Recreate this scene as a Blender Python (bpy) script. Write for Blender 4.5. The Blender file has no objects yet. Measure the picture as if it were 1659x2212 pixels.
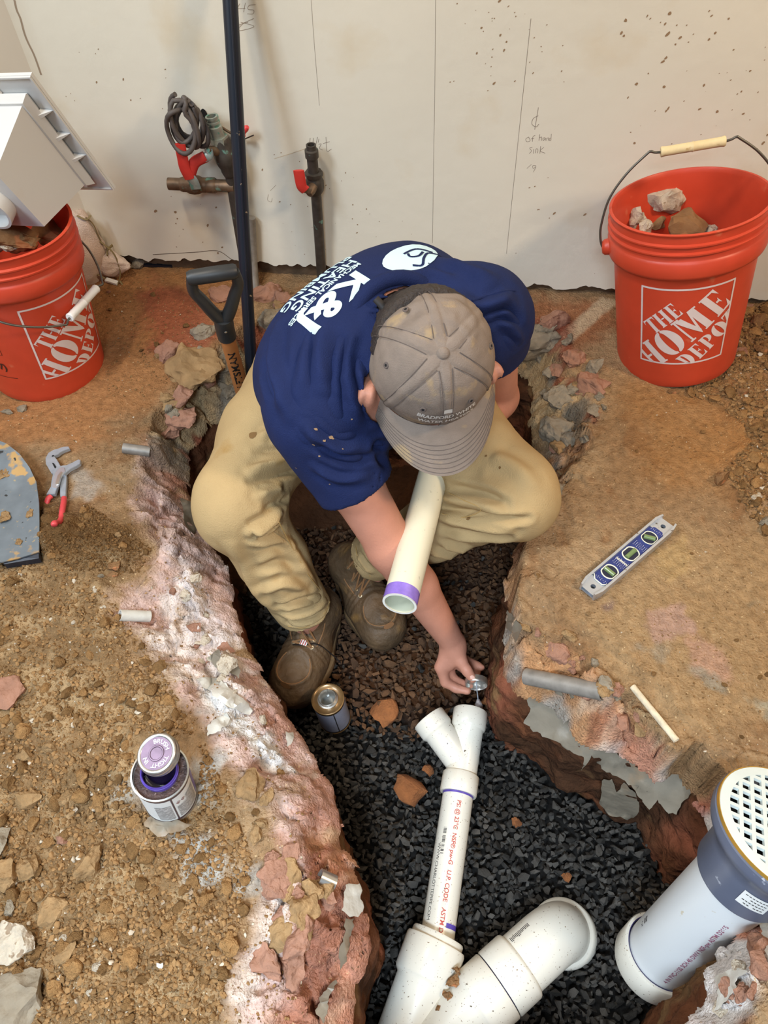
import bpy, bmesh, math, random
import numpy as np
from mathutils import Vector, Matrix
from mathutils.bvhtree import BVHTree

random.seed(7)
RNG = np.random.default_rng(11)
SC = bpy.context.scene
COL = SC.collection

# ------------------------------------------------------------------ camera, world, lights, exposure
CAM_H, PITCH, ROLL, FPX = 1.12, math.radians(52.5), math.atan(.04 / .773), 1530.0
PW, PH = 1659, 2212
_X = np.array([1., 0, 0])
_F = np.array([0, math.cos(PITCH), -math.sin(PITCH)])
_U0 = np.array([0, math.sin(PITCH), math.cos(PITCH)])
_R = math.cos(ROLL) * _X - math.sin(ROLL) * _U0
_U = math.sin(ROLL) * _X + math.cos(ROLL) * _U0
_C = np.array([0, 0, CAM_H])
cd = bpy.data.cameras.new('camera')
cd.sensor_fit = 'VERTICAL'
cd.sensor_height = 36
cd.lens = FPX / PH * 36
cd.clip_start = .02
cam = bpy.data.objects.new('camera', cd)
COL.objects.link(cam)
cam.matrix_world = Matrix(((_R[0], _U[0], -_F[0], 0), (_R[1], _U[1], -_F[1], 0), (_R[2], _U[2], -_F[2], CAM_H), (0, 0, 0, 1)))
SC.camera = cam

w = bpy.data.worlds.new('world')
SC.world = w
w.use_nodes = True
w.node_tree.nodes['Background'].inputs[0].default_value = (.80, .88, 1.0, 1)
w.node_tree.nodes['Background'].inputs[1].default_value = .13


def area(name, loc, target, size, power, col, size_y=None):
    l = bpy.data.lights.new(name, 'AREA')
    l.energy = power
    l.color = col
    l.size = size
    if size_y:
        l.shape = 'RECTANGLE'
        l.size_y = size_y
    o = bpy.data.objects.new(name, l)
    COL.objects.link(o)
    o.location = loc
    o.rotation_euler = (Vector(target) - Vector(loc)).to_track_quat('-Z', 'Y').to_euler()
    return o


area('warm_lamp_right', (1.60, .20, 1.85), (.25, 1.25, .1), .28, 28, (1.0, .76, .50))
area('warm_lamp_left', (-.70, .70, 2.4), (-.1, 1.1, .2), .22, 20, (1.0, .86, .68))
area('daylight_window', (-1.60, .30, 2.0), (-.45, 1.3, .3), .7, 44, (.76, .88, 1.0))
fd_ = area('daylight_doorway', (-.25, -1.0, 1.9), (-.08, .14, -.15), .5, 13, (.72, .86, 1.0))
fd_.data.spread = math.radians(70)

SC.view_settings.view_transform = 'Standard'
SC.view_settings.look = 'None'
SC.view_settings.gamma = 1
SC.view_settings.use_curve_mapping = False
SC.view_settings.exposure = 0.0


# ------------------------------------------------------------------ sight lines: photo pixel -> point in the room
def ray(x, y):
    return _F + (x - PW / 2) / FPX * _R + (PH / 2 - y) / FPX * _U


def Z(x, y, z):
    d = ray(x, y)
    return _C + d * ((z - CAM_H) / d[2])


def D(x, y, t):
    return _C + ray(x, y) * t


def pix(p):
    v = np.asarray(p) - _C
    q = v @ _F
    return PW / 2 + FPX * (v @ _R) / q, PH / 2 - FPX * (v @ _U) / q


WN = np.array([.184, 1, 0]); WN /= np.linalg.norm(WN)      # into the back wall
WP = np.array([-.642, 1.76, 0])
WT = np.array([WN[1], -WN[0], 0])                          # along the wall, to the right


def WL(x, y, off=0.):
    d = ray(x, y)
    return _C + d * (((WP - WN * off - _C) @ WN) / (d @ WN))


# ------------------------------------------------------------------ materials
def srgb(r, g, b):
    def f(c):
        c /= 255.
        return c / 12.92 if c <= .04045 else ((c + .055) / 1.055) ** 2.4
    return (f(r), f(g), f(b))


def mat(name, col, rough=.6, metal=0., var=0., vscale=12., spots=None, bump=0., bscale=60., island=0., objrand=0.,
        attr=None, spec=.5, stripes=None, coat=0., trans=0., vdetail=4., bdetail=5.):
    m = bpy.data.materials.new(name)
    m.use_nodes = True
    nt = m.node_tree
    N, L = nt.nodes, nt.links
    b = N['Principled BSDF']
    b.inputs['Roughness'].default_value = rough
    b.inputs['Metallic'].default_value = metal
    b.inputs['Specular IOR Level'].default_value = spec
    b.inputs['Coat Weight'].default_value = coat
    b.inputs['Transmission Weight'].default_value = trans
    tc = N.new('ShaderNodeTexCoord')
    if attr:
        a = N.new('ShaderNodeAttribute'); a.attribute_name = attr
        cur = a.outputs['Color']
    else:
        r = N.new('ShaderNodeRGB'); r.outputs[0].default_value = (*col, 1)
        cur = r.outputs[0]

    def scaled(fac_socket, lo, hi):
        nonlocal cur
        mr = N.new('ShaderNodeMapRange')
        mr.inputs['From Min'].default_value = .25; mr.inputs['From Max'].default_value = .75
        mr.inputs['To Min'].default_value = lo; mr.inputs['To Max'].default_value = hi
        L.new(fac_socket, mr.inputs['Value'])
        vm = N.new('ShaderNodeVectorMath'); vm.operation = 'SCALE'
        L.new(cur, vm.inputs[0]); L.new(mr.outputs[0], vm.inputs['Scale'])
        cur = vm.outputs[0]
    if var:
        n = N.new('ShaderNodeTexNoise'); n.inputs['Scale'].default_value = vscale; n.inputs['Detail'].default_value = vdetail
        L.new(tc.outputs['Object'], n.inputs['Vector'])
        scaled(n.outputs['Fac'], 1 - var, 1 + var)
    if island:
        g = N.new('ShaderNodeNewGeometry')
        scaled(g.outputs['Random Per Island'], 1 - island, 1 + island)
    if objrand:
        g = N.new('ShaderNodeObjectInfo')
        scaled(g.outputs['Random'], 1 - objrand, 1 + objrand)
    for sp in (spots or []):
        scol, sscale, thr = sp[:3]
        n = N.new('ShaderNodeTexNoise'); n.inputs['Scale'].default_value = sscale
        n.inputs['Detail'].default_value = sp[3] if len(sp) > 3 else 2.
        if len(sp) > 4:
            mp = N.new('ShaderNodeMapping'); mp.inputs['Location'].default_value = (sp[4],) * 3
            L.new(tc.outputs['Object'], mp.inputs['Vector']); L.new(mp.outputs[0], n.inputs['Vector'])
        else:
            L.new(tc.outputs['Object'], n.inputs['Vector'])
        mr = N.new('ShaderNodeMapRange'); mr.inputs['From Min'].default_value = thr; mr.inputs['From Max'].default_value = thr + (sp[5] if len(sp) > 5 else .03)
        L.new(n.outputs['Fac'], mr.inputs['Value'])
        mx = N.new('ShaderNodeMix'); mx.data_type = 'RGBA'
        L.new(mr.outputs[0], mx.inputs[0]); L.new(cur, mx.inputs[6]); mx.inputs[7].default_value = (*scol, 1)
        cur = mx.outputs[2]
    L.new(cur, b.inputs['Base Color'])
    if bump:
        n = N.new('ShaderNodeTexNoise'); n.inputs['Scale'].default_value = bscale; n.inputs['Detail'].default_value = bdetail
        L.new(tc.outputs['Object'], n.inputs['Vector'])
        bp = N.new('ShaderNodeBump'); bp.inputs['Strength'].default_value = 1.; bp.inputs['Distance'].default_value = bump
        L.new(n.outputs['Fac'], bp.inputs['Height']); L.new(bp.outputs[0], b.inputs['Normal'])
    return m


M = {}
M['ground'] = mat('broken_ground', (1, 1, 1), .95, var=.28, vscale=70, bump=.0065, bscale=230, attr='Col', spec=.12, vdetail=12, bdetail=12,
                  spots=[(srgb(206, 178, 136), 190, .675, 3, 0, .06), (srgb(104, 78, 52), 150, .66, 4, 5., .08)])
M['earth'] = mat('trench_earth', (1, 1, 1), .97, var=.35, vscale=16, bump=.010, bscale=70, attr='Col', spec=.1, vdetail=8, bdetail=9)
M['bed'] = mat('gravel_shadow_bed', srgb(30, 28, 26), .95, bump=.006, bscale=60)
M['gravel'] = mat('crushed_gravel', srgb(60, 57, 53), .8, island=.45, var=.2, vscale=60, bump=.0015, bscale=300, spec=.25)
M['gravel_one'] = mat('gravel_stone', srgb(60, 57, 53), .8, objrand=.45, var=.2, vscale=2.3, bump=.0015, bscale=10.7, spec=.25)
M['gravel_clay'] = mat('clay_coated_gravel', srgb(80, 54, 32), .95, island=.3, var=.25, vscale=60, bump=.002, bscale=200)
M['clay_one'] = mat('orange_clay_lump', srgb(124, 76, 40), .95, objrand=.25, var=.2, vscale=1.9, bump=.003, bscale=5.7)
M['dirt'] = mat('loose_dirt', srgb(138, 106, 70), .97, island=.2, bump=.001, bscale=400, spec=.1)
M['clod'] = mat('dirt_clod', srgb(146, 110, 70), .97, objrand=.25, var=.25, vscale=2.3, bump=.004, bscale=6.4, spec=.1)
M['stone_tan'] = mat('tan_stone', srgb(148, 118, 82), .95, var=.3, vscale=1.5, bump=.004, bscale=4.3, spec=.15)
M['stone_white'] = mat('pale_mortar_stone', srgb(186, 172, 152), .95, var=.18, vscale=2.3, bump=.004, bscale=5.4, spec=.15, spots=[(srgb(150, 130, 108), 2.6, .6)])
M['stone_red'] = mat('pink_brick_rubble', srgb(152, 112, 92), .95, var=.18, vscale=1.2, bump=.004, bscale=4.3, spec=.15)
M['stone_brown'] = mat('brown_slab_rubble', srgb(132, 98, 66), .95, var=.25, vscale=1.2, bump=.004, bscale=3.9, spec=.15, spots=[(srgb(172, 116, 78), .9, .58)])
M['stone_grey'] = mat('grey_concrete_rubble', srgb(138, 126, 108), .95, var=.22, vscale=1.5, bump=.004, bscale=4.3, spec=.15)
M['film'] = mat('vapor_barrier_film', srgb(128, 119, 104), .45, var=.2, vscale=18, bump=.003, bscale=30, spec=.5, spots=[(srgb(150, 122, 92), 14, .55, 5, 0, .2)])
M['film_white'] = mat('white_film', srgb(196, 192, 182), .5, var=.12, vscale=25, bump=.003, bscale=40)
M['wall'] = mat('painted_wall', srgb(224, 219, 204), .5, var=.05, vscale=2.2, bump=.0012, bscale=26, spec=.35,
                spots=[(srgb(214, 198, 168), 4, .58, 6, 3., .2)])
M['wall_core'] = mat('wall_gap', srgb(96, 76, 56), .95, var=.3, vscale=20, bump=.01, bscale=30)
M['wall_side'] = mat('side_wall_paint', srgb(222, 220, 214), .6, var=.04, vscale=3)
M['pencil'] = mat('pencil_line', srgb(138, 124, 110), .7)
M['pencil_soft'] = mat('soft_pencil_line', srgb(156, 138, 118), .7)
M['splash'] = mat('mud_splash', srgb(150, 122, 92), .8)
M['plaster'] = mat('torn_plaster_edge', srgb(206, 190, 162), .95, var=.25, vscale=40, bump=.004, bscale=80)
M['bucket'] = mat('orange_bucket_plastic', srgb(200, 68, 42), .42, var=.06, vscale=30, spots=[(srgb(208, 116, 84), 26, .66, 6, 2., .12)], bump=.0004, bscale=60)
M['bucket_print'] = mat('white_bucket_print', srgb(222, 205, 200), .5, var=.05, vscale=40)
M['bucket_black'] = mat('black_bucket_print', srgb(60, 30, 24), .5)
M['wire'] = mat('steel_bail_wire', srgb(110, 106, 98), .4, metal=.8)
M['grip_old'] = mat('dirty_bail_grip', srgb(226, 206, 160), .55, var=.1, vscale=60, spots=[(srgb(176, 132, 66), 50, .55, 4, 0, .1)])
M['grip'] = mat('white_bail_grip', srgb(232, 230, 226), .5)
M['white_plastic'] = mat('white_sink_plastic', srgb(214, 213, 210), .38, spec=.4, bump=.0003, bscale=25, spots=[(srgb(208, 196, 182), 9, .62, 5, 1., .2)])
M['pvc'] = mat('white_pvc', srgb(212, 207, 194), .3, spec=.5, spots=[(srgb(92, 78, 64), 130, .715, 2, 0, .03), (srgb(120, 98, 72), 320, .72, 1, 4., .03), (srgb(206, 190, 160), 8, .58, 5, 2., .2)])
M['pvc_clean'] = mat('cream_pvc', srgb(222, 213, 186), .3, spec=.5, spots=[(srgb(196, 186, 160), 90, .70, 2, 0, .05)])
M['pvc_edge'] = mat('pvc_cut_edge', srgb(238, 234, 224), .5)
M['pvc_inner'] = mat('pvc_bore', srgb(196, 196, 172), .5)
M['purple'] = mat('purple_primer', srgb(140, 112, 196), .22, var=.22, vscale=60, coat=.5)
M['purple_dark'] = mat('purple_primer_joint', srgb(84, 66, 150), .3, var=.3, vscale=50)
M['blue_dark'] = mat('dark_primer_line', srgb(44, 38, 92), .35)
M['grey_pvc'] = mat('grey_coupling_plastic', srgb(96, 102, 120), .35, var=.1, vscale=12, spots=[(srgb(160, 164, 176), 60, .70, 3, 0, .04)])
M['strainer'] = mat('strainer_plastic', srgb(204, 212, 208), .4, var=.04, vscale=30)
M['brass'] = mat('brass_ring', srgb(214, 170, 78), .3, metal=.7)
M['red_print'] = mat('red_pipe_print', srgb(176, 70, 62), .5)
M['black_print'] = mat('black_pipe_print', srgb(54, 52, 52), .5)
M['mauve_print'] = mat('mauve_pipe_print', srgb(150, 96, 116), .5)
M['paper'] = mat('paper_label', srgb(222, 222, 218), .5, var=.04, vscale=60)
M['label_grey'] = mat('grey_label_block', srgb(150, 148, 146), .55, spots=[(srgb(190, 188, 186), 300, .5, 2, 0, .1)])
M['label_dark'] = mat('dark_label_stripe', srgb(74, 58, 64), .45)
M['tin'] = mat('tin_metal', srgb(206, 204, 198), .28, metal=.9, var=.08, vscale=40)
M['tin_rust'] = mat('glue_stained_tin', srgb(126, 98, 62), .3, metal=.5, var=.4, vscale=50, coat=.4)
M['can_top'] = mat('crusted_can_top', srgb(74, 54, 48), .6, var=.5, vscale=110, bump=.004, bscale=220, spots=[(srgb(150, 130, 120), 160, .66)])
M['liquid'] = mat('dark_primer_liquid', srgb(20, 14, 34), .1)
M['glue'] = mat('clear_cement', srgb(96, 98, 96), .1)
M['lid_print'] = mat('lid_emboss', srgb(226, 220, 226), .35, metal=.5)
M['lid_purple'] = mat('primer_stained_lid', srgb(112, 92, 108), .4, metal=.5, var=.25, vscale=60)
M['black_steel'] = mat('black_painted_steel', srgb(28, 34, 46), .35, spec=.5, spots=[(srgb(150, 132, 110), 70, .71, 3, 0, .03)])
M['black_plastic'] = mat('black_handle_plastic', srgb(44, 45, 46), .45, var=.1, vscale=50)
M['wood'] = mat('shovel_shaft_wood', srgb(176, 112, 62), .5, var=.14, vscale=30)
M['black_ink'] = mat('black_ink', srgb(28, 22, 20), .6)
M['steel_dirty'] = mat('muddy_galvanised_steel', srgb(126, 136, 144), .45, metal=.55, var=.12, vscale=40,
                       spots=[(srgb(196, 160, 106), 13, .60, 6, 1., .03), (srgb(176, 160, 130), 90, .66, 3, 5., .06), (srgb(58, 60, 60), 46, .70, 2, 3., .03)])
M['steel'] = mat('tool_steel', srgb(160, 166, 174), .38, metal=.35, var=.12, vscale=70)
M['red_grip'] = mat('red_dipped_grip', srgb(206, 70, 74), .45, var=.1, vscale=60)
M['alu'] = mat('level_aluminium', srgb(206, 212, 222), .32, metal=.8, spots=[(srgb(120, 108, 96), 120, .66, 4, 0, .06)])
M['level_blue'] = mat('level_blue_plastic', srgb(40, 52, 110), .45, var=.15, vscale=40)
M['level_dark'] = mat('level_dark_plastic', srgb(28, 32, 52), .45)
M['vial'] = mat('green_vial', srgb(112, 132, 84), .2, coat=.4)
M['cream'] = mat('cream_trim', srgb(226, 222, 202), .45)
M['copper_old'] = mat('weathered_copper', srgb(116, 94, 74), .5, metal=.5, var=.3, vscale=60, spots=[(srgb(118, 164, 148), 34, .60, 4, 0, .08), (srgb(70, 62, 56), 50, .62, 4, 7., .06)])
M['copper_dark'] = mat('dark_copper', srgb(78, 72, 66), .5, metal=.5, var=.3, vscale=60, spots=[(srgb(110, 150, 138), 40, .64, 4, 0, .06)])
M['solder'] = mat('solder_grey', srgb(160, 166, 156), .45, metal=.6, var=.25, vscale=70, spots=[(srgb(112, 158, 142), 50, .58)])
M['valve_red'] = mat('red_valve_lever', srgb(196, 52, 44), .45, var=.12, vscale=40)
M['cable'] = mat('dusty_black_cable', srgb(86, 78, 74), .6, var=.2, vscale=60)
M['wirenut'] = mat('red_wire_nut', srgb(226, 72, 72), .4)
M['mesh_cloth'] = mat('dusty_white_mesh', srgb(212, 192, 178), .9, var=.12, vscale=30, bump=.0025, bscale=420)
M['strap'] = mat('olive_strap', srgb(128, 112, 76), .8)
M['stub'] = mat('old_conduit', srgb(140, 134, 126), .5, metal=.3, var=.25, vscale=60)
M['hole'] = mat('hole_shade', srgb(16, 14, 14), .9)  # near-black colour stands in for the shade inside holes, slots and bore
M['skin'] = mat('skin', srgb(190, 131, 108), .5, var=.09, vscale=22, bump=.0006, bscale=260, spec=.35)
M['nail'] = mat('finger_nail', srgb(226, 178, 160), .35)
M['hair'] = mat('dark_brown_hair', srgb(48, 38, 32), .6, var=.4, vscale=200, bump=.003, bscale=300)
M['shirt'] = mat('navy_cotton', srgb(26, 37, 76), .85, var=.12, vscale=12, bump=.0012, bscale=500, spec=.2)
M['shirt_print'] = mat('pale_blue_print', srgb(198, 226, 236), .7)
M['pants'] = mat('khaki_canvas', srgb(176, 149, 106), .88, var=.12, vscale=9, bump=.0012, bscale=420, spec=.2,
                 spots=[(srgb(158, 120, 64), 11, .63, 5, 5., .15)])
M['stitch'] = mat('tan_stitching', srgb(176, 142, 86), .8)
M['cap'] = mat('faded_taupe_cotton', srgb(132, 118, 107), .9, var=.12, vscale=40, bump=.0008, bscale=500, spec=.15,
               spots=[(srgb(160, 138, 108), 26, .58, 5, 2., .12)])
M['cap_dark'] = mat('cap_stitching', srgb(96, 84, 78), .9)
M['cap_text'] = mat('pale_embroidery', srgb(206, 200, 192), .85)
M['boot'] = mat('brown_work_leather', srgb(88, 68, 46), .65, var=.34, vscale=22, bump=.004, bscale=70, spots=[(srgb(138, 104, 58), 16, .58, 6, 2., .15)])
M['sole'] = mat('muddy_boot_sole', srgb(104, 80, 50), .85, var=.2, vscale=30, bump=.002, bscale=90)
M['lace'] = mat('brown_boot_lace', srgb(136, 98, 62), .8)
M['eyelet'] = mat('boot_eyelet', srgb(170, 150, 120), .4, metal=.7)


# ------------------------------------------------------------------ mesh helpers
class G:
    def __init__(s):
        s.v = []
        s.f = []

    def add(s, v, f, mtx=None):
        o = len(s.v)
        if mtx is not None:
            v = [mtx @ Vector(p) for p in v]
        s.v += [tuple(p) for p in v]
        s.f += [tuple(i + o for i in q) for q in f]
        return s

    def box(s, x0, x1, y0, y1, z0, z1, mtx=None):
        v = [(x, y, z) for z in (z0, z1) for y in (y0, y1) for x in (x0, x1)]
        return s.add(v, [(0, 2, 3, 1), (4, 5, 7, 6), (0, 1, 5, 4), (2, 6, 7, 3), (0, 4, 6, 2), (1, 3, 7, 5)], mtx)

    def prism(s, poly, z0, z1, mtx=None):
        n = len(poly)
        v = [(p[0], p[1], z0) for p in poly] + [(p[0], p[1], z1) for p in poly]
        f = [tuple(range(n - 1, -1, -1)), tuple(range(n, 2 * n))] + [(i, (i + 1) % n, n + (i + 1) % n, n + i) for i in range(n)]
        return s.add(v, f, mtx)

    def lathe(s, prof, seg=40, mtx=None, closed=False, a0=0., a1=2 * math.pi):
        full = abs(a1 - a0 - 2 * math.pi) < 1e-6
        m = seg if full else seg + 1
        v = [(r * math.cos(a0 + (a1 - a0) * k / seg), r * math.sin(a0 + (a1 - a0) * k / seg), z) for r, z in prof for k in range(m)]
        f = []
        n = len(prof)
        for i in range(n if closed else n - 1):
            j = (i + 1) % n
            for k in range(seg):
                l = (k + 1) % m
                f.append((i * m + k, i * m + l, j * m + l, j * m + k))
        return s.add(v, f, mtx)

    def tube(s, path, r, seg=10, caps=True, flat=None):
        path = [Vector(p) for p in path]
        n = len(path)
        rs = r if hasattr(r, '__len__') else [r] * n
        T = []
        for i in range(n):
            t = path[min(i + 1, n - 1)] - path[max(i - 1, 0)]
            T.append(t.normalized() if t.length > 1e-9 else Vector((0, 0, 1)))
        up = Vector((0, 0, 1)) if abs(T[0].z) < .9 else Vector((1, 0, 0))
        if flat is not None:
            up = Vector(flat[0])
        a = T[0].cross(up).normalized()
        v, f = [], []
        sq = flat[1] if flat is not None else 1.
        for i in range(n):
            a = (a - T[i] * a.dot(T[i])).normalized()
            b = T[i].cross(a)
            for k in range(seg):
                th = 2 * math.pi * k / seg
                v.append(path[i] + (a * math.cos(th) + b * math.sin(th) * sq) * rs[i])
        for i in range(n - 1):
            for k in range(seg):
                l = (k + 1) % seg
                f.append((i * seg + k, i * seg + l, (i + 1) * seg + l, (i + 1) * seg + k))
        if caps:
            f.append(tuple(range(seg - 1, -1, -1)))
            f.append(tuple((n - 1) * seg + k for k in range(seg)))
        return s.add(v, f)

    def mesh(s, name, m=None, smooth=50.):
        me = bpy.data.meshes.new(name)
        me.from_pydata(s.v, [], s.f)
        finish(me, smooth)
        if m:
            me.materials.append(m)
        return me


def finish(me, smooth=35.):
    bm = bmesh.new(); bm.from_mesh(me)
    bmesh.ops.recalc_face_normals(bm, faces=bm.faces)
    bm.to_mesh(me); bm.free()
    if smooth:
        me.polygons.foreach_set('use_smooth', np.ones(len(me.polygons), bool))
        if smooth < 180:
            me.set_sharp_from_angle(angle=math.radians(smooth))
    me.update()


def basis(o):
    return Matrix.LocRotScale(o.location, o.rotation_euler, o.scale)


def world_of(o):
    return world_of(o.parent) @ basis(o) if o.parent else basis(o)


def thing(name, label, cat, loc=(0, 0, 0), rot=None, group=None):
    o = bpy.data.objects.new(name, None)
    COL.objects.link(o)
    o.empty_display_size = .05
    o.location = loc
    if rot is not None:
        o.rotation_euler = rot.to_euler() if hasattr(rot, 'to_euler') else rot
    tag(o, label, cat, group)
    return o


def tag(o, label=None, cat=None, group=None, kind=None):
    if label: o['label'] = label
    if cat: o['category'] = cat
    if group: o['group'] = group
    if kind: o['kind'] = kind
    return o


def obj(name, me, parent=None, local=True, m=None, label=None):
    if isinstance(me, G):
        me = me.mesh(name, m)
    elif m and not me.materials:
        me.materials.append(m)
    o = bpy.data.objects.new(name, me)
    COL.objects.link(o)
    if parent:
        o.parent = parent
        if not local:
            me.transform(world_of(parent).inverted())
    if label: o['label'] = label
    return o


def frame(o, z, x=None):
    """matrix with origin o, local z along z, local x near x"""
    z = Vector(z).normalized()
    x = Vector(x) if x is not None else (Vector((1, 0, 0)) if abs(z.x) < .9 else Vector((0, 1, 0)))
    x = (x - z * x.dot(z)).normalized()
    y = z.cross(x)
    m = Matrix((x, y, z)).transposed().to_4x4()
    m.translation = Vector(o)
    return m


def bez(pts, n=10):
    """Catmull-Rom through points"""
    P = [Vector(p) for p in pts]
    P = [P[0] * 2 - P[1]] + P + [P[-1] * 2 - P[-2]]
    out = []
    for i in range(1, len(P) - 2):
        for k in range(n):
            t = k / n
            a, b, c, d = P[i - 1], P[i], P[i + 1], P[i + 2]
            out.append(.5 * ((2 * b) + (c - a) * t + (2 * a - 5 * b + 4 * c - d) * t * t + (3 * b - 3 * c + d - a) * t ** 3))
    out.append(P[-2])
    return out


# ------------------------------------------------------------------ noise in numpy
def _h(*c):
    h = np.zeros(np.broadcast(*c).shape, np.uint32) + np.uint32(2166136261)
    for k in c:
        h = (h ^ np.asarray(k).astype(np.int64).astype(np.uint32)) * np.uint32(16777619)
        h ^= h >> np.uint32(15)
    h *= np.uint32(2246822519); h ^= h >> np.uint32(13); h *= np.uint32(3266489917); h ^= h >> np.uint32(16)
    return h.astype(np.float64) / 4294967295.


def vn2(x, y, s=0):
    ix, iy = np.floor(x), np.floor(y)
    fx, fy = x - ix, y - iy
    fx = fx * fx * (3 - 2 * fx); fy = fy * fy * (3 - 2 * fy)
    a, b = _h(ix, iy, s), _h(ix + 1, iy, s)
    c, d = _h(ix, iy + 1, s), _h(ix + 1, iy + 1, s)
    return (a + (b - a) * fx) * (1 - fy) + (c + (d - c) * fx) * fy - .5


def fbm(x, y, o=4, s=0, g=.5):
    r, a = 0., 1.
    for k in range(o):
        r = r + a * vn2(x, y, s + k)
        x, y, a = x * 2.03 + 3.1, y * 2.03 + 7.7, a * g
    return r


def vn3(x, y, z, s=0):
    i = [np.floor(q) for q in (x, y, z)]
    f = [q - p for q, p in zip((x, y, z), i)]
    f = [q * q * (3 - 2 * q) for q in f]
    r = 0.
    for dx in (0, 1):
        for dy in (0, 1):
            for dz in (0, 1):
                wgt = (f[0] if dx else 1 - f[0]) * (f[1] if dy else 1 - f[1]) * (f[2] if dz else 1 - f[2])
                r = r + wgt * _h(i[0] + dx, i[1] + dy, i[2] + dz, s)
    return r - .5


def fbm3(p, sc, o=4, s=0):
    x, y, z = p[..., 0] * sc, p[..., 1] * sc, p[..., 2] * sc
    r, a = 0., 1.
    for k in range(o):
        r = r + a * vn3(x, y, z, s + k)
        x, y, z, a = x * 2.03 + 1.7, y * 2.03 + 9.2, z * 2.03 + 4.4, a * .5
    return r


def facet(x, y, sc, s=0, tilt=1.):
    """broken-stone relief: every Voronoi cell is a randomly tilted flat chip"""
    x, y = x * sc, y * sc
    ix, iy = np.floor(x), np.floor(y)
    best = np.full(x.shape, 9.)
    second = np.full(x.shape, 9.)
    hh = np.zeros(x.shape); rid = np.zeros(x.shape)
    for dx in (-1, 0, 1):
        for dy in (-1, 0, 1):
            cx, cy = ix + dx, iy + dy
            px, py = cx + _h(cx, cy, s), cy + _h(cx, cy, s + 1)
            d = (x - px) ** 2 + (y - py) ** 2
            r0 = _h(cx, cy, s + 2)
            h = (r0 - .5) + tilt * ((_h(cx, cy, s + 3) - .5) * 2 * (x - px) + (_h(cx, cy, s + 4) - .5) * 2 * (y - py))
            k = d < best
            second = np.where(k, best, np.minimum(second, d))
            hh = np.where(k, h, hh); rid = np.where(k, r0, rid); best = np.where(k, d, best)
    return hh, rid, np.sqrt(second) - np.sqrt(best)


def sd_poly(x, y, poly):
    """signed distance, negative inside"""
    d = np.full(x.shape, 1e9); ins = np.zeros(x.shape, bool)
    n = len(poly)
    for i in range(n):
        ax, ay = poly[i]; bx, by = poly[(i + 1) % n]
        ex, ey = bx - ax, by - ay
        wx, wy = x - ax, y - ay
        t = np.clip((wx * ex + wy * ey) / (ex * ex + ey * ey + 1e-12), 0, 1)
        d = np.minimum(d, (wx - ex * t) ** 2 + (wy - ey * t) ** 2)
        if ay != by:
            c = ((ay > y) != (by > y)) & (x < (bx - ax) * (y - ay) / (by - ay) + ax)
            ins ^= c
    return np.where(ins, -1, 1) * np.sqrt(d)


def sstep(a, b, x):
    t = np.clip((x - a) / (b - a), 0, 1)
    return t * t * (3 - 2 * t)

# ------------------------------------------------------------------ the broken floor, the trench and its gravel bed
def zpoly(px, z):
    return [tuple(Z(x, y, z)[:2]) for x, y in px]


A_PX = [(560, 690), (500, 715), (470, 745), (415, 790), (375, 850), (330, 900), (300, 990), (285, 1080), (330, 1140), (335, 1230), (270, 1320), (330, 1420),
        (400, 1500), (470, 1590), (545, 1670), (600, 1780), (620, 1850), (580, 1940), (550, 2040), (530, 2140), (500, 2250), (480, 2480),
        (1600, 2480), (1620, 2290), (1650, 2190), (1670, 2110), (1760, 2030), (1930, 1960), (1950, 1800), (1850, 1690), (1720, 1660), (1640, 1655), (1570, 1668), (1490, 1640),
        (1440, 1580), (1385, 1505), (1330, 1468), (1285, 1430), (1255, 1378), (1190, 1362), (1128, 1335), (1118, 1285), (1128, 1200), (1165, 1135), (1205, 1105),
        (1228, 1050), (1240, 1005), (1295, 955), (1320, 890), (1300, 830), (1225, 790), (1205, 715), (1140, 680), (900, 655), (700, 660)]
B_PX = [(580, 770), (535, 815), (518, 875), (445, 905), (398, 970), (398, 1060), (432, 1140), (472, 1210), (492, 1290), (522, 1400), (582, 1500), (640, 1590), (690, 1680), (715, 1740),
        (735, 1830), (776, 1920), (790, 2040), (758, 2130), (745, 2250), (745, 2500),
        (1480, 2500), (1495, 2240), (1545, 2150), (1550, 2095), (1595, 2045), (1645, 1995), (1720, 1960), (1810, 1930), (1850, 1850), (1750, 1775), (1620, 1790), (1560, 1830),
        (1538, 1762), (1502, 1692), (1476, 1645), (1422, 1674), (1348, 1614), (1262, 1594), (1206, 1516), (1130, 1478), (1098, 1440), (1096, 1390), (1105, 1310), (1104, 1250), (1122, 1180), (1158, 1115),
        (1172, 1045), (1165, 960), (1150, 900), (1165, 850), (1150, 800), (1090, 775), (1000, 800), (860, 835), (700, 820)]
A_W = zpoly(A_PX, 0.)
B_W = zpoly(B_PX, -.1)

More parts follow.
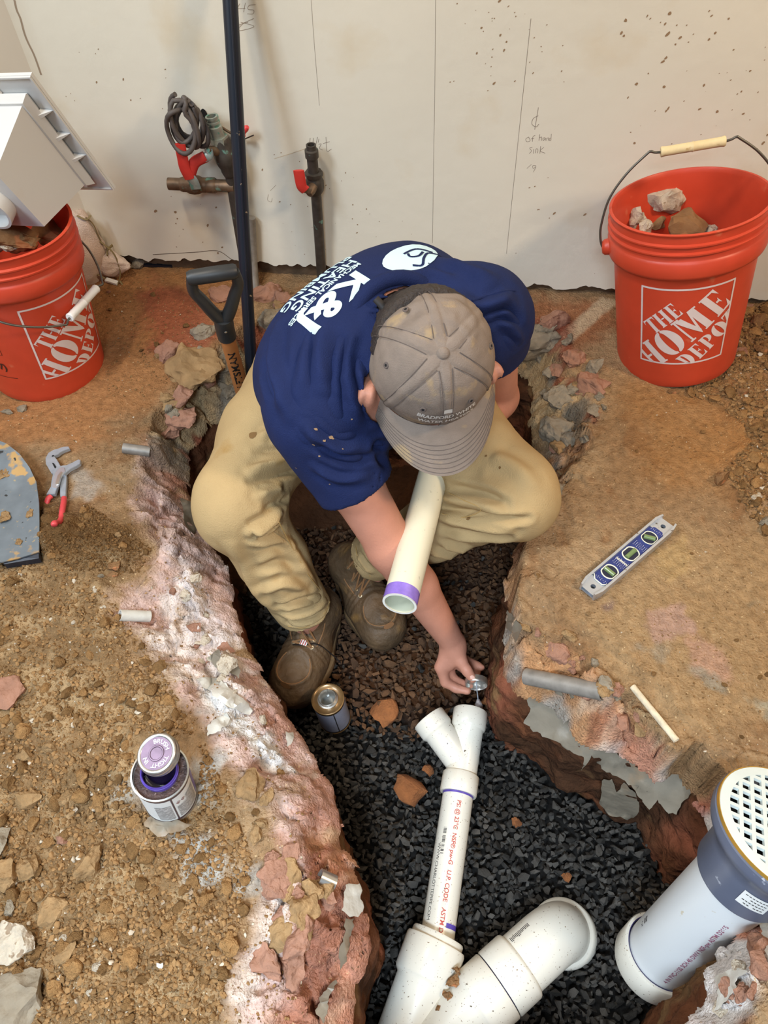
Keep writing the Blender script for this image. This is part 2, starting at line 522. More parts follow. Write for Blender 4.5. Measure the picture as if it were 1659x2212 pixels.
xs = np.concatenate([np.linspace(-2.2, -.97, 24, endpoint=False), np.arange(-.97, 1.02, .0036), np.linspace(1.03, 2.2, 24)])
ys = np.concatenate([np.linspace(-.9, -.13, 20, endpoint=False), np.arange(-.13, 1.78, .0036), np.linspace(1.79, 2.2, 10)])
GX, GY = np.meshgrid(xs, ys, indexing='ij')
jag = .016 * fbm(GX * 22, GY * 22, 4, 40) + .01 * facet(GX, GY, 34, 55)[0]
dA = -sd_poly(GX, GY, A_W) + jag          # > 0 inside the broken rim
dB = sd_poly(GX, GY, B_W) + .6 * jag      # > 0 outside the hole
ring = np.clip(dA, 0, 9) / (np.clip(dA, 0, 9) + np.clip(dB, 1e-4, 9))
ring = np.where(dB <= 0, 1, ring)
f1, id1, e1 = facet(GX + .012 * fbm(GX * 30, GY * 30, 3, 2), GY + .012 * fbm(GX * 30, GY * 30, 3, 5), 17, 10, .8)
f2, id2, e2 = facet(GX, GY, 46, 20, .9)
rimk = np.sin(np.pi * np.clip(ring * .9 + .05, 0, 1)) * (dA > 0)
HT = -.098 * np.clip(ring, 0, 1) ** 1.25
HT += rimk * (.042 * f1 + .013 * f2 + .012 * fbm(GX * 60, GY * 60, 4, 7))
near = np.exp(-np.clip(-dA, 0, 9) / .05)
HT += (dA <= 0) * near * (.010 * f1 + .003 * f2)
# loose dirt lying on the slab
left = sstep(-.08, -.24, GX)
LD = zpoly([(-300, 1250), (120, 1100), (330, 1190), (250, 1320), (330, 1440), (420, 1600), (500, 1720), (540, 1850), (520, 2000), (470, 2300), (-300, 2400)], 0)
MOUND = zpoly([(60, 1060), (190, 1090), (300, 1140), (330, 1190), (300, 1240), (180, 1250), (40, 1200)], 0)
RD = zpoly([(1560, 690), (1900, 640), (1900, 1150), (1640, 1130), (1560, 1050), (1600, 960), (1540, 860), (1500, 800)], 0)
kLD = sstep(.03, -.05, sd_poly(GX, GY, LD) + .05 * fbm(GX * 9, GY * 9, 3, 81))
kM = sstep(.02, -.06, sd_poly(GX, GY, MOUND) + .03 * fbm(GX * 14, GY * 14, 3, 82))
kRD = sstep(.03, -.06, sd_poly(GX, GY, RD) + .04 * fbm(GX * 12, GY * 12, 3, 83))
lump = fbm(GX * 34, GY * 34, 5, 90, .62)
HT += kLD * (.012 + .018 * fbm(GX * 8, GY * 8, 3, 91) + .013 * lump) * (1 - .8 * rimk)
HT += kM * (.022 + .010 * lump) + kRD * (.014 + .016 * lump)
HT += .006 * fbm(GX * 5, GY * 5, 4, 93) + .0025 * fbm(GX * 90, GY * 90, 3, 95) * (1 - .5 * kLD)
step_ = zpoly([(1560, 1640), (1480, 1560), (1400, 1470), (1330, 1400), (1210, 1330), (1120, 1250), (900, 1250), (1300, 1900)], 0)
HT += -.012 * sstep(.01, -.01, sd_poly(GX, GY, step_) + .02 * fbm(GX * 20, GY * 20, 3, 17)) * (dA < .02)

HT -= np.clip(-dB, 0, .02) * 2.2


def gz(x, y):
    i = np.clip(np.searchsorted(xs, x) - 1, 0, len(xs) - 2); j = np.clip(np.searchsorted(ys, y) - 1, 0, len(ys) - 2)
    u = (x - xs[i]) / (xs[i + 1] - xs[i]); v = (y - ys[j]) / (ys[j + 1] - ys[j])
    return (HT[i, j] * (1 - u) + HT[i + 1, j] * u) * (1 - v) + (HT[i, j + 1] * (1 - u) + HT[i + 1, j + 1] * u) * v


def gnd(px, py):
    """where the sight line of a pixel meets the floor"""
    z = 0.
    for _ in range(12):
        p = Z(px, py, z)
        z = .5 * z + .5 * float(gz(p[0], p[1]))
    p = Z(px, py, z)
    return Vector((p[0], p[1], float(gz(p[0], p[1]))))


# colours of the ground materials themselves: dust, brick-red concrete, mortar, old glue, dug earth
def C3(r, g, b):
    return np.array(srgb(r, g, b))


def mixc(c, col, k):
    return c + (np.asarray(col) - c) * np.clip(k, 0, 1)[..., None]


n1 = fbm(GX * 7, GY * 7, 5, 101); n2 = fbm(GX * 26, GY * 26, 4, 111)
col = np.zeros(GX.shape + (3,)) + C3(146, 116, 84)
col = mixc(col, C3(158, 130, 97), sstep(-.05, .35, n1))
col = mixc(col, C3(136, 102, 70), sstep(.1, .5, n2 - .6 * n1))


def patch(poly, c, soft=.02, rag=.04, sc=16, seed=0, mx=1., z=0.):
    global col
    d = sd_poly(GX, GY, zpoly(poly, z)) + rag * fbm(GX * sc, GY * sc, 4, 200 + seed)
    col = mixc(col, c, sstep(soft, -soft, d) * mx)


patch([(-200, 560), (330, 570), (520, 600), (520, 700), (400, 800), (330, 900), (150, 960), (-200, 960)], C3(158, 112, 72), .04, .06, 12, 1)
patch([(330, 590), (430, 640), (480, 720), (420, 790), (330, 760), (300, 680)], C3(150, 84, 62), .03, .05, 18, 2, .8)
patch([(1110, 640), (1330, 650), (1330, 700), (1230, 760), (1120, 700)], C3(150, 96, 64), .03, .04, 18, 3, .8)
patch([(1300, 640), (1340, 650), (1210, 760), (1190, 740)], C3(196, 172, 140), .006, .006, 30, 4, .8)
patch([(1150, 690), (1240, 690), (1240, 780), (1180, 770)], C3(128, 66, 52), .02, .03, 18, 5, .8)
patch([(1450, 720), (1750, 640), (1750, 1120), (1560, 1060), (1540, 860)], C3(140, 98, 60), .03, .06, 12, 6, .75)
patch([(1330, 800), (1560, 860), (1640, 1000), (1560, 1080), (1400, 1010)], C3(164, 118, 70), .06, .08, 9, 7, .6)
patch([(1240, 1330), (1420, 1180), (1700, 1130), (1700, 1560), (1480, 1600)], C3(162, 132, 94), .05, .08, 9, 8, .6)
for q, c, s in [([(1400, 1330), (1480, 1310), (1500, 1360), (1420, 1390)], C3(170, 136, 120), 9), ([(1490, 1380), (1560, 1390), (1560, 1470), (1500, 1450)], C3(172, 134, 112), 10),
                ([(1380, 1400), (1440, 1390), (1430, 1430)], C3(150, 134, 112), 11), ([(1500, 1450), (1515, 1450), (1580, 1500), (1570, 1510)], C3(140, 130, 112), 12),
                ([(1605, 1300), (1630, 1300), (1630, 1320), (1605, 1320)], C3(130, 120, 100), 13), ([(1610, 1510), (1700, 1480), (1700, 1560), (1630, 1540)], C3(150, 144, 124), 14),
                ([(1300, 1310), (1325, 1305), (1320, 1325)], C3(124, 100, 92), 15), ([(1415, 1220), (1480, 1150), (1500, 1230), (1450, 1260)], C3(170, 140, 96), 16)]:
    patch(q, c, .008, .03, 30, s, .75)
# left: dug dirt over pink broken concrete
col = mixc(col, mixc(np.zeros(col.shape) + C3(132, 104, 72), C3(162, 134, 98), sstep(-.2, .3, n2)), kLD)
pk = mixc(np.zeros(col.shape) + C3(198, 168, 156), C3(176, 132, 114), sstep(-.1, .35, fbm(GX * 10, GY * 10, 4, 121)))
pk = mixc(pk, C3(222, 206, 194), sstep(.05, .3, fbm(GX * 13, GY * 13, 5, 131)) * .8)
pk = mixc(pk, C3(168, 138, 104), sstep(.25, .5, fbm(GX * 18, GY * 18, 4, 141)))
brk = sstep(-.03, .02, dA + .05 * fbm(GX * 12, GY * 12, 4, 151))
lft = sstep(.14, .02, GX)
upz = sstep(.95, 1.15, GY)
col = mixc(col, pk, brk * lft * (1 - upz))
low = sstep(.36, .22, GY)
red = mixc(np.zeros(col.shape) + C3(182, 122, 94), C3(204, 158, 128), sstep(-.1, .3, n2))
red = mixc(red, C3(150, 92, 66), sstep(.1, .4, n1 + .3 * n2))
col = mixc(col, red, brk * lft * low * sstep(.2, .45, ring + .2 * n2) * .85)
rock = mixc(np.zeros(col.shape) + C3(174, 148, 112), C3(122, 112, 98), sstep(-.05, .3, fbm(GX * 16, GY * 16, 5, 161)))
rock = mixc(rock, C3(150, 88, 64), sstep(.15, .3, fbm(GX * 8, GY * 8, 4, 171)))
col = mixc(col, rock, brk * np.maximum(upz, 0) * sstep(.1, .4, ring + .3 * n2))
rr = mixc(np.zeros(col.shape) + C3(178, 132, 92), C3(196, 172, 146), sstep(-.1, .3, fbm(GX * 11, GY * 11, 5, 181)))
rr = mixc(rr, C3(150, 104, 74), sstep(.1, .4, n2))
rr = mixc(rr, C3(150, 142, 132), sstep(.4, .8, ring) * sstep(-.1, .25, fbm(GX * 15, GY * 15, 4, 191)))
col = mixc(col, rr, brk * (1 - lft) * (1 - upz) * sstep(.05, .3, ring))
wht = mixc(np.zeros(col.shape) + C3(214, 206, 200), C3(186, 130, 106), sstep(-.05, .25, fbm(GX * 14, GY * 14, 4, 211)))
col = mixc(col, wht, brk * sstep(.3, .4, GX) * sstep(.55, .35, GY) * sstep(.2, .5, ring))
col = mixc(col, mixc(np.zeros(col.shape) + C3(104, 76, 46), C3(86, 62, 38), sstep(-.1, .3, n2)), kM)
for q, s, m_ in [([(420, 1640), (470, 1640), (450, 1740), (400, 1760)], 1, .8), ([(380, 1800), (480, 1800), (480, 1900), (420, 1920), (380, 1880)], 2, .9), ([(500, 1870), (570, 1860), (560, 1900), (510, 1920)], 3, .6),
                 ([(260, 1700), (320, 1690), (320, 1730), (260, 1730)], 4, .6), ([(160, 1010), (215, 1040), (200, 1080), (160, 1070)], 5, .5)]:
    patch(q, C3(164, 160, 152), .012, .03, 26, 30 + s, m_)
patch([(430, 1460), (520, 1530), (570, 1590), (640, 1640), (620, 1660), (540, 1620), (440, 1530)], C3(226, 224, 220), .012, .03, 24, 41, .85)
patch([(370, 1200), (430, 1230), (470, 1330), (440, 1370), (390, 1290)], C3(214, 200, 194), .02, .04, 20, 42, .7)
patch([(1590, 1700), (1500, 1640), (1470, 1650), (1560, 1740)], C3(166, 96, 74), .01, .02, 20, 43, .8)
col *= (1 + .10 * fbm(GX * 120, GY * 120, 2, 221))[..., None]

keep = dB > -.012
idx = np.arange(GX.size).reshape(GX.shape)
q = np.stack([idx[:-1, :-1], idx[1:, :-1], idx[1:, 1:], idx[:-1, 1:]], -1).reshape(-1, 4)
kq = (keep[:-1, :-1] & keep[1:, :-1] & keep[1:, 1:] & keep[:-1, 1:]).reshape(-1)
q = q[kq]
used = np.unique(q); remap = np.zeros(GX.size, np.int64); remap[used] = np.arange(len(used))
V = np.stack([GX, GY, HT], -1).reshape(-1, 3)[used]
# the cut edge follows the outline instead of the grid
gxn, gyn = np.gradient(dB, xs, ys)
gl_ = np.hypot(gxn, gyn) + 1e-6
bm_ = (dB < -.005)
push = np.where(bm_, np.clip(-.008 - dB, -.006, .006), 0)
V[:, 0] += (push * gxn / gl_).reshape(-1)[used]
V[:, 1] += (push * gyn / gl_).reshape(-1)[used]
# chips stick out sideways where the rim is steep
rk = (rimk.reshape(-1)[used])[:, None]
V[:, :2] += rk * np.stack([.010 * fbm3(V, 45, 3, 301), .010 * fbm3(V, 45, 3, 311)], -1)


def grid_mesh(name, V, Q, colors, m):
    me = bpy.data.meshes.new(name)
    me.vertices.add(len(V)); me.vertices.foreach_set('co', np.ascontiguousarray(V, np.float32).ravel())
    me.loops.add(len(Q) * 4); me.loops.foreach_set('vertex_index', np.ascontiguousarray(Q, np.int32).ravel())
    me.polygons.add(len(Q)); me.polygons.foreach_set('loop_start', np.arange(0, len(Q) * 4, 4, dtype=np.int32))
    me.update(calc_edges=True)
    if colors is not None:
        a = me.attributes.new('Col', 'FLOAT_COLOR', 'POINT')
        a.data.foreach_set('color', np.concatenate([colors, np.ones((len(colors), 1))], 1).astype(np.float32).ravel())
    me.polygons.foreach_set('use_smooth', np.ones(len(me.polygons), bool))
    if m: me.materials.append(m)
    return me


FQ = remap[q]
floor = tag(obj('floor', grid_mesh('floor', V, remap[q], np.clip(col.reshape(-1, 3)[used], 0, 1), M['ground'])), kind='structure',
            label='dusty broken concrete floor slab around the trench')

# trench wall: a strip of dug earth under the slab edge
BED = -.40


def resample(poly, step):
    P = [np.array(p) for p in poly] + [np.array(poly[0])]
    out = []
    for a, b in zip(P[:-1], P[1:]):
        n = max(1, int(np.linalg.norm(b - a) / step))
        out += [a + (b - a) * k / n for k in range(n)]
    return np.array(out)


BP = resample(B_W, .0065)
for _ in range(10):
    BP = .5 * BP + .25 * (np.roll(BP, 1, 0) + np.roll(BP, -1, 0))
tan = np.roll(BP, -1, 0) - np.roll(BP, 1, 0)
tan /= np.linalg.norm(tan, axis=1)[:, None] + 1e-9
area2 = np.sum(BP[:, 0] * np.roll(BP[:, 1], -1) - np.roll(BP[:, 0], -1) * BP[:, 1])
inn = np.stack([-tan[:, 1], tan[:, 0]], 1) * (1 if area2 > 0 else -1)
for _ in range(40):
    inn = .5 * inn + .25 * (np.roll(inn, 1, 0) + np.roll(inn, -1, 0))
inn /= np.linalg.norm(inn, axis=1)[:, None] + 1e-9
nv = 60
vv = np.linspace(0, 1, nv)
zz = -.118 - (.0 - BED - .06) * vv
off = -.022 + .026 * sstep(0, .25, vv) + .004 * vv
WV = np.concatenate([BP[:, None, :] + inn[:, None, :] * off[None, :, None], np.broadcast_to(zz[None, :, None], (len(BP), nv, 1))], -1)
wn = .026 * fbm3(WV, 7, 4, 401) + .024 * fbm3(WV, 26, 4, 411)
WV[..., :2] += inn[:, None, :] * (wn * sstep(0, .2, vv)[None, :])[..., None]
wi = np.arange(len(BP) * nv).reshape(len(BP), nv)
wq = np.stack([wi, np.roll(wi, -1, 0), np.roll(np.roll(wi, -1, 0), -1, 1), np.roll(wi, -1, 1)], -1)[:, :-1].reshape(-1, 4)
we = fbm3(WV, 9, 4, 421)
wc = mixc(np.zeros(WV.shape) + C3(94, 58, 38), C3(66, 44, 30), sstep(-.1, .3, we))
wc = mixc(wc, C3(124, 74, 54), sstep(.1, .35, fbm3(WV, 5, 3, 431)))
wc = mixc(wc, C3(112, 84, 56), sstep(.15, .4, fbm3(WV, 14, 4, 441)))
wside = tag(obj('wall_trench', grid_mesh('wall_trench', WV.reshape(-1, 3), wq, wc.reshape(-1, 3), M['earth'])), kind='structure',
            label='dug red-brown earth side of the trench')
wall_bvh = BVHTree.FromPolygons([tuple(p) for p in WV.reshape(-1, 3)], [tuple(f) for f in wq])

# bed under the gravel
bx = np.arange(-.75, 1.2, .012); by = np.arange(-.7, 1.5, .012)
BX, BY = np.meshgrid(bx, by, indexing='ij')
MUD = zpoly([(740, 1330), (900, 1290), (1100, 1250), (1110, 1560), (1050, 1520), (940, 1540), (900, 1570), (800, 1560), (745, 1500)], -.39)
kmud = sstep(.03, -.05, sd_poly(BX, BY, MUD) + .05 * fbm(BX * 12, BY * 12, 3, 61))


def bedz(x, y):
    return BED + .012 * fbm(np.asarray(x) * 6., np.asarray(y) * 6., 2, 71) + .012 * sstep(.05, -.08, sd_poly(np.atleast_1d(np.asarray(x, float)), np.atleast_1d(np.asarray(y, float)), MUD)).reshape(np.shape(x))


BZ = bedz(BX, BY)
dBB = sd_poly(BX, BY, B_W)
ib = np.arange(BX.size).reshape(BX.shape)
bq = np.stack([ib[:-1, :-1], ib[1:, :-1], ib[1:, 1:], ib[:-1, 1:]], -1).reshape(-1, 4)
bq = bq[(dBB[:-1, :-1] < .06).reshape(-1)]
BZ = BZ - .010
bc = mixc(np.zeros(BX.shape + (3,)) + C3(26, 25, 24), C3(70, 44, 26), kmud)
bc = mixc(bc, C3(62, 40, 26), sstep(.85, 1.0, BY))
bv = np.stack([BX, BY, BZ + .006 * fbm(BX * 40, BY * 40, 3, 63)], -1).reshape(-1, 3)
ub = np.unique(bq); rb = np.zeros(BX.size, np.int64); rb[ub] = np.arange(len(ub))
BVERT, BQ, FV = bv, bq, V
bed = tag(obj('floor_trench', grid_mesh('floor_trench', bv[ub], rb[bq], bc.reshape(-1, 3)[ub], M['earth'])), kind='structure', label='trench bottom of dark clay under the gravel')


# ------------------------------------------------------------------ walls
def jagged_wall():
    g = G()
    n = 420
    x0, x1 = -.30, 3.0
    low, top = [], []
    for k in range(n + 1):
        s = -.02 + (x1 + .02) * k / n
        p = WP + WT * (s - .09)
        zl = float(gz(p[0], p[1] - .02)) if -2 < p[0] < 2 else 0
        e = .040 + .016 * float(fbm(np.array([s * 14.]), np.array([3.]), 4, 5)[0]) + .012 * float(fbm(np.array([s * 60.]), np.array([1.]), 2, 8)[0])
        e = e if s < .75 else max(.012, e - .022)
        low.append((p, max(zl, -.02) + e))
    th = .016
    v, f = [], []
    for p, z in low:
        a = p - WN * th
        v += [(a[0], a[1], z), (a[0], a[1], z + .012), (a[0], a[1], 2.6), (p[0], p[1], z)]
    for k in range(n):
        o = k * 4
        f += [(o, o + 4, o + 5, o + 1), (o + 1, o + 5, o + 6, o + 2), (o + 3, o + 7, o + 4, o)]
    g.add(v, f)
    return g


wall = tag(obj('wall_back', jagged_wall(), m=M['wall']), kind='structure', label='painted plaster back wall with pencil marks')
gb = G()
a = WP - WT * .4 + WN * .004; b = WP + WT * 3.2 + WN * .004
gb.add([(a[0], a[1], -.15), (b[0], b[1], -.15), (b[0], b[1], 2.6), (a[0], a[1], 2.6)], [(0, 1, 2, 3)])
obj('wall_core', gb, parent=wall, m=M['wall_core'], label='dark gap under the torn plaster')
cor = WL(60, 91)
cor = np.array([cor[0], cor[1], 0])
sd = np.array([-.60, -.80, 0])
gs = G()
c1 = cor + sd * 2.6
gs.add([(*cor[:2], -.1), (*c1[:2], -.1), (*c1[:2], 2.6), (*cor[:2], 2.6)], [(0, 1, 2, 3)])
gs.add([(cor[0] - .03, cor[1] + .03, -.1), (c1[0] - .03, c1[1] + .03, -.1), (c1[0] - .03, c1[1] + .03, 2.6), (cor[0] - .03, cor[1] + .03, 2.6)], [(3, 2, 1, 0)])
wl_ = tag(obj('wall_left', gs, m=M['wall_side']), kind='structure', label='pale side wall meeting the back wall in the corner')
# dark upright at the far left, in front of the side wall
tb = cor + sd * .33
gt = G().tube([(tb[0] + .02, tb[1], 0.), (tb[0] + .02, tb[1], 1.9)], .022, 14)
tag(obj('trim_1', gt, m=M['black_steel']), kind='structure', label='dark upright in the left corner')


def strip(g, pts, wd, off=.0163):
    """a thin pencil or crayon stroke on the back wall, from photo pixels"""
    P = [Vector(WL(x, y, off)) for x, y in pts]
    P = bez(P, 5) if len(P) > 2 else P
    n = Vector(WN)
    for a, b in zip(P[:-1], P[1:]):
        t = (b - a).normalized(); s = n.cross(t) * wd / 2
        g.add([a - s, b - s, b + s, a + s], [(0, 1, 2, 3)])


def strokes(name, lst, wd, label, m='pencil'):
    g = G()
    for s in lst:
        strip(g, s, wd * .72)
    return obj(name, g, parent=wall, m=M[m], label=label, local=False)


strokes('pencil_line', [[(941, 0), (939, 200), (934, 525)]], .0010, 'long vertical pencil line above the back')
strokes('pencil_line', [[(1147, 40), (1128, 220), (1094, 548)]], .0011, 'slanting pencil line left of the hand sink note')
strokes('pencil_line', [[(672, 0), (680, 110), (690, 228)]], .0009, 'short pencil line near the top')
strokes('pencil_note', [[(518, 8), (514, 18), (530, 18)], [(530, 6), (526, 26)], [(552, 10), (538, 12), (536, 20), (548, 22), (546, 30), (534, 30)],
                        [(512, 56), (548, 40)], [(520, 48), (548, 56), (538, 62), (514, 66), (524, 52), (536, 48)]], .0013, 'pencilled 45 over 8', 'pencil_soft')
strokes('pencil_note', [[(1163, 250), (1152, 256), (1149, 268), (1158, 274), (1164, 268)], [(1163, 232), (1155, 280)]], .0014, 'pencilled centre line mark')
strokes('pencil_note', [[(1142, 296), (1136, 300), (1138, 306), (1145, 304), (1142, 296)], [(1156, 292), (1151, 296), (1150, 306)], [(1147, 300), (1154, 299)],
                        [(1166, 290), (1164, 304)], [(1165, 298), (1170, 296), (1170, 304)], [(1177, 297), (1173, 299), (1174, 304), (1178, 298), (1178, 304)], [(1181, 298), (1181, 304)], [(1181, 299), (1185, 298), (1185, 304)], [(1191, 289), (1190, 303)], [(1190, 298), (1186, 300), (1188, 304), (1190, 302)],
                        [(1150, 318), (1144, 320), (1148, 326), (1143, 332)], [(1153, 322), (1152, 332)], [(1157, 331), (1158, 322), (1162, 323), (1161, 331)], [(1168, 316), (1166, 332)], [(1175, 318), (1167, 326), (1178, 331)]], .0013, 'pencilled words of hand sink')
strokes('pencil_note', [[(1148, 355), (1138, 364)], [(1158, 358), (1151, 358), (1152, 364), (1158, 360), (1152, 372)]], .0012, 'pencilled 19 below the sink note')
strokes('pencil_note', [[(670, 298), (668, 322)], [(677, 298), (675, 322)], [(686, 296), (680, 322)], [(689, 300), (687, 308)], [(688, 312), (694, 311), (690, 320), (697, 324)], [(704, 296), (706, 326), (716, 322)], [(698, 310), (712, 306)]], .0014, 'pencilled eleven and a half by the riser')
strokes('pencil_note', [[(596, 400), (584, 412)], [(580, 420), (578, 432), (586, 436), (588, 428)]], .0012, 'faint pencilled 6 beside the pole', 'pencil_soft')
strokes('scratch', [[(592, 343), (640, 328), (668, 318)]], .002, 'pale scratch on the paint', 'plaster')
strokes('crack', [[(330, 550), (420, 545), (470, 542), (500, 560), (520, 565)]], .0024, 'crack in the plaster near the floor', 'wall_core')
strokes('crack', [[(31, 0), (36, 22), (44, 40), (52, 70), (60, 91), (74, 120), (89, 162)]], .006, 'cracked seam in the corner', 'pencil_soft')
# mud splashes on the right of the wall
gs2 = G()
for (x0, y0, x1, y1, nn, s0, s1) in [(1060, 0, 1220, 180, 26, .0008, .0022), (1340, 20, 1560, 190, 26, .0010, .0034), (1350, 170, 1659, 330, 26, .0008, .0028), (960, 0, 1100, 220, 14, .0007, .002), (1560, 40, 1659, 200, 8, .001, .002),
                                     (560, 300, 820, 560, 24, .0007, .0018), (0, 100, 360, 240, 14, .0008, .002), (760, 430, 900, 520, 10, .0007, .0018), (1100, 380, 1320, 600, 10, .0007, .0026), (330, 420, 480, 560, 14, .0012, .004)]:
    for k in range(nn):
        p = Vector(WL(random.uniform(x0, x1), random.uniform(y0, y1), .0164))
        r = random.uniform(s0, s1) * random.choice((.5, .7, 1, 1))
        e = random.uniform(1, 2.2); t0 = random.uniform(.5, 1.3)
        ax = Vector(WT) * math.cos(t0) + Vector((0, 0, 1)) * math.sin(t0); ay = Vector(WN).cross(ax)
        gs2.add([p + ax * r * e * math.cos(t) * random.uniform(.75, 1.2) + ay * r * math.sin(t) * random.uniform(.75, 1.2) for t in [i * math.pi / 3.5 for i in range(7)]], [tuple(range(7))])
tag(obj('mud_spatter', gs2, parent=wall, m=M['splash'], label='brown mud spatter', local=False), kind='stuff')


# ------------------------------------------------------------------ rubble
def hull_rock(seed, n=12, squash=(1, .8, .6), jit=.25):
    r = random.Random(seed)
    bm = bmesh.new()
    for _ in range(n):
        v = Vector((r.gauss(0, 1), r.gauss(0, 1), r.gauss(0, 1))).normalized() * (1 - jit * r.random())
        bm.verts.new((v.x * squash[0], v.y * squash[1], v.z * squash[2]))
    h = bmesh.ops.convex_hull(bm, input=bm.verts)
    bmesh.ops.delete(bm, geom=list({e for e in h['geom_interior'] + h['geom_unused'] if isinstance(e, bmesh.types.BMVert)}), context='VERTS')
    bm.verts.index_update()
    v = [tuple(p.co) for p in bm.verts]; f = [tuple(x.index for x in p.verts) for p in bm.faces]
    bm.free()
    return v, f


def rough_rock(seed, n=16, squash=(1, .8, .6), cuts=2, amp=.09, name='rock', sharp=30):
    """a bigger broken piece: hull, subdivided and roughened"""
    v, f = hull_rock(seed, n, squash, .2)
    bm = bmesh.new()
    vs = [bm.verts.new(p) for p in v]
    for q in f:
        try: bm.faces.new([vs[i] for i in q])
        except ValueError: pass
    for _ in range(cuts):
        bmesh.ops.subdivide_edges(bm, edges=bm.edges, cuts=1, use_grid_fill=True)
    bm.normal_update()
    P = np.array([p.co for p in bm.verts])
    nn = fbm3(P + seed * 7.3, 3.2, 4, seed)
    for p, k in zip(bm.verts, nn):
        p.co += p.normal * float(k) * amp * 2
    me = bpy.data.meshes.new(name)
    bm.to_mesh(me); bm.free()
    finish(me, sharp)
    return me


def clump(seed, name='dirt_clod'):
    bm = bmesh.new()
    bmesh.ops.create_icosphere(bm, subdivisions=2, radius=1)
    P = np.array([p.co for p in bm.verts])
    nn = fbm3(P + seed * 5.1, 1.1, 3, seed) * .9 + fbm3(P + seed * 3.3, 3.4, 3, seed + 9) * .45
    for p, k in zip(bm.verts, nn):
        p.co *= 1 + float(k)
        p.co.z *= .78
    me = bpy.data.meshes.new(name)
    bm.to_mesh(me); bm.free()
    finish(me, 50)
    return me


def place(o, p, s, rnd, sink=.3):
    o.location = (p[0], p[1], p[2] + s * (.78 - sink) * .6)
    o.scale = (s * rnd.uniform(.85, 1.2), s * rnd.uniform(.8, 1.1), s * rnd.uniform(.7, 1.0))
    o.rotation_euler = (rnd.uniform(-.5, .5), rnd.uniform(-.5, .5), rnd.uniform(0, 6.28))


# gravel in the trench: the nearest stones one by one, the rest as a mass
GV = [hull_rock(500 + k, 11, (1, .82, .66), .3) for k in range(14)]
GM = []
for k in range(14):
    g = G().add(*GV[k])
    me = g.mesh('gravel_stone', M['gravel_one'], 0)
    GM.append(me)
rnd = random.Random(5)
pts = []
cells = {}
inside_margin = .012
cand = RNG.uniform((-.36, -.30), (.66, 1.12), (90000, 2))
dsd = sd_poly(cand[:, 0], cand[:, 1], [tuple(p) for p in BP])
dmud = sd_poly(cand[:, 0], cand[:, 1], MUD)
for (x, y), d, dm in zip(cand, dsd, dmud):
    if d > -inside_margin: continue
    r = rnd.choice((.0065, .0080, .0092, .0105, .0125)) * (1.25 if dm < -.02 else 1)
    c = (int(x / .025), int(y / .025))
    if any((x - a) ** 2 + (y - b) ** 2 < (.66 * (r + q)) ** 2 for i in (-1, 0, 1) for j in (-1, 0, 1) for a, b, q, _ in cells.get((c[0] + i, c[1] + j), ())):
        continue
    cells.setdefault(c, []).append((x, y, r, dm))
    pts.append((x, y, r, dm))
# under-layer
pz = bedz(np.array([p[0] for p in pts]), np.array([p[1] for p in pts]))
vis = []
for i, (x, y, r, dm) in enumerate(pts):
    a, b = pix((x, y, pz[i]))
    ok = 560 < a < 1680 and 1560 < b < 2240 and dm > .0 and not (880 < a < 1050 and 1510 < b < 2212) and not (850 < a < 1240 and b > 1990)
    vis.append((r * (1 if ok else 0) / (1.6 - .35 * (b / 2212)), i))
vis.sort(reverse=True)
single = {i for s, i in vis[:300] if s > 0}
gm, gc = G(), G()
# lower layer, seen only in the gaps
under = RNG.uniform((-.36, -.30), (.66, 1.12), (9000, 2))
ud_ = sd_poly(under[:, 0], under[:, 1], [tuple(p) for p in BP]); um_ = sd_poly(under[:, 0], under[:, 1], MUD); uz_ = bedz(under[:, 0], under[:, 1])
for i, (x, y) in enumerate(under):
    if ud_[i] > -.008: continue
    r = rnd.uniform(.006, .0115)
    mt = Matrix.Translation((x, y, uz_[i] - .003 - .006 * rnd.random())) @ Matrix.Rotation(rnd.uniform(0, 6.28), 4, Vector((rnd.gauss(0, 1), rnd.gauss(0, 1), rnd.gauss(0, 1))).normalized()) @ Matrix.Diagonal((r * 1.2, r, r * .9, 1))
    (gc if um_[i] < .02 or y > .93 else gm).add(*GV[i % 14], mt)
for i, (x, y, r, dm) in enumerate(pts):
    z = pz[i] + .004 + .006 * rnd.random()
    rot = Matrix.Rotation(rnd.uniform(0, 6.28), 4, Vector((rnd.gauss(0, 1), rnd.gauss(0, 1), rnd.gauss(0, 1))).normalized())
    sc = (r * rnd.uniform(1., 1.4), r * rnd.uniform(.9, 1.2), r * rnd.uniform(.8, 1.1))
    if i in single:
        o = bpy.data.objects.new('gravel_stone', GM[i % 14])
        COL.objects.link(o)
        o.location = (x, y, z); o.rotation_euler = rot.to_euler(); o.scale = sc
        tag(o, 'angular dark grey gravel stone lying in the trench bed', 'gravel', 'crushed gravel around the drain pipes')
    else:
        mt = Matrix.Translation((x, y, z)) @ rot @ Matrix.Diagonal((*sc, 1))
        clay = dm < .012 + .03 * rnd.random() or (y > .93)
        (gc if clay and rnd.random() < .93 else gm).add(*GV[i % 14], mt)
tag(obj('gravel_bed', gm, m=M['gravel']), 'grey crushed gravel filling the trench bottom', 'gravel', kind='stuff')
tag(obj('clay_gravel', gc, m=M['gravel_clay']), 'orange-brown clay coated gravel around the boots', 'gravel', kind='stuff')

CLODS = [clump(700 + k) for k in range(10)]
for me in CLODS: me.materials.append(M['clod'])
CLAY = [clump(720 + k, 'clay_lump') for k in range(4)]
for me in CLAY: me.materials.append(M['clay_one'])


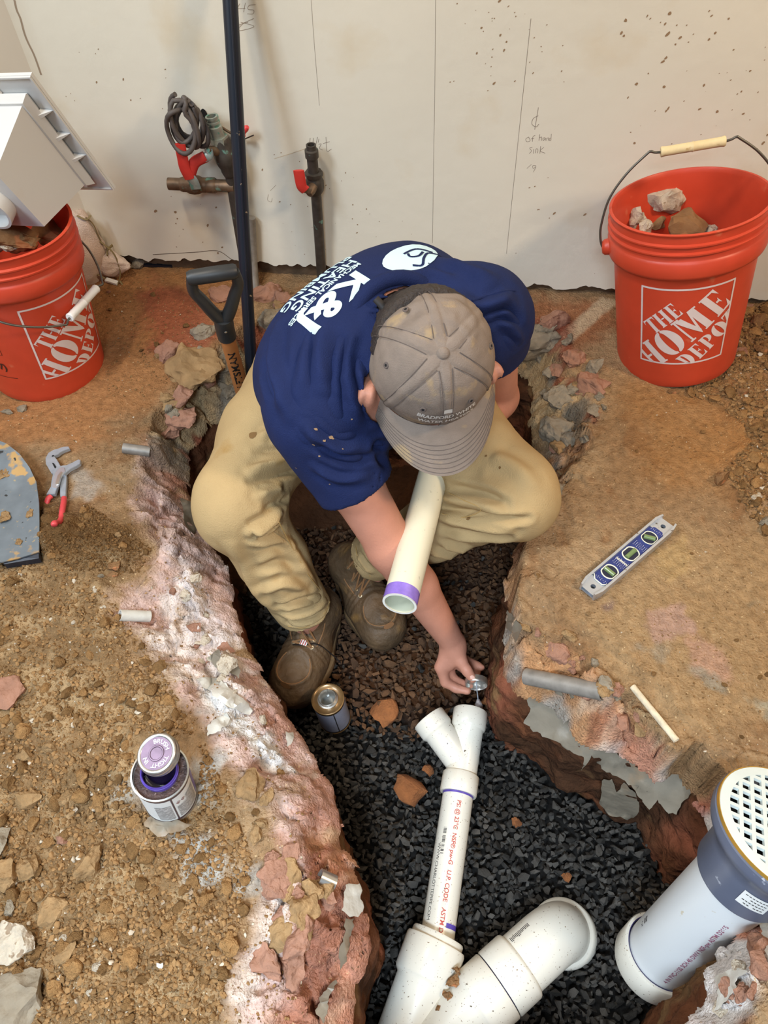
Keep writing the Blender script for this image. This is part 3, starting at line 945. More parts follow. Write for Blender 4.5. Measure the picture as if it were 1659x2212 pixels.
def lump_on_bed(px, py, s, label, k=0, sq=1.):
    z = BED + .015
    p = Z(px, py, z)
    o = obj('clay_lump', CLAY[k % 4])
    place(o, (p[0], p[1], z), s, rnd, .35)
    o.scale.z *= sq
    tag(o, label, 'clay lump')
    return o


for px, py, s, lb in [(885, 1705, .028, 'largest orange clay lump on the gravel left of the wye'), (1112, 1655 + 120, .008, 'small orange clay lump right of the printed pipe'),
                      (925, 1665, .012, 'orange clay crumb beside the largest clay lump'), (1052, 1515, .012, 'round orange clay lump behind the wye socket'),
                      (1118, 1778, .009, 'tiny orange clay pebble by the earth wall'), (830, 1540, .030, 'broad orange clay lump between can and wye'),
                      (1225, 1975, .012, 'orange clay scrap right of the elbow on the gravel'), (1225, 1895, .010, 'orange clay scrap on the gravel below the film sheets'), (1120, 1590, .010, 'clay pebble right of the wye fitting')]:
    lump_on_bed(px, py, s, lb, rnd.randrange(4), .7)

# clods and crumbs of dirt on the slab
def inside(px, py, poly):
    c = False
    for i in range(len(poly)):
        ax, ay = poly[i]; bx_, by_ = poly[i - 1]
        if (ay > py) != (by_ > py) and px < (bx_ - ax) * (py - ay) / (by_ - ay) + ax: c = not c
    return c


L_DIRT = [(0, 1230), (150, 1230), (250, 1310), (340, 1430), (420, 1580), (500, 1720), (545, 1860), (520, 2000), (470, 2212), (0, 2212)]
M_DIRT = [(90, 1085), (190, 1090), (330, 1190), (300, 1240), (180, 1250), (90, 1210)]
R_DIRT = [(1590, 670), (1659, 660), (1659, 1160), (1620, 1120), (1560, 1020), (1620, 960), (1560, 880), (1480, 850), (1540, 770)]
R_ANY = [(1250, 820), (1659, 820), (1659, 1640), (1500, 1640), (1130, 1330), (1220, 1060)]
L_ANY = [(0, 880), (330, 900), (300, 1050), (440, 1240), (520, 1450), (640, 1640), (720, 1850), (620, 2212), (0, 2212)]
U_ANY = [(230, 600), (420, 600), (440, 740), (380, 860), (230, 860)]
avoid = [[(290, 1590), (430, 1590), (440, 1760), (300, 1760)], [(0, 940), (90, 940), (90, 1220), (0, 1220)], [(1240, 1100), (1470, 1100), (1470, 1300), (1240, 1300)], [(90, 960), (180, 960), (180, 1180), (90, 1180)],
         [(0, 440), (225, 440), (225, 880), (0, 880)], [(1310, 300), (1659, 300), (1580, 800), (1340, 800)]]
CR = [hull_rock(600 + k, 14, (1, .92, .85), .22) for k in range(10)]
dirt_g, pale_g, dark_g = G(), G(), G()
clods_done = []
n_clod = 0


MARKS = [(350, 1560, 'behind the primer can'), (250, 1680, 'left of the primer can'), (470, 1740, 'right of the primer can'), (330, 1850, 'in front of the primer can'), (60, 1300, 'below the shovel blade'), (250, 1340, 'below the pliers mound'),
         (60, 1480, 'around the pink shard at the left edge'), (60, 1680, 'along the left edge above the big stones'), (130, 1880, 'around the largest tan clod'), (80, 2050, 'by the white mortar stone'), (330, 2020, 'on the trampled patch'), (160, 2190, 'by the big bottom left stone'), (380, 2180, 'along the bottom edge'), (480, 1980, 'near the broken lower left edge')]


def fill(poly, count, rmin, rmax, pale, singles, label, group):
    global n_clod
    x0, x1 = min(p[0] for p in poly), max(p[0] for p in poly); y0, y1 = min(p[1] for p in poly), max(p[1] for p in poly)
    made = 0; tries = 0
    while made < count and tries < count * 8:
        tries += 1
        px, py = rnd.uniform(x0, x1), rnd.uniform(y0, y1)
        if not inside(px, py, poly) or any(inside(px, py, a) for a in avoid): continue
        p = Z(px, py, 0)
        z = float(gz(p[0], p[1]))
        if z < -.07: continue
        made += 1
        r = rmin + (rmax - rmin) * rnd.random() ** 3.2
        if made <= singles:
            r = rmax * rnd.uniform(.9, 1.9)
            if any((p[0] - a) ** 2 + (p[1] - b) ** 2 < (.9 * (r + c)) ** 2 for a, b, c in clods_done): continue
            clods_done.append((p[0], p[1], r))
            o = obj('dirt_clod', CLODS[rnd.randrange(10)])
            place(o, (p[0], p[1], z), r, rnd)
            if poly is L_DIRT:
                ph = min(MARKS, key=lambda m_: (m_[0] - px) ** 2 + (m_[1] - py) ** 2)[2]
                tag(o, 'brown dirt clod on the soil ' + ph, 'clod', 'dirt clods ' + ph)
            else:
                tag(o, label, 'clod', group)
            n_clod += 1
        else:
            mt = Matrix.Translation((p[0], p[1], z + r * .2)) @ Matrix.Rotation(rnd.uniform(0, 6.28), 4, (rnd.random(), rnd.random(), 1)) @ Matrix.Diagonal((r, r * .9, r * .75, 1))
            (pale_g if rnd.random() < pale else dark_g if poly is M_DIRT else dirt_g).add(*CR[rnd.randrange(10)], mt)


fill(L_DIRT, 15000, .0011, .0066, .025, 130, 'brown dirt clod on the loose soil left of the trench', 'dirt clods left of the trench')
fill(M_DIRT, 3600, .001, .0042, .0, 12, 'dark brown clod on the soil heap by the pliers', 'dirt clods around the pliers')
fill(R_DIRT, 3600, .0016, .0085, .03, 46, 'brown dirt clod in the soil heap right of the bucket', 'dirt clods beside the right bucket')
fill(R_ANY, 1500, .0007, .0032, .06, 14, 'small dusty clod on the bare slab right of the trench', 'clods on the right slab')
fill(L_ANY, 4200, .0007, .004, .10, 16, 'small clod on the broken pink edge left of the trench', 'clods on the broken edge')
fill(U_ANY, 900, .0008, .004, .06, 8, 'small clod on the red floor behind the left bucket', 'clods behind the left bucket')
tag(obj('loose_dirt', dirt_g, m=M['dirt']), 'loose brown dirt crumbs scattered over the slab', 'dirt', kind='stuff')
tag(obj('dark_dirt', dark_g, m=mat('dark_soil', srgb(106, 78, 48), .97, island=.2, bump=.001, bscale=400, spec=.1)), 'dark brown soil crumbs heaped over the pliers handles', 'dirt', kind='stuff')
tag(obj('pale_crumbs', pale_g, m=M['stone_white']), 'tiny pale mortar crumbs scattered over the slab', 'crumbs', kind='stuff')


def rock_at(px, py, size, mt, label, name='stone', seed=1, squash=(1, .8, .6), rz=0., tilt=(0, 0), cat='stone', sink=.25, amp=.09, n=14):
    p = gnd(px, py)
    o = obj(name, rough_rock(seed, n, squash, 3 if size > .03 else 2, amp, name, 38), m=M[mt])
    o.location = (p.x, p.y, p.z + size * squash[2] * (.9 - sink * 2))
    o.scale = (size,) * 3
    o.rotation_euler = (tilt[0], tilt[1], rz)
    return tag(o, label, cat)


rock_at(195, 1868, .031, 'stone_tan', 'largest round brown clod below the primer can', 'dirt_lump', 31, (1, 1, .8), .4, cat='clod', amp=.12)
rock_at(118, 1975, .026, 'stone_tan', 'yellow-tan angular stone left of the trampled patch', 'stone', 32, (.9, 1, .5), .8)
rock_at(30, 2040, .036, 'stone_white', 'white pitted mortar stone at the left edge', 'mortar_stone', 33, (1, .9, .6), .2)
rock_at(40, 2170, .056, 'stone_grey', 'big flat grey-tan stone in the bottom left corner', 'stone', 34, (1, 1, .4), .5)
rock_at(12, 1895, .030, 'stone_tan', 'tan clod cut by the left edge above the white stone', 'dirt_lump', 35, (1, .9, .7), .3, cat='clod', amp=.12)
rock_at(62, 1878, .020, 'stone_tan', 'round tan clod beside the left edge clod', 'dirt_lump', 36, (1, .9, .7), 1.3, cat='clod', amp=.12)
rock_at(22, 1960, .016, 'stone_grey', 'narrow grey stone above the white mortar stone', 'stone', 37, (.5, 1, .5), .2)
rock_at(-6, 1830, .034, 'stone_grey', 'blue-grey concrete chip at the left edge', 'concrete_chip', 38, (.8, 1, .5), .2)
rock_at(10, 1502, .040, 'stone_red', 'flat pink concrete shard at the left edge', 'concrete_shard', 39, (1, .95, .35), .6)
rock_at(110, 1618, .016, 'stone_tan', 'upper clod of the dark trio on the left soil', 'dirt_lump', 40, cat='clod', amp=.12)
rock_at(64, 1630, .020, 'stone_tan', 'left clod of the dark trio on the left soil', 'dirt_lump', 41, cat='clod', amp=.12)
rock_at(65, 1728, .022, 'stone_tan', 'long tan clod left of the rounded clod', 'dirt_lump', 42, (1.2, .8, .6), .1, cat='clod', amp=.12)
rock_at(140, 1725, .017, 'stone_tan', 'rounded clod left of the primer can', 'dirt_lump', 43, cat='clod', amp=.12)
rock_at(188, 1718, .010, 'stone_white', 'small white stone left of the primer can', 'mortar_stone', 44, (.8, 1, .7))
rock_at(135, 1815, .011, 'stone_red', 'pinkish mortar pebble above the largest clod', 'mortar_stone', 45)
rock_at(145, 2060, .018, 'stone_tan', 'wedge of tan stone below the yellow-tan stone', 'stone', 46, (1.2, .7, .5), .6)
rock_at(138, 2028, .008, 'stone_white', 'round white pebble right of the white mortar stone', 'pebble', 47, cat='pebble')
rock_at(207, 2035, .007, 'stone_grey', 'pale blue chip on the trampled soil', 'chip', 48, (.6, 1, .4), cat='chip')
rock_at(236, 2008, .007, 'stone_white', 'white chip above the pale blue chip', 'chip', 49, (1, .7, .4), cat='chip')
rock_at(210, 2090, .009, 'stone_white', 'white pebble under the pale blue chip', 'pebble', 50, cat='pebble')
rock_at(195, 2145, .008, 'stone_white', 'white chip near the bottom left boulder', 'chip', 51, (1, .8, .4), cat='chip')
rock_at(248, 1255 - 30, .014, 'stone_brown', 'brown round clod below the pliers', 'dirt_lump', 52, (1, .9, .7), cat='clod')
rock_at(245, 1242, .013, 'stone_brown', 'flat dark clod on the mound edge', 'dirt_lump', 53, (1, .7, .5), cat='clod')
rock_at(257, 1157, .009, 'stone_tan', 'tan pebble on the dark soil mound', 'pebble', 54, cat='pebble')
rock_at(218, 1245, .008, 'stone_grey', 'pale grey pebble at the foot of the mound', 'pebble', 55, cat='pebble')
rock_at(1560, 1040, .024, 'stone_brown', 'dark lone clod on the right slab', 'dirt_lump', 56, (1, .9, .75), .4, cat='clod', amp=.1)
rock_at(1600, 850, .017, 'stone_brown', 'round clod in front of the right heap', 'dirt_lump', 57, (1, .9, .8), cat='clod', amp=.1)
rock_at(1635, 1075, .014, 'stone_white', 'pale stone near the right edge below the heap', 'mortar_stone', 58, (1.1, .7, .6), .4)
rock_at(1655, 1130, .020, 'stone_grey', 'grey stone cut by the right edge', 'stone', 59)
rock_at(1566, 775, .026, 'stone_tan', 'tan stone leaning on the foot of the right bucket', 'stone', 60, (1.1, .8, .6), .5)
rock_at(1640, 700, .028, 'stone_brown', 'big brown clod against the wall at the right edge', 'dirt_lump', 61, (1, .9, .8), .5, cat='clod', amp=.1)
rock_at(1640, 760, .022, 'stone_brown', 'angular brown clod below the wall clod', 'dirt_lump', 62, (1, .9, .6), .2, cat='clod')
rock_at(1612, 672, .030, 'stone_red', 'flat red shard against the wall by the right bucket', 'concrete_shard', 63, (1.2, .8, .35), .3)
rock_at(1600, 765, .022, 'stone_red', 'pinkish slab chip in the right heap', 'concrete_shard', 64, (1.1, .8, .4), .3)
rock_at(1455, 847, .012, 'stone_brown', 'low clod in front of the right bucket', 'dirt_lump', 65, (1.3, .8, .5), cat='clod')
rock_at(1462, 868, .005, 'stone_white', 'tiny white chip in front of the right bucket', 'chip', 66, (.6, 1, .5), cat='chip')
rock_at(1270, 1327, .007, 'stone_tan', 'lone round pebble on the ledge below the level', 'pebble', 67, cat='pebble')
rock_at(1288, 832, .016, 'stone_white', 'flat pale flake standing on the right rim', 'chip', 68, (.6, 1, .3), .2, (.3, .2), cat='chip')
rock_at(345, 770, .014, 'stone_tan', 'tan chip behind the left bucket', 'stone', 69, (1, .8, .6))
rock_at(50, 885, .016, 'stone_grey', 'pale chip at the foot of the left bucket', 'stone', 70, (1, .8, .5))
rock_at(16, 892, .014, 'stone_grey', 'grey chip by the foot of the left bucket', 'stone', 71, (1.2, .8, .5))
rock_at(300, 575, .026, 'stone_grey', 'grey rock against the wall behind the sacks', 'stone', 72, (1, .9, .7))
rock_at(272, 578, .022, 'stone_brown', 'dark rock beside the grey wall rock', 'stone', 73, (1, .9, .7))
rock_at(236, 632, .008, 'stone_red', 'pink pebble under the lying sack', 'pebble', 74, cat='pebble')
# broken slab rocks around the rim behind the man
for px, py, s, mt_, sq, rz, sd_, lb in [(420, 795, .075, 'stone_tan', (1, 1.1, .55), .5, 81, 'big tan broken rock at the rim beside the shovel'), (575, 640, .05, 'stone_red', (1, .8, .6), .3, 82, 'red broken rock behind the black pole'),
                                        (615, 650, .04, 'stone_red', (1, .8, .6), 1.0, 83, 'red-brown broken rock behind the shirt'), (590, 690, .05, 'stone_grey', (1, .9, .6), .2, 84, 'grey-white rock between pole and shirt'),
                                        (480, 640, .045, 'stone_red', (1.2, .8, .5), .1, 85, 'dark red rock framed by the shovel grip'), (1165, 745, .075, 'stone_grey', (1.1, .8, .7), .5, 86, 'layered grey rock under the left sleeve'),
                                        (1195, 700, .05, 'stone_red', (1, .8, .6), .2, 87, 'dark red broken concrete right of the sleeve'), (1270, 835, .055, 'stone_red', (1, 1, .45), .4, 88, 'red concrete chunk on the right rim'),
                                        (1205, 860, .04, 'stone_grey', (1, .9, .7), .7, 89, 'crumbly grey mortar on the right rim'), (1200, 930, .045, 'stone_grey', (1, 1, .7), .1, 90, 'crumbly mortar chunk above the left knee'),
                                        (1240, 775, .035, 'stone_red', (1, .9, .7), .6, 91, 'reddish chunk at the back right corner of the hole'), (385, 900, .05, 'stone_red', (1, .9, .5), .1, 92, 'pinkish rock on the left rim above the stub pipe'),
                                        (440, 720, .04, 'stone_grey', (1, .8, .6), .4, 93, 'grey rock left of the shovel socket')]:
    rock_at(px, py, s, mt_, lb, 'broken_rock', sd_, sq, rz, sink=.40, amp=.11, n=22, cat='rock')


# ------------------------------------------------------------------ lettering
def text_geo(txt, size=1., bold=.0, align='CENTER'):
    c = bpy.data.curves.new('lettering', 'FONT')
    c.body = txt; c.size = size; c.offset = bold; c.align_x = align; c.align_y = 'CENTER'
    o = bpy.data.objects.new('lettering', c)
    me = o.to_mesh()
    v = [(p.co.x, p.co.y) for p in me.vertices]; f = [tuple(p.vertices) for p in me.polygons]
    o.to_mesh_clear()
    bpy.data.objects.remove(o); bpy.data.curves.remove(c)
    return v, f


def cut_geo(v, f, step, lo, hi):
    """slice a flat mesh at regular x so that it can be bent"""
    bm = bmesh.new()
    vs = [bm.verts.new((x, y, 0)) for x, y in v]
    for q in f:
        try: bm.faces.new([vs[i] for i in q])
        except ValueError: pass
    x = lo + step
    while x < hi:
        bmesh.ops.bisect_plane(bm, geom=bm.verts[:] + bm.edges[:] + bm.faces[:], plane_co=(x, 0, 0), plane_no=(1, 0, 0))
        x += step
    bm.verts.index_update()
    out = [(p.co.x, p.co.y) for p in bm.verts], [tuple(p.index for p in q.verts) for q in bm.faces]
    bm.free()
    return out


def R4(x0, y0, x1, y1): return [(x0, y0), (x1, y0), (x1, y1), (x0, y1)]


def ell(cx, cy, rx, ry, a0, a1, n=14): return [(cx + rx * math.cos(a0 + (a1 - a0) * k / n), cy + ry * math.sin(a0 + (a1 - a0) * k / n)) for k in range(n + 1)]


def stem(x0, x1): return [R4(x0, .06, x1, .94), R4(x0 - .06, 0, x1 + .06, .06), R4(x0 - .06, .94, x1 + .06, 1)]


def half(cx, rx, ry, ix, iy, side):
    a0, a1 = (-math.pi / 2, math.pi / 2) if side > 0 else (math.pi / 2, 3 * math.pi / 2)
    o = ell(cx, .5, rx, ry, a0, a1); i = ell(cx, .5, ix, iy, a0, a1)
    return [[o[k], o[k + 1], i[k + 1], i[k]] for k in range(len(o) - 1)]


def earm(y): return [R4(.40, y, .62, y + .06)]


GLYPH = {
    'T': (.9, stem(.32, .60) + [R4(.02, .90, .28, 1), R4(.64, .90, .90, 1), [(.02, .9), (.02, .70), (.10, .9)], [(.90, .9), (.82, .9), (.90, .70)]]),
    'H': (1.06, stem(.10, .36) + stem(.68, .94) + [R4(.40, .46, .64, .54)]),
    'E': (.82, stem(.10, .36) + [R4(.40, .93, .70, 1), R4(.40, 0, .72, .07), R4(.40, .46, .56, .54), [(.70, 1), (.58, .93), (.70, .70)], [(.72, 0), (.72, .32), (.58, .07)], [(.56, .36), (.56, .64), (.48, .5)]]),
    'O': (1.0, half(.53, .47, .52, .11, .44, 1) + half(.47, .47, .52, .11, .44, -1)),
    'M': (1.3, [R4(.06, 0, .30, .06), R4(.14, .06, .22, 1), [(.06, 1), (.06, .94), (.40, .94), (.40, 1)], [(.22, .94), (.50, .94), (.70, .18), (.62, .0)], [(.66, .10), (.90, .94), (.84, 1), (.62, .30)], R4(.84, .06, 1.12, .94), R4(.78, 0, 1.20, .06), R4(.84, .94, 1.20, 1)]),
    'D': (.98, stem(.10, .36) + half(.42, .48, .5, .14, .43, 1)),
    'P': (.86, stem(.10, .36) + [[(a, .5 + b * .5 + .22) for a, b in [(x, (y - .5) * 1.1) for x, y in q]] for q in half(.42, .38, .5, .12, .36, 1)]),
    ' ': (.5, []),
}


def stencil(txt, h, wx=.82):
    v, f, x = [], [], 0.
    for ch in txt:
        adv, polys = GLYPH[ch]
        for p in polys:
            f.append(tuple(range(len(v), len(v) + len(p))))
            v += [((x + a) * h * wx, b * h) for a, b in p]
        x += adv + .04
    return v, f, x * h * wx


# ------------------------------------------------------------------ orange buckets
def bucket_r(z):
    return .1285 + (.1465 - .1285) * z / .368


def make_bucket(name, label, loc, rot, bail_ang, logo_az, grip_mat, extra_print=None):
    t = thing(name, label, 'bucket', loc, rot)
    H = .368
    pr = [(.0, .004), (.120, .004), (.1265, .0), (.1290, .006)]
    pr += [(bucket_r(z), z) for z in np.linspace(.02, .268, 12)]
    z0 = .272
    pr += [(bucket_r(z0) + .002, z0), (.1525, z0 + .004), (.1545, z0 + .010), (.1545, z0 + .036), (.1515, z0 + .040), (.1500, z0 + .042), (.1500, z0 + .052),
           (.1548, z0 + .0545), (.1548, z0 + .0575), (.1500, z0 + .060), (.1500, z0 + .0685), (.1545, z0 + .071), (.1545, z0 + .074), (.1500, z0 + .0765), (.1500, H - .006), (.1525, H - .004), (.1528, H - .001), (.1510, H), (.1470, H), (.1455, H - .003)]
    pr += [(bucket_r(z) - .0025, z) for z in np.linspace(H - .01, .012, 10)] + [(.0, .010)]
    obj('bucket_body', G().lathe(pr, 96), t, m=M['bucket'])
    # bail with ears, wire and grip; pivots on local x
    for s in (-1, 1):
        g = G().lathe([(0, .014), (.012, .013), (.016, .008), (.017, 0)], 20, frame((s * .1535, 0, .292), (s, 0, 0)))
        obj('bail_ear', g, t, m=M['bucket'])
    rb = .176
    ca, sa = math.cos(bail_ang), math.sin(bail_ang)

    def bp(x, h): return Vector((x, -h * sa, .292 + h * ca))
    path = [bp(-.166, 0), bp(-.170, .02)]
    prof = [(-.168, .05), (-.152, .10), (-.120, .142), (-.084, .172), (-.076, .176), (-.060, .172)]
    path += [bp(x, h) for x, h in prof] + [bp(0, .172)] + [bp(-x, h) for x, h in reversed(prof)] + [bp(.170, .02), bp(.166, 0)]
    sp = bez(path, 6)
    wr = obj('bail_wire', G().tube([Vector((-.148, 0, .292))] + sp + [Vector((.148, 0, .292))], .0024, 8), t, m=M['wire'])
    gx = [(-.058, .0085), (-.056, .0098), (-.05, .0088), (-.01, .0088), (-.002, .0088), (0, .0098), (.002, .0088), (.05, .0088), (.056, .0098), (.058, .0085)]
    obj('bail_grip', G().tube([bp(x, .172) for x, r in gx], [r for x, r in gx], 14), wr, m=M[grip_mat], label='hollow plastic grip on the wire')

    # printed panel, bent round the bucket
    def wrap(v, f, step=.008):
        v, f = cut_geo(v, f, step, -.1, .1)
        out = []
        for x, y in v:
            z = .158 + y
            r = bucket_r(z) + .0007
            a = logo_az + x / .1385
            out.append((r * math.cos(a), r * math.sin(a), z))
        return out, f
    S = .093
    g = G()
    fw = .004
    for q in (R4(-S, -S, S, -S + fw), R4(-S, S - fw, S, S), R4(-S, -S, -S + fw, S), R4(S - fw, -S, S, S)):
        g.add(*wrap(q, [(0, 1, 2, 3)]))
    c = math.cos(math.pi / 4)
    for txt, h, wx, ox, oy in (('THE', .036, .80, -.058, .030), ('HOME', .066, .80, -.130, -.038), ('DEPOT', .042, .76, -.066, -.088)):
        v, f, wd = stencil(txt, h, wx)
        v = [(x + ox, y + oy) for x, y in v]
        v = [(c * (x - y), c * (x + y)) for x, y in v]
        v = [(min(max(x, -S), S), min(max(y, -S), S)) for x, y in v]
        g.add(*wrap(v, f))
    obj('printed_logo', g, t, m=M['bucket_print'], label='white printed box with slanted stencil words')
    if extra_print is not None:
        g = G()

        def pr_(v, f):
            vv, ff = cut_geo(v, f, .008, -.2, .2)
            g.add([((bucket_r(.158 + y) + .0008) * math.cos(extra_print + x / .1385), (bucket_r(.158 + y) + .0008) * math.sin(extra_print + x / .1385), .158 + y) for x, y in vv], ff)
        for q in (R4(-.03, -.02, .03, -.019), R4(-.03, .02, .03, .021), R4(-.03, .06, .03, .061), R4(.029, -.02, .03, .061), R4(-.005, -.02, -.004, .061), R4(-.03, -.085, .04, -.0835)):
            pr_(q, [(0, 1, 2, 3)])
        for k, (x0, y0) in enumerate([(.004, -.01), (.004, .005), (.004, .03), (.004, .045), (-.024, -.01), (-.024, .006), (-.024, .032), (-.024, .046)]):
            pr_(R4(x0, y0, x0 + .018, y0 + .003), [(0, 1, 2, 3)]); pr_(R4(x0, y0 + .005, x0 + .013, y0 + .008), [(0, 1, 2, 3)])
        v, f = text_geo('(707)', .024, .0008)
        pr_([(x - .0, y - .055) for x, y in v], f)
        obj('black_print', g, t, m=M['bucket_black'], label='small black printed table')
    return t


RB_B = Vector(Z(1458, 765, 0)); RB_T = Vector(Z(1490, 418, .37))
ax = (RB_T - RB_B).normalized()
az = math.atan2(-RB_B.y, -RB_B.x)


def tilt_rot(axis, spin):
    q = Vector((0, 0, 1)).rotation_difference(axis)
    return q.to_matrix().to_4x4() @ Matrix.Rotation(spin, 4, 'Z')


# print panel faces the camera, a little to the right
make_bucket('bucket', 'orange bucket full of rubble standing against the wall, its wire handle up', RB_B, tilt_rot(ax, math.radians(-8)), math.radians(-4), az + math.radians(8 + 15), 'grip_old')
LB_B = Vector(Z(62, 720, 0)); LB_B.z = 0
LB_B = Vector((-.790, 1.355, 0))
lax = Vector((.085, .03, 1)).normalized()
spin = math.radians(74)
make_bucket('bucket', 'orange bucket at the left edge carrying a white plastic sink, its handle hanging down', LB_B, tilt_rot(lax, spin), math.radians(118), math.radians(-33) - spin, 'grip', math.radians(-112) - spin)


def in_bucket(base, axis, x, y, h): return Vector(base) + axis * h + Vector((x, y, 0))


def rubble(p, size, sq, rot, mt, label, seed, amp=.16, n=14, name='rubble_stone'):
    o = obj(name, rough_rock(seed, n, sq, 2, amp, name), m=M[mt])
    o.location = p; o.scale = (size,) * 3; o.rotation_euler = rot
    return tag(o, label, 'stone')


RBm = lambda px, py, h: Vector(Z(px, py, h))
rubble(RBm(1438, 425, .285), .068, (1.0, .55, .62), (.5, .15, .2), 'stone_white', 'large pale mortar stone on top of the right bucket rubble', 201, .12)
rubble(RBm(1525, 452, .255), .055, (1.0, .6, .55), (.2, -.3, .6), 'stone_brown', 'brown slab piece at the right of the bucket rubble', 202, .10)
rubble(RBm(1476, 490, .26), .058, (1.0, .7, .5), (.7, .1, -.4), 'stone_brown', 'brown and pink slab piece at the front of the bucket rubble', 203, .10)
rubble(RBm(1372, 470, .265), .036, (.8, .7, .9), (.3, .4, .1), 'stone_white', 'pale crumbly stone at the left inside the right bucket', 204, .2)
rubble(RBm(1396, 492, .27), .026, (.8, .8, .7), (.2, .2, 1.1), 'stone_white', 'small pale crumbly stone at the front left inside the right bucket', 205, .2)
rubble(RBm(1430, 470, .235), .050, (1, .8, .5), (.3, -.2, .3), 'stone_tan', 'tan slab piece under the pale stone in the right bucket', 206, .1)
rubble(RBm(1550, 480, .235), .040, (.8, .7, .8), (.4, .3, .9), 'stone_red', 'reddish stone at the right inside the right bucket', 207, .12)
rubble(RBm(1535, 500, .255), .026, (1, .8, .6), (.1, .2, .4), 'stone_white', 'small speckled stone at the front right inside the right bucket', 208, .15)
for k, (px, py, h, s) in enumerate([(1480, 440, .19, .06), (1410, 450, .19, .06), (1550, 440, .19, .05), (1480, 490, .19, .06)]):
    rubble(RBm(px, py, h), s, (1, .8, .6), (.3 * k, .2, k), 'stone_brown', ['brown stone deep in the middle of the right bucket', 'brown stone deep at the left of the right bucket', 'brown stone deep at the right of the right bucket', 'brown stone deep at the front of the right bucket'][k], 210 + k)
LBm = lambda px, py, h: Vector(Z(px, py, h))
rubble(LBm(25, 505, 0.330), .058, (1, .8, .6), (.3, .5, .6), 'stone_brown', 'big brown stone in the left bucket under the sink', 220, .12)
rubble(LBm(-20, 520, 0.320), .05, (1, .8, .6), (.3, .2, .1), 'stone_tan', 'tan stone at the left edge in the left bucket', 221)
rubble(LBm(62, 518, 0.315), .030, (1, .7, .5), (.1, .5, .6), 'stone_tan', 'small tan stone at the front of the left bucket', 222)
rubble(LBm(105, 500, 0.285), .055, (1, .9, .5), (.1, .2, .6), 'stone_brown', 'dark stone deep at the right of the left bucket', 223)
rubble(LBm(12, 532, 0.320), .028, (1, .7, .5), (.1, .1, .2), 'stone_white', 'pale stone at the rim of the left bucket', 224)
rubble(LBm(60, 480, 0.250), .06, (1, .9, .5), (.1, .2, 1.6), 'stone_brown', 'dark stone deep in the middle of the left bucket', 225)

# ------------------------------------------------------------------ white floor sink lying in the left bucket
FS = Matrix(((.9512, .1814, .2496, -.7172), (-.295, .2975, .908, 1.5541), (.0904, -.9373, .3365, .4503), (0, 0, 0, 1)))
FS.translation = Vector(_C) + (FS.translation - Vector(_C)) * .95
t = thing('floor_sink', 'white square plastic floor sink lying tilted in the left orange bucket', 'sink', FS.translation, FS.to_3x3())


def frustum(g, a0, z0, a1, z1):
    v = [(sx * a0, sy * a0, z0) for sx, sy in ((-1, -1), (1, -1), (1, 1), (-1, 1))] + [(sx * a1, sy * a1, z1) for sx, sy in ((-1, -1), (1, -1), (1, 1), (-1, 1))]
    g.add(v, [(0, 1, 5, 4), (1, 2, 6, 5), (2, 3, 7, 6), (3, 0, 4, 7)])


def ringplate(g, a_out, a_in, z):
    v = [(sx * a, sy * a, z) for a in (a_out, a_in) for sx, sy in ((-1, -1), (1, -1), (1, 1), (-1, 1))]
    g.add(v, [(k, (k + 1) % 4, 4 + (k + 1) % 4, 4 + k) for k in range(4)])


aF, bT, cB, hS = .1340, .0958, .0690, .1605
g = G()
frustum(g, bT + .004, -.008, bT, -.0330)
frustum(g, bT, -.0330, cB, -hS)
g.add([(sx * cB, sy * cB, -hS) for sx, sy in ((-1, -1), (1, -1), (1, 1), (-1, 1))], [(3, 2, 1, 0)])
frustum(g, bT - .004, .0, cB - .004, -hS + .004)
g.add([(sx * (cB - .004), sy * (cB - .004), -hS + .004) for sx, sy in ((-1, -1), (1, -1), (1, 1), (-1, 1))], [(0, 1, 2, 3)])
ringplate(g, bT + .004, bT - .004, -.008)
obj('basin', g, t, m=M['white_plastic'])
g = G()
ringplate(g, aF, bT - .005, 0); ringplate(g, aF, bT + .003, -.007)
frustum(g, aF, 0, aF, -.007)
frustum(g, aF - .001, -.007, aF - .001, -.011); frustum(g, aF - .004, -.007, aF - .004, -.011); ringplate(g, aF - .001, aF - .004, -.011)
obj('flange', g, t, m=M['white_plastic'])
g = G()
frustum(g, bT + .012, -.018, bT + .001, -.034); ringplate(g, bT + .012, bT, -.018); ringplate(g, bT + .005, bT, -.034)
obj('clamp_collar', g, t, m=M['white_plastic'])
for q in range(4):
    mr = Matrix.Rotation(q * math.pi / 2, 4, 'Z')
    for y in (-.062, -.01, .042):
        g = G().add([(bT + .006, y - .0045, -.0075), (aF - .006, y, -.0075), (bT + .006, y + .0045, -.0075), (bT + .004, y - .0045, -.027), (bT + .004, y + .0045, -.027)], [(0, 1, 2), (0, 3, 4, 2), (0, 1, 3), (1, 2, 4), (1, 4, 3)], mr)
        obj('gusset', g, t, m=M['white_plastic'])
g = G().lathe([(.046, -hS), (.046, -hS - .028), (.041, -hS - .028), (.041, -hS)], 40)
obj('outlet_spout', g, t, m=M['white_plastic'])

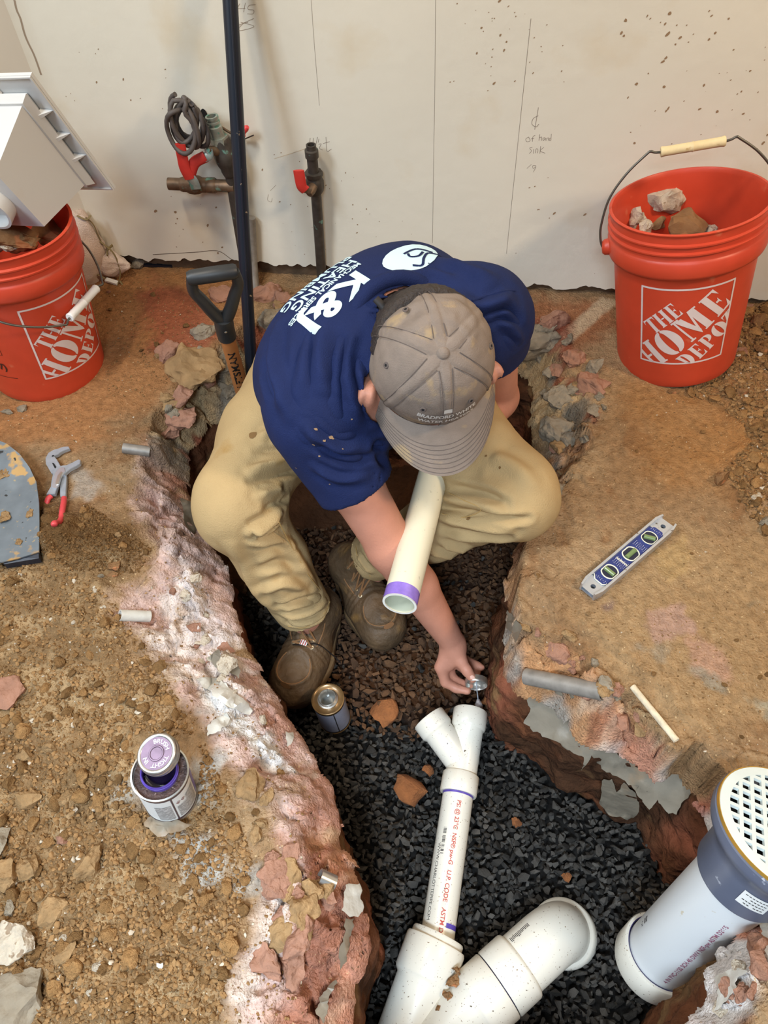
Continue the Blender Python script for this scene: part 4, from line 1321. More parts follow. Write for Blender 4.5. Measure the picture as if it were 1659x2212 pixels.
# ------------------------------------------------------------------ dusty mesh sacks behind the left bucket
def sack(label, p, s, rot, seed, straps):
    t = thing('mesh_sack', label, 'sack', p, rot)
    bm = bmesh.new(); bmesh.ops.create_icosphere(bm, subdivisions=4, radius=1)
    P = np.array([v.co for v in bm.verts])
    d = fbm3(P + seed, 1.6, 3, seed) * .36 + np.abs(fbm3(P * [1, 1, .5] + seed, 3., 3, seed + 4)) * .22
    for v, k in zip(bm.verts, d):
        c = v.co.copy()
        tp = 1 - .42 * max(0, c.z) ** 1.5
        v.co = Vector((c.x * s[0] * tp, c.y * s[1] * tp, c.z * s[2])) * (1 + float(k) * .8)
    me = bpy.data.meshes.new('sack_cloth'); bm.to_mesh(me); bm.free(); finish(me, 180)
    obj('sack_cloth', me, t, m=M['mesh_cloth'])
    for a in straps:
        obj('drawstring', G().tube(bez([Vector(q) for q in a], 6), .0035, 8, True, ((0, 0, 1), .45)), t, m=M['strap'])


p1 = Vector(gnd(203, 600)); p1.z += .085
sack('dusty white mesh sack standing between left bucket and wall', p1, (.056, .040, .104), (math.radians(-6), math.radians(12), .3), 5,
     [[(.02, -.02, .092), (.035, -.022, .075), (.042, -.02, .05), (.05, -.015, .02)], [(.0, -.02, .096), (.02, -.03, .090), (.032, -.02, .096)], [(.045, -.02, .03), (.075, -.03, .0), (.085, -.035, -.05), (.07, -.05, -.085)]])
p2 = Vector(gnd(242, 592)); p2.z += .034
sack('dusty white mesh sack lying tied up on the red floor', p2, (.036, .034, .064), (0, math.radians(86), math.radians(-22)), 9,
     [[(-.038, -.02, .03), (-.042, .0, .02), (-.036, .03, .012)], [(.0, -.04, -.02), (-.03, -.03, -.015), (-.04, .0, -.02)], [(.03, -.03, .045), (.045, -.035, .06), (.05, -.03, .085)], [(-.03, -.03, -.05), (-.02, -.04, -.03), (.0, -.045, -.02), (.02, -.04, .01)]])
g = G().box(-.018, .018, -.006, .006, -.003, .003)
o = obj('plastic_clip', g, m=M['grip']); pc = gnd(243, 612); o.location = (pc.x, pc.y, pc.z + .006); o.rotation_euler = (.1, .1, -.4)
tag(o, 'small white plastic clip under the lying sack', 'clip')
# black strap of a board against the wall behind the sacks
o = obj('metal_strip', G().box(-.045, .045, -.008, .008, 0, .006), m=M['black_steel']); pc = gnd(340, 575); o.location = (pc.x, pc.y, pc.z + .003); o.rotation_euler = (.1, .0, -.15)
tag(o, 'dark slotted metal strip lying at the foot of the wall', 'strip')
g = G()
for k in (-.02, .01): g.box(k - .008, k + .008, -.003, .003, .006, .0075)
obj('slot', g, o, m=M['hole'])

# ------------------------------------------------------------------ pipes on the wall
t = thing('water_supply', 'weathered copper water pipe with two red lever valves behind the black pole', 'pipe', WL(520, 560, .045))
off = .050


def wp(x, y, o=off): return Vector(WL(x, y, o))


# vertical riser, leaning a little
A0, A1 = wp(541, 640, .045), wp(497, 372, .05)
obj('riser', G().tube([A0, A0.lerp(A1, .5), A1], .0135, 16), t, False, M['copper_dark'])
vtop = wp(462, 262, .055)
ud = (vtop - A1).normalized()
B0 = wp(488, 338, .05)


def valve(path_pt, d, rot_out, lever_pts, name, mt='copper_dark', s=1.):
    fr = frame(path_pt, d)
    vb = obj(name, G().lathe([(.012 * s, -.036 * s), (.017 * s, -.036 * s), (.019 * s, -.030 * s), (.019 * s, -.020 * s), (.023 * s, -.012 * s), (.0245 * s, 0), (.023 * s, .012 * s), (.019 * s, .020 * s), (.019 * s, .030 * s), (.017 * s, .036 * s), (.012 * s, .036 * s)], 8 if mt != 'solder' else 20, fr), t, False, M[mt])
    return vb


valve(B0, ud, None, None, 'valve_body', s=1.15)
obj('joint_nut', G().lathe([(.0145, 0), (.0215, 0), (.0215, .014), (.0145, .014)], 6, frame(wp(476, 308, .052), ud), True), t, False, M['solder'])
obj('hose_thread', G().lathe([(.0155, 0), (.0155, .03), (.012, .032), (.012, .036), (.0145, .037), (.0145, .041), (.012, .042), (.012, .046), (.0145, .047), (.0145, .052), (.010, .052), (.010, .03)], 20, frame(wp(473, 302, .053), ud)), t, False, M['solder'])
# stem and lever of the upper valve
st0, st1 = wp(478, 330, .058), wp(450, 322, .085)
obj('valve_stem', G().tube([st0, st0.lerp(st1, .6), st1], [.010, .010, .007], 12), t, False, M['copper_old'])


def lever(pts, w0, name, label, metal_to=None):
    P = bez(pts, 6)
    return obj(name, G().tube(P, [w0] * len(P), 12, True, (tuple(WN), .32)), t, False, M['valve_red'], label)


obj('lever_plate', G().tube(bez([st1, wp(452, 335, .088), wp(441, 341, .09)], 5), .0095, 10, True, (tuple(WN), .25)), t, False, M['solder'])
lever([wp(444, 338, .09), wp(422, 350, .094), wp(414, 366, .096), wp(410, 384, .097)], .0125, 'valve_lever', 'red bent lever of the upper valve')
# horizontal branch with the second valve
h0, h1 = wp(364, 397, .062), wp(505, 402, .05)
hd = (h1 - h0).normalized()
obj('branch_stub', G().lathe([(.0125, 0), (.0140, 0), (.0140, .045), (.0155, .046), (.0155, .058), (.0125, .058)], 20, frame(h0, hd), True), t, False, M['copper_old'])
valve(wp(420, 399, .060), hd, None, None, 'valve_body', 'copper_old', .92)
obj('branch_pipe', G().tube([wp(440, 400, .058), wp(470, 401, .056), h1], .0140, 16), t, False, M['copper_old'])
obj('coupling', G().lathe([(.0175, 0), (.0175, .018), (.0150, .022)], 16, frame(wp(448, 400, .057), hd)), t, False, M['copper_old'])
g0, g1 = wp(418, 398, .075), wp(422, 410, .095)
obj('valve_stem', G().tube([g0, g0.lerp(g1, .5), g1], [.012, .012, .008], 6), t, False, M['copper_old'])
obj('lever_plate', G().tube(bez([wp(424, 408, .098), wp(418, 392, .098), wp(412, 384, .098)], 5), .0125, 10, True, (tuple(WN), .25)), t, False, M['solder'])
lever([wp(410, 386, .099), wp(399, 364, .101), wp(394, 340, .101), wp(388, 311, .101)], .0130, 'valve_lever', 'red straight lever of the lower valve')

t = thing('water_riser', 'dark copper riser with a red lever valve standing alone by the wall', 'pipe', WL(692, 585, .04))
r0, r1 = wp(696, 612, .035), wp(682, 408, .045)
obj('riser', G().tube([r0, r0.lerp(r1, .5), r1], .0125, 16), t, False, M['copper_dark'])
d2 = (wp(675, 330, .05) - r1).normalized()
obj('valve_body', G().lathe([(.013, -.02), (.019, -.018), (.0215, -.008), (.0215, .010), (.019, .014), (.0175, .02), (.021, .021), (.021, .030), (.0125, .031)], 8, frame(wp(680, 398, .045), d2)), t, False, M['copper_dark'])
obj('stub', G().lathe([(.0125, 0), (.0125, .034), (.0155, .036), (.0155, .052), (.0130, .053), (.0112, .054), (.0112, .064), (.008, .064), (.008, .04)], 18, frame(wp(677, 372, .047), d2)), t, False, M['copper_dark'])
s0, s1 = wp(677, 402, .06), wp(668, 420, .082)
obj('valve_stem', G().tube([s0, s0.lerp(s1, .5), s1], [.011, .011, .008], 8), t, False, M['copper_old'])
obj('lever_plate', G().tube(bez([wp(672, 414, .085), wp(664, 411, .087), wp(656, 409, .088)], 5), .0085, 10, True, (tuple(WN), .25)), t, False, M['copper_old'])
lever([wp(660, 411, .088), wp(652, 403, .09), wp(648, 386, .091), wp(645, 368, .091)], .0125, 'valve_lever', 'red lever pointing up')

# coil of cable on the upper valve lever
t = thing('cable_coil', 'dusty black cable coil hung by the red valve levers', 'cable', WL(403, 272, .07))
cc = Vector(WL(404, 266, .08)); up_ = Vector((0, 0, 1)); rt = Vector(WT); outw = -Vector(WN)
pth = []
for lp, (ox, oz, rx, rz, ti, oo) in enumerate([(-.006, .010, .038, .054, .25, 0), (.004, -.004, .040, .058, -.28, .018), (.002, .004, .030, .062, .15, .03), (.012, -.014, .036, .050, .38, .012), (-.010, -.010, .036, .054, -.10, .038), (.004, .010, .026, .056, -.4, .026)]):
    for k in range(22):
        a = math.pi / 2 + 2 * math.pi * k / 22
        x, z = rx * math.cos(a), rz * math.sin(a)
        x, z = x * math.cos(ti) - z * math.sin(ti), x * math.sin(ti) + z * math.cos(ti)
        pth.append(cc + rt * (x + ox) * .88 + up_ * (z + oz) * .84 + outw * (oo - .014 + .006 * math.sin(a * 2 + lp)))
sm = [pth[0]] + [(pth[i - 1] + pth[i] * 2 + pth[i + 1]) / 4 for i in range(1, len(pth) - 1)] + [pth[-1]]
tail = [sm[-1] * .5 + Vector(WL(432, 250, .05)) * .5, Vector(WL(437, 258, .03)), Vector(WL(443, 262, .02))]
obj('cable', G().tube(sm + tail, .0052, 10), t, False, M['cable'])
g = G().tube(bez([WL(440, 258, .022), WL(466, 268, .03), WL(500, 288, .03), WL(525, 300, .03)], 5), .0028, 8)
obj('bare_wire', g, t, False, M['copper_old'])
h = obj('cable_hole', G().lathe([(.0, 0), (.010, 0)], 14, frame(WL(441, 249, .0182), -Vector(WN)) @ Matrix.Diagonal((.8, 1.4, 1, 1))), wall, False, M['hole'], 'dark torn cable hole in the plaster')
t = thing('wire_nuts', 'pair of red wire connectors sticking out right of the black pole', 'connector', WL(526, 282, .04))
for k, (a, b) in enumerate([((520, 288), (535, 274)), ((519, 296), (527, 290))]):
    p, q = Vector(WL(*a, .04)), Vector(WL(*b, .045))
    obj('connector_cap', G().tube([p, p.lerp(q, .3), p.lerp(q, .8), q], [.0075, .0075, .0065, .004], 12), t, False, M['wirenut'])
obj('bare_wire', G().tube([Vector(WL(515, 306, .03)), Vector(WL(548, 292, .032))], .0014, 6), t, False, M['copper_dark'])

# ------------------------------------------------------------------ black pole, shovel, shovel blade
pb, pt_ = Vector(Z(546, 850, -.15)), Vector(WL(497, 0, .075))
pe = pb.lerp(pt_, 1.22)
t = thing('steel_pole', 'long black steel pole leaning on the wall from the hole', 'pole', pb)
obj('shaft', G().tube([pb, pe], .0148, 20), t, False, M['black_steel'])
side = (pe - pb).normalized().cross(Vector((0, 1, 0))).normalized()
dn = (pe - pb).normalized().cross(side)
sg = -1 if dn.y > 0 else 1
rib = [p + dn * sg * .0148 - side * .003 for p in (pb, pe)]
obj('rib', G().tube(rib, .0026, 6), t, False, M['black_steel'])
rp = Vector(WL(543, 470, .03))
o = obj('conduit', G().tube([rp, Vector(WL(547, 560, .03)), Vector(gnd(552, 628))], .0105, 12), m=M['stub'])
tag(o, 'thin rusty conduit just behind the black pole', 'conduit')

t = thing('shovel', 'shovel with black D grip and wooden shaft stuck in the hole beside the pole', 'shovel', Z(527, 860, -.12))
s0 = Vector(Z(530, 868, -.10)); s1 = Vector(Z(490, 725, .14))
sa = (s1 - s0).normalized()
low_end = s0 - sa * .20
shaft = obj('shaft', G().tube([low_end, s0, s1 + sa * .01], [.018, .0175, .0165], 20), t, False, M['wood'])
g2_ = Vector(Z(463, 598, .315))
ya = (g2_ - s1).normalized()
gl, gr = Vector(Z(414, 600, .318)), Vector(Z(506, 586, .318))
xr = (gr - gl); xr = xr.normalized(); L2 = (gr - gl).length
sock = obj('grip_socket', G().tube(bez([s1 - sa * .004, s1 + sa * .02, s1 + ya * .06], 4), [.0205] * 8 + [.019], 18), t, False, M['black_plastic'])
neck = s1 + ya * .055
gm_ = G()
for e, sg in ((gl, -1), (gr, 1)):
    gm_.tube(bez([neck - ya * .01, neck + ya * .022 + xr * sg * L2 * .20, neck.lerp(e, .5) + xr * sg * L2 * .15, e - ya * .035 + xr * sg * .003, e], 6), [.0145 - .004 * k / 24 for k in range(25)], 12)
obj('grip_yoke', gm_, t, False, M['black_plastic'])
obj('grip_bar', G().tube([gl - xr * .008, gl, gl.lerp(gr, .5), gr, gr + xr * .006], [.012, .0150, .0160, .0150, .012], 16), t, False, M['black_plastic'])
view = (Vector(_C) - s1).normalized()
nrm = (view - sa * view.dot(sa)).normalized()
obj('rivet', G().lathe([(0, .003), (.003, .002), (.0042, 0)], 12, frame(s1 + sa * .034 + nrm * .0200, nrm)), t, False, M['tin'])
blade = G()
bw = sa.cross(nrm).normalized()
nb = 14
vv_, ff_ = [], []
for i in range(nb + 1):
    for j in range(9):
        u = (j / 8 - .5) * 2
        w_ = .105 * (1 if i < 9 else math.sqrt(max(0.0, 1 - ((i - 9) / 5.2) ** 2)))
        vv_.append(low_end - sa * (.0 + .26 * i / nb) + bw * u * w_ + nrm * (.02 * u * u - .01))
for i in range(nb):
    for j in range(8):
        a = i * 9 + j
        ff_.append((a, a + 1, a + 10, a + 9))
blade.add(vv_, ff_)
vt, ft = text_geo('CRAFTSMAN', .0235, .0007)
kt_ = (s1 - s0).length * .70 / (max(p[0] for p in vt) - min(p[0] for p in vt))
gt_ = G()
L0 = .062
out = []
bside = nrm.cross(sa)
for x, y in vt:
    ang = (y) / .0172
    pos = s0 + sa * (x * kt_ + (s1 - s0).length * .485) + (nrm * math.cos(ang) - bside * -math.sin(ang)) * .0178
    out.append(pos)
gt_.add(out, ft)
obj('shaft_lettering', gt_, t, False, M['black_ink'], 'black capital lettering along the shaft')

# square shovel blade at the left edge
def gp(px, py, h=0.):
    v = gnd(px, py); v.z += h
    return v


t = thing('square_shovel', 'muddy galvanised square shovel lying at the left edge of the floor', 'shovel', gp(20, 1100))
ol = [(-160, 1195), (-160, 1000), (-90, 960), (-20, 945), (14, 958), (42, 980), (64, 1010), (78, 1040), (84, 1085), (85, 1130), (84, 1192), (40, 1206), (5, 1214), (-60, 1218)]
hh = .042
pts3 = [Vector(Z(x, y, hh + (.012 if y < 1000 else 0))) for x, y in ol]
g = G()
cen = sum(pts3, Vector()) / len(pts3)
nO = len(pts3)
top_ = [p for p in pts3] + [p.lerp(cen, .25) - Vector((0, 0, .004)) for p in pts3] + [p.lerp(cen, .6) - Vector((0, 0, .008)) for p in pts3] + [cen - Vector((0, 0, .009))]
ff = []
for r_ in range(2):
    for k in range(nO):
        ff.append((r_ * nO + k, r_ * nO + (k + 1) % nO, (r_ + 1) * nO + (k + 1) % nO, (r_ + 1) * nO + k))
ff += [(2 * nO + k, 2 * nO + (k + 1) % nO, 3 * nO) for k in range(nO)]
g.add(top_, ff)
g.add([p - Vector((0, 0, .0028)) for p in top_], [tuple(reversed(q)) for q in ff])
g.add([p for p in pts3] + [p - Vector((0, 0, .0028)) for p in pts3], [(k, (k + 1) % nO, nO + (k + 1) % nO, nO + k) for k in range(nO)])
me = g.mesh('blade', M['steel_dirty'], 60)
obj('blade', me, t, False)
# turned step at the rear of the blade
e0, e1 = Vector(Z(8, 1204, .040)), Vector(Z(83, 1186, .040))
f0, f1 = Vector(Z(8, 1219, .036)), Vector(Z(84, 1206, .036))
g = G().add([e0, e1, f1, f0, e0 - Vector((0, 0, .006)), e1 - Vector((0, 0, .006)), f1 - Vector((0, 0, .014)), f0 - Vector((0, 0, .014))], [(0, 1, 2, 3), (7, 6, 5, 4), (0, 4, 5, 1), (1, 5, 6, 2), (2, 6, 7, 3), (3, 7, 4, 0)])
obj('foot_step', g, t, False, M['black_steel'], 'dark turned step of the blade')
for k, (x, y, r) in enumerate([(8, 1025, .02), (62, 1110, .012), (12, 1115, .014), (40, 1172, .008)]):
    o = obj('mud_cake', rough_rock(330 + k, 12, (1, 1, .25), 2, .2, 'mud_cake'), t, m=M['stone_tan'])
    pz_ = Vector(Z(x, y, hh - .002)); mloc = world_of(t).inverted() @ pz_
    o.location = mloc; o.scale = (r, r * 1.4, r)
# pole the blade rests on, hidden below its near edge
o = obj('dirt_lump', rough_rock(340, 14, (1, .9, .6), 2, .12, 'dirt_lump'), m=M['stone_brown']); pd = gp(10, 1140); o.location = (pd.x - .03, pd.y, pd.z + .016); o.scale = (.034,) * 3
tag(o, 'clod propping up the shovel blade at the left edge', 'clod')


# ------------------------------------------------------------------ drain line in the trench
def zp(x, y, z): return Vector(Z(x, y, z))


ZP = -.345
t = thing('drain_line', 'white plastic drain line with wye fittings lying on the gravel', 'pipe', zp(960, 1900, ZP))
w0, w1 = zp(1015, 1548, ZP + .004), zp(990, 1712, ZP)
b1 = zp(944, 2030, ZP)
wd = (w0 - w1).normalized()
# small wye
g = G()
Lw = (w0 - w1).length
hub0 = w1.lerp(zp(1007, 1600, ZP), 0)
fr = frame(w1, wd)
prof = [(.0310, -.004), (.0355, -.004), (.0368, -.001), (.0368, .034), (.0350, .036), (.0315, .038), (.0315, Lw - .030), (.0335, Lw - .028), (.0360, Lw - .024), (.0365, Lw + .010), (.0350, Lw + .012), (.0305, Lw + .012), (.0300, Lw - .02), (.0262, Lw - .022), (.0262, .03), (.0305, .03)]
g.lathe(prof, 48, fr, True)
obj('wye_body', g, t, False, M['pvc'])
j0 = w1 + wd * (Lw * .36)
e0 = zp(929, 1556, ZP + .014)
bd = (e0 - j0).normalized(); Lb = (e0 - j0).length
obj('wye_branch', G().lathe([(.0312, 0), (.0315, Lb - .030), (.0335, Lb - .028), (.0360, Lb - .024), (.0365, Lb + .004), (.0350, Lb + .006), (.0305, Lb + .006), (.0300, Lb - .03), (.0262, Lb - .032), (.0262, 0)], 48, frame(j0, bd)), t, False, M['pvc'])
sdv = wd.cross(Vector((0, 0, 1))).normalized()
# straight pipe with print
pd_ = (w1 - b1); Lp = pd_.length; pd_.normalize()
frp = frame(b1, pd_, Vector((0, 0, 1)))
obj('straight_pipe', G().lathe([(.0302, -.03), (.0302, Lp + .01), (.026, Lp + .01), (.026, -.03)], 48, frp), t, False, M['pvc'])
obj('primer_joint', G().lathe([(.0305, Lp - .0085), (.0305, Lp - .003)], 48, frp), t, False, M['purple_dark'], 'purple primer ring at the wye joint')
obj('primer_joint', G().lathe([(.0304, .018), (.0304, .026)], 48, frp, False, .4, 2.2), t, False, M['purple_dark'], 'purple primer smear at the reducer')


def pipe_text(txt, size, fr, r, along0, ang, name, m, parent, label, flip=1, bold=.0):
    """lettering running along a pipe: text x along -z when flip is 1 (down the pipe), letter tops turned round it"""
    v, f = text_geo(txt, size, bold, 'LEFT')
    out = []
    for x, y in v:
        a = ang + flip * y / r
        out.append(fr @ Vector((r * math.cos(a), r * math.sin(a), along0 - flip * x)))
    return obj(name, G().add(out, f), parent, False, m, label)


# angles: 0 is straight up (local x); positive turns towards local y
ysgn = 1 if (frp.to_3x3() @ Vector((0, 1, 0))).x > 0 else -1
pipe_text('PSI @ 23°C  NSF® pw-G   U.P. CODE   ASTM D 1785-2', .0112, frp, .0304, Lp - .022, ysgn * .12, 'pipe_print', M['red_print'], t, 'red lettering running down the pipe', ysgn, .0002)
pipe_text('WWW.CHARLOTTEPIPE.COM', .0098, frp, .0304, Lp * .60, -ysgn * .78, 'pipe_print', M['black_print'], t, 'small black lettering on the side of the pipe', ysgn)
g = G()
for k in range(22):
    if k % 7 == 6: continue
    a0 = -ysgn * .62; z_ = Lp - .075 - k * .0022
    wdt = random.choice((.0006, .0011, .0015))
    g.add([frp @ Vector((.0304 * math.cos(a), .0304 * math.sin(a), z)) for a in (a0, a0 + ysgn * .22) for z in (z_, z_ - wdt)], [(0, 1, 3, 2)])
obj('bar_code', g, t, False, M['black_print'], 'small black bar code on the pipe')
# reducer and the big wye
b2 = zp(878, 2225, ZP - .004)
wd2 = (b1 - b2).normalized()
frb = frame(b1 - wd2 * .010, wd2, Vector((0, 0, 1)))
obj('reducer_bushing', G().lathe([(.0304, .018), (.0455, .018), (.0470, .015), (.0470, -.02), (.0304, -.02)], 48, frb, True), t, False, M['pvc'])
far = -.42
obj('large_wye_body', G().lathe([(.0455, .006), (.0525, .006), (.0540, .002), (.0540, -.050), (.0520, -.054), (.0470, -.060), (.0470, far), (.040, far), (.040, -.05), (.0455, -.05)], 56, frb, True), t, False, M['pvc'])
k0, k1 = zp(930, 2262, ZP + .004), zp(1076, 2128, ZP + .010)
kd = (k1 - k0).normalized(); Lk = (k1 - k0).length
frk = frame(k0, kd, Vector((0, 0, 1)))
obj('large_wye_branch', G().lathe([(.0470, -.105), (.0490, Lk - .056), (.0540, Lk - .050), (.0560, Lk - .046), (.0565, Lk - .002), (.0550, Lk), (.0480, Lk), (.0480, 0)], 56, frk), t, False, M['pvc'])
obj('joint_gap', G().lathe([(.0500, Lk - .001), (.0500, Lk + .0035)], 56, frk), t, False, M['blue_dark'], 'dark primer line in the joint')
eL = zp(1172, 2050, ZP + .012)
obj('elbow_hub', G().lathe([(.0480, Lk + .002), (.0550, Lk + .002), (.0565, Lk + .004), (.0565, Lk + .046), (.0545, Lk + .050), (.0505, Lk + .053), (.0480, Lk + .05)], 56, frk, True), t, False, M['pvc'])
m0 = k1 + kd * .045
el_end = zp(1205, 2062, ZP - .05)
dn_ = Vector((.30, .0, -1)).normalized()
path = [m0, m0 + kd * .04]
R0 = .055
c0 = m0 + kd * .05
sideb = (dn_ - kd * dn_.dot(kd)).normalized()
angT = math.acos(max(-1, min(1, kd.dot(dn_))))
for k in range(15):
    a = angT * k / 14
    path.append(c0 + kd * R0 * math.sin(a) + sideb * R0 * (1 - math.cos(a)))
dlast = (path[-1] - path[-2]).normalized()
obj('elbow_bend', G().tube(path, [.0500] * len(path), 48, False), t, False, M['pvc'])
obj('elbow_outlet_hub', G().lathe([(.050, -.004), (.0545, .0), (.0575, .003), (.0575, .045), (.050, .045)], 56, frame(path[-1], dlast)), t, False, M['pvc'])
g = G()
for k in range(16):
    z_ = .012 + .0026 * k
    ang = -ysgn * .9
    hgt = random.uniform(.12, .22)
    g.add([(frame(m0 + kd * .0, kd, Vector((0, 0, 1)))) @ Vector((.0503 * math.cos(a), .0503 * math.sin(a), z_ + dz)) for a in (ang, ang + hgt) for dz in (0, .0013)], [(0, 1, 3, 2)])
obj('stamp_print', g, t, False, M['black_print'], 'small black stamp on the elbow')
# mud stuck in the crotch of the big wye
for k, (x, y, r) in enumerate([(975, 2120, .016), (968, 2150, .012), (982, 2100, .012), (950, 2180, .009)]):
    o = obj('mud_cake', rough_rock(350 + k, 12, (1, .8, .7), 2, .25, 'mud_cake'), t, m=M['stone_brown'])
    o.location = world_of(t).inverted() @ zp(x, y, ZP + .040); o.scale = (r,) * 3

# ------------------------------------------------------------------ floor drain riser
d0 = zp(1424, 2064, -.34); d1 = zp(1703, 1792, .060)
dax = (d1 - d0).normalized()
t = thing('floor_drain', 'upright white drain riser with grey collar and round white strainer at the right edge', 'drain', d0)
frd = frame(d0, dax, Vector((-1, -1, 0)))
Ld = (d1 - d0).length
obj('base_hub', G().lathe([(.0575, -.035), (.0655, -.035), (.0672, -.03), (.0672, .012), (.0655, .0145), (.0592, .0145), (.0585, .0)], 64, frd), t, False, M['pvc'])
obj('primer_line', G().lathe([(.0578, .008), (.0592, .0147), (.0605, .0149)], 64, frd), t, False, M['blue_dark'], 'dark primer ring at the base joint')
rise = obj('riser_pipe', G().lathe([(.0572, -.03), (.0572, Ld - .06), (.052, Ld - .06), (.052, -.03)], 64, frd), t, False, M['pvc_clean'])
rise.data.materials[0] = mat('white_riser_pvc', srgb(206, 209, 210), .35, spec=.5, spots=[(srgb(190, 180, 160), 60, .72, 3, 0, .05)])
obj('grey_collar', G().lathe([(.0574, Ld - .135), (.0655, Ld - .135), (.0675, Ld - .130), (.0690, Ld - .075), (.0730, Ld - .058), (.0850, Ld - .040), (.0960, Ld - .026), (.0985, Ld - .018), (.0985, Ld - .006), (.0955, Ld - .004), (.0900, Ld - .010), (.0820, Ld - .02), (.060, Ld - .05), (.0574, Ld - .13)], 72, frd, True), t, False, M['grey_pvc'])
obj('brass_ring', G().lathe([(.0955, Ld - .005), (.0975, Ld - .003), (.0965, Ld + .0015), (.0925, Ld + .001)], 72, frd), t, False, M['brass'], 'thin brass ring under the strainer')
RG = .0955
e2 = (Vector(Z(1703 + 85, 1792 + 32, .06)) - d1); e2 = (e2 - dax * e2.dot(dax)).normalized()
frg = frame(d1, dax, e2)
g = G().lathe([(.082, -.003), (RG, -.003), (RG + .0006, .0), (RG - .001, .0022), (.0815, .0028), (.082, -.003)], 72, frg)
P_, bwid = .0164, .0056
n_ = 5
for k in range(-5, 6):
    c = (k + .5) * P_ if False else k * P_
    if abs(c) < .082:
        L_ = math.sqrt(.0845 ** 2 - c * c)
        g.box(c - bwid / 2, c + bwid / 2, -L_, L_, -.003, .0025, frg)
        g.box(-L_, L_, c - bwid / 2, c + bwid / 2, -.0029, .0024, frg)
# blank corners of the grid
for a in range(24):
    th = a * math.pi / 12
st = obj('strainer', g, t, False, M['strainer'], 'round white strainer with square holes')
obj('dark_bore', G().lathe([(.080, -.02), (.05, -.05), (.05, -.16), (0, -.16)], 48, frg), t, False, M['hole'])  # lining coloured near-black, shade below the strainer put into the colour
# sticker
sang = None
def collar_pt(th, h, r): return frd @ Vector((r * math.cos(th), r * math.sin(th), h))


best = min((abs(pix(collar_pt(th, Ld - .075, .0705))[0] - 1640) + abs(pix(collar_pt(th, Ld - .075, .0705))[1] - 1918), th) for th in [k * .02 for k in range(315)])
th0 = best[1]
v_, f_ = [], []
for i in range(9):
    for j in range(2):
        v_.append(collar_pt(th0 - .28 + .56 * i / 8, Ld - .104 + .030 * j, .0698 + .0006 * j))
for i in range(8): f_.append((i * 2, i * 2 + 2, i * 2 + 3, i * 2 + 1))
lab = obj('sticker', G().add(v_, f_), t, False, M['paper'], 'white paper sticker')
g = G()
for r_ in range(4):
    for k in range(7):
        if random.random() < .2: continue
        a0 = th0 - .22 + .065 * k
        h_ = Ld - .099 + .0062 * r_
        g.add([collar_pt(a, h, .0706) for a in (a0, a0 + .045) for h in (h_, h_ + .0016)], [(0, 1, 3, 2)])
obj('sticker_print', g, lab, False, M['black_print'])
# riser print, running along the pipe
best = min((abs(pix(frd @ Vector((.0574 * math.cos(th), .0574 * math.sin(th), .12)))[0] - 1490) + abs(pix(frd @ Vector((.0574 * math.cos(th), .0574 * math.sin(th), .12)))[1] - 2035), th) for th in [k * .02 for k in range(315)])
thp = best[1]
v_, f_ = text_geo('4 IN PVC-1120 SCH 40 DWV NSF-pw ASTM D2665', .0105, .0003, 'LEFT')
out = [frd @ Vector((  .0575 * math.cos(thp - y / .0575), .0575 * math.sin(thp - y / .0575), .03 + x * .94)) for x, y in v_]
obj('pipe_print', G().add(out, f_), t, False, M['mauve_print'], 'mauve lettering running up the riser')
best = min((abs(pix(frd @ Vector((.0574 * math.cos(th), .0574 * math.sin(th), .075)))[0] - 1410) + abs(pix(frd @ Vector((.0574 * math.cos(th), .0574 * math.sin(th), .075)))[1] - 1990), th) for th in [k * .02 for k in range(315)])
ths = best[1]
g = G()
for k, (a, h, da, dh) in enumerate([(0, .0, .16, .004), (0, .006, .05, .006), (.07, .006, .04, .005), (.13, .006, .03, .006), (.02, -.010, .03, .004), (.09, -.012, .03, .004), (.14, -.010, .03, .004)]):
    g.add([frd @ Vector((.0575 * math.cos(ths + aa), .0575 * math.sin(ths + aa), .075 + hh_)) for aa in (a - .08, a - .08 + da) for hh_ in (h, h + dh)], [(0, 1, 3, 2)])
obj('stamp_print', g, t, False, M['black_print'], 'small black stamp on the riser')

# ------------------------------------------------------------------ spirit level
L0_, L1_ = gnd(1268, 1276), gnd(1443, 1126)
lz = max(L0_.z, L1_.z) + .002
L0_, L1_ = zp(1269, 1277, lz + .012), zp(1444, 1127, lz + .012)
lx = (L1_ - L0_); LL = lx.length; lx.normalize()
wv = zp(1248, 1262, lz + .012) - zp(1290, 1291, lz + .012)
ly = (wv - lx * wv.dot(lx)).normalized(); LW = .5 * abs(wv.dot(ly))
lzv = lx.cross(ly)
ML = Matrix((lx, ly, lzv)).transposed().to_4x4(); ML.translation = (L0_ + L1_) / 2 - lzv * .012
t = thing('torpedo_level', 'blue and silver torpedo level lying on the slab right of the trench', 'level', ML.translation, ML.to_3x3())
hl, hw, tk = LL / 2, LW, .020
sh = .016
def outline(h): return [(-hl, -hw + .004), (-hl + sh, -hw), (hl - sh, -hw), (hl, -hw + .004), (hl, hw - .004), (hl - sh, hw), (-hl + sh, hw), (-hl, hw - .004)]


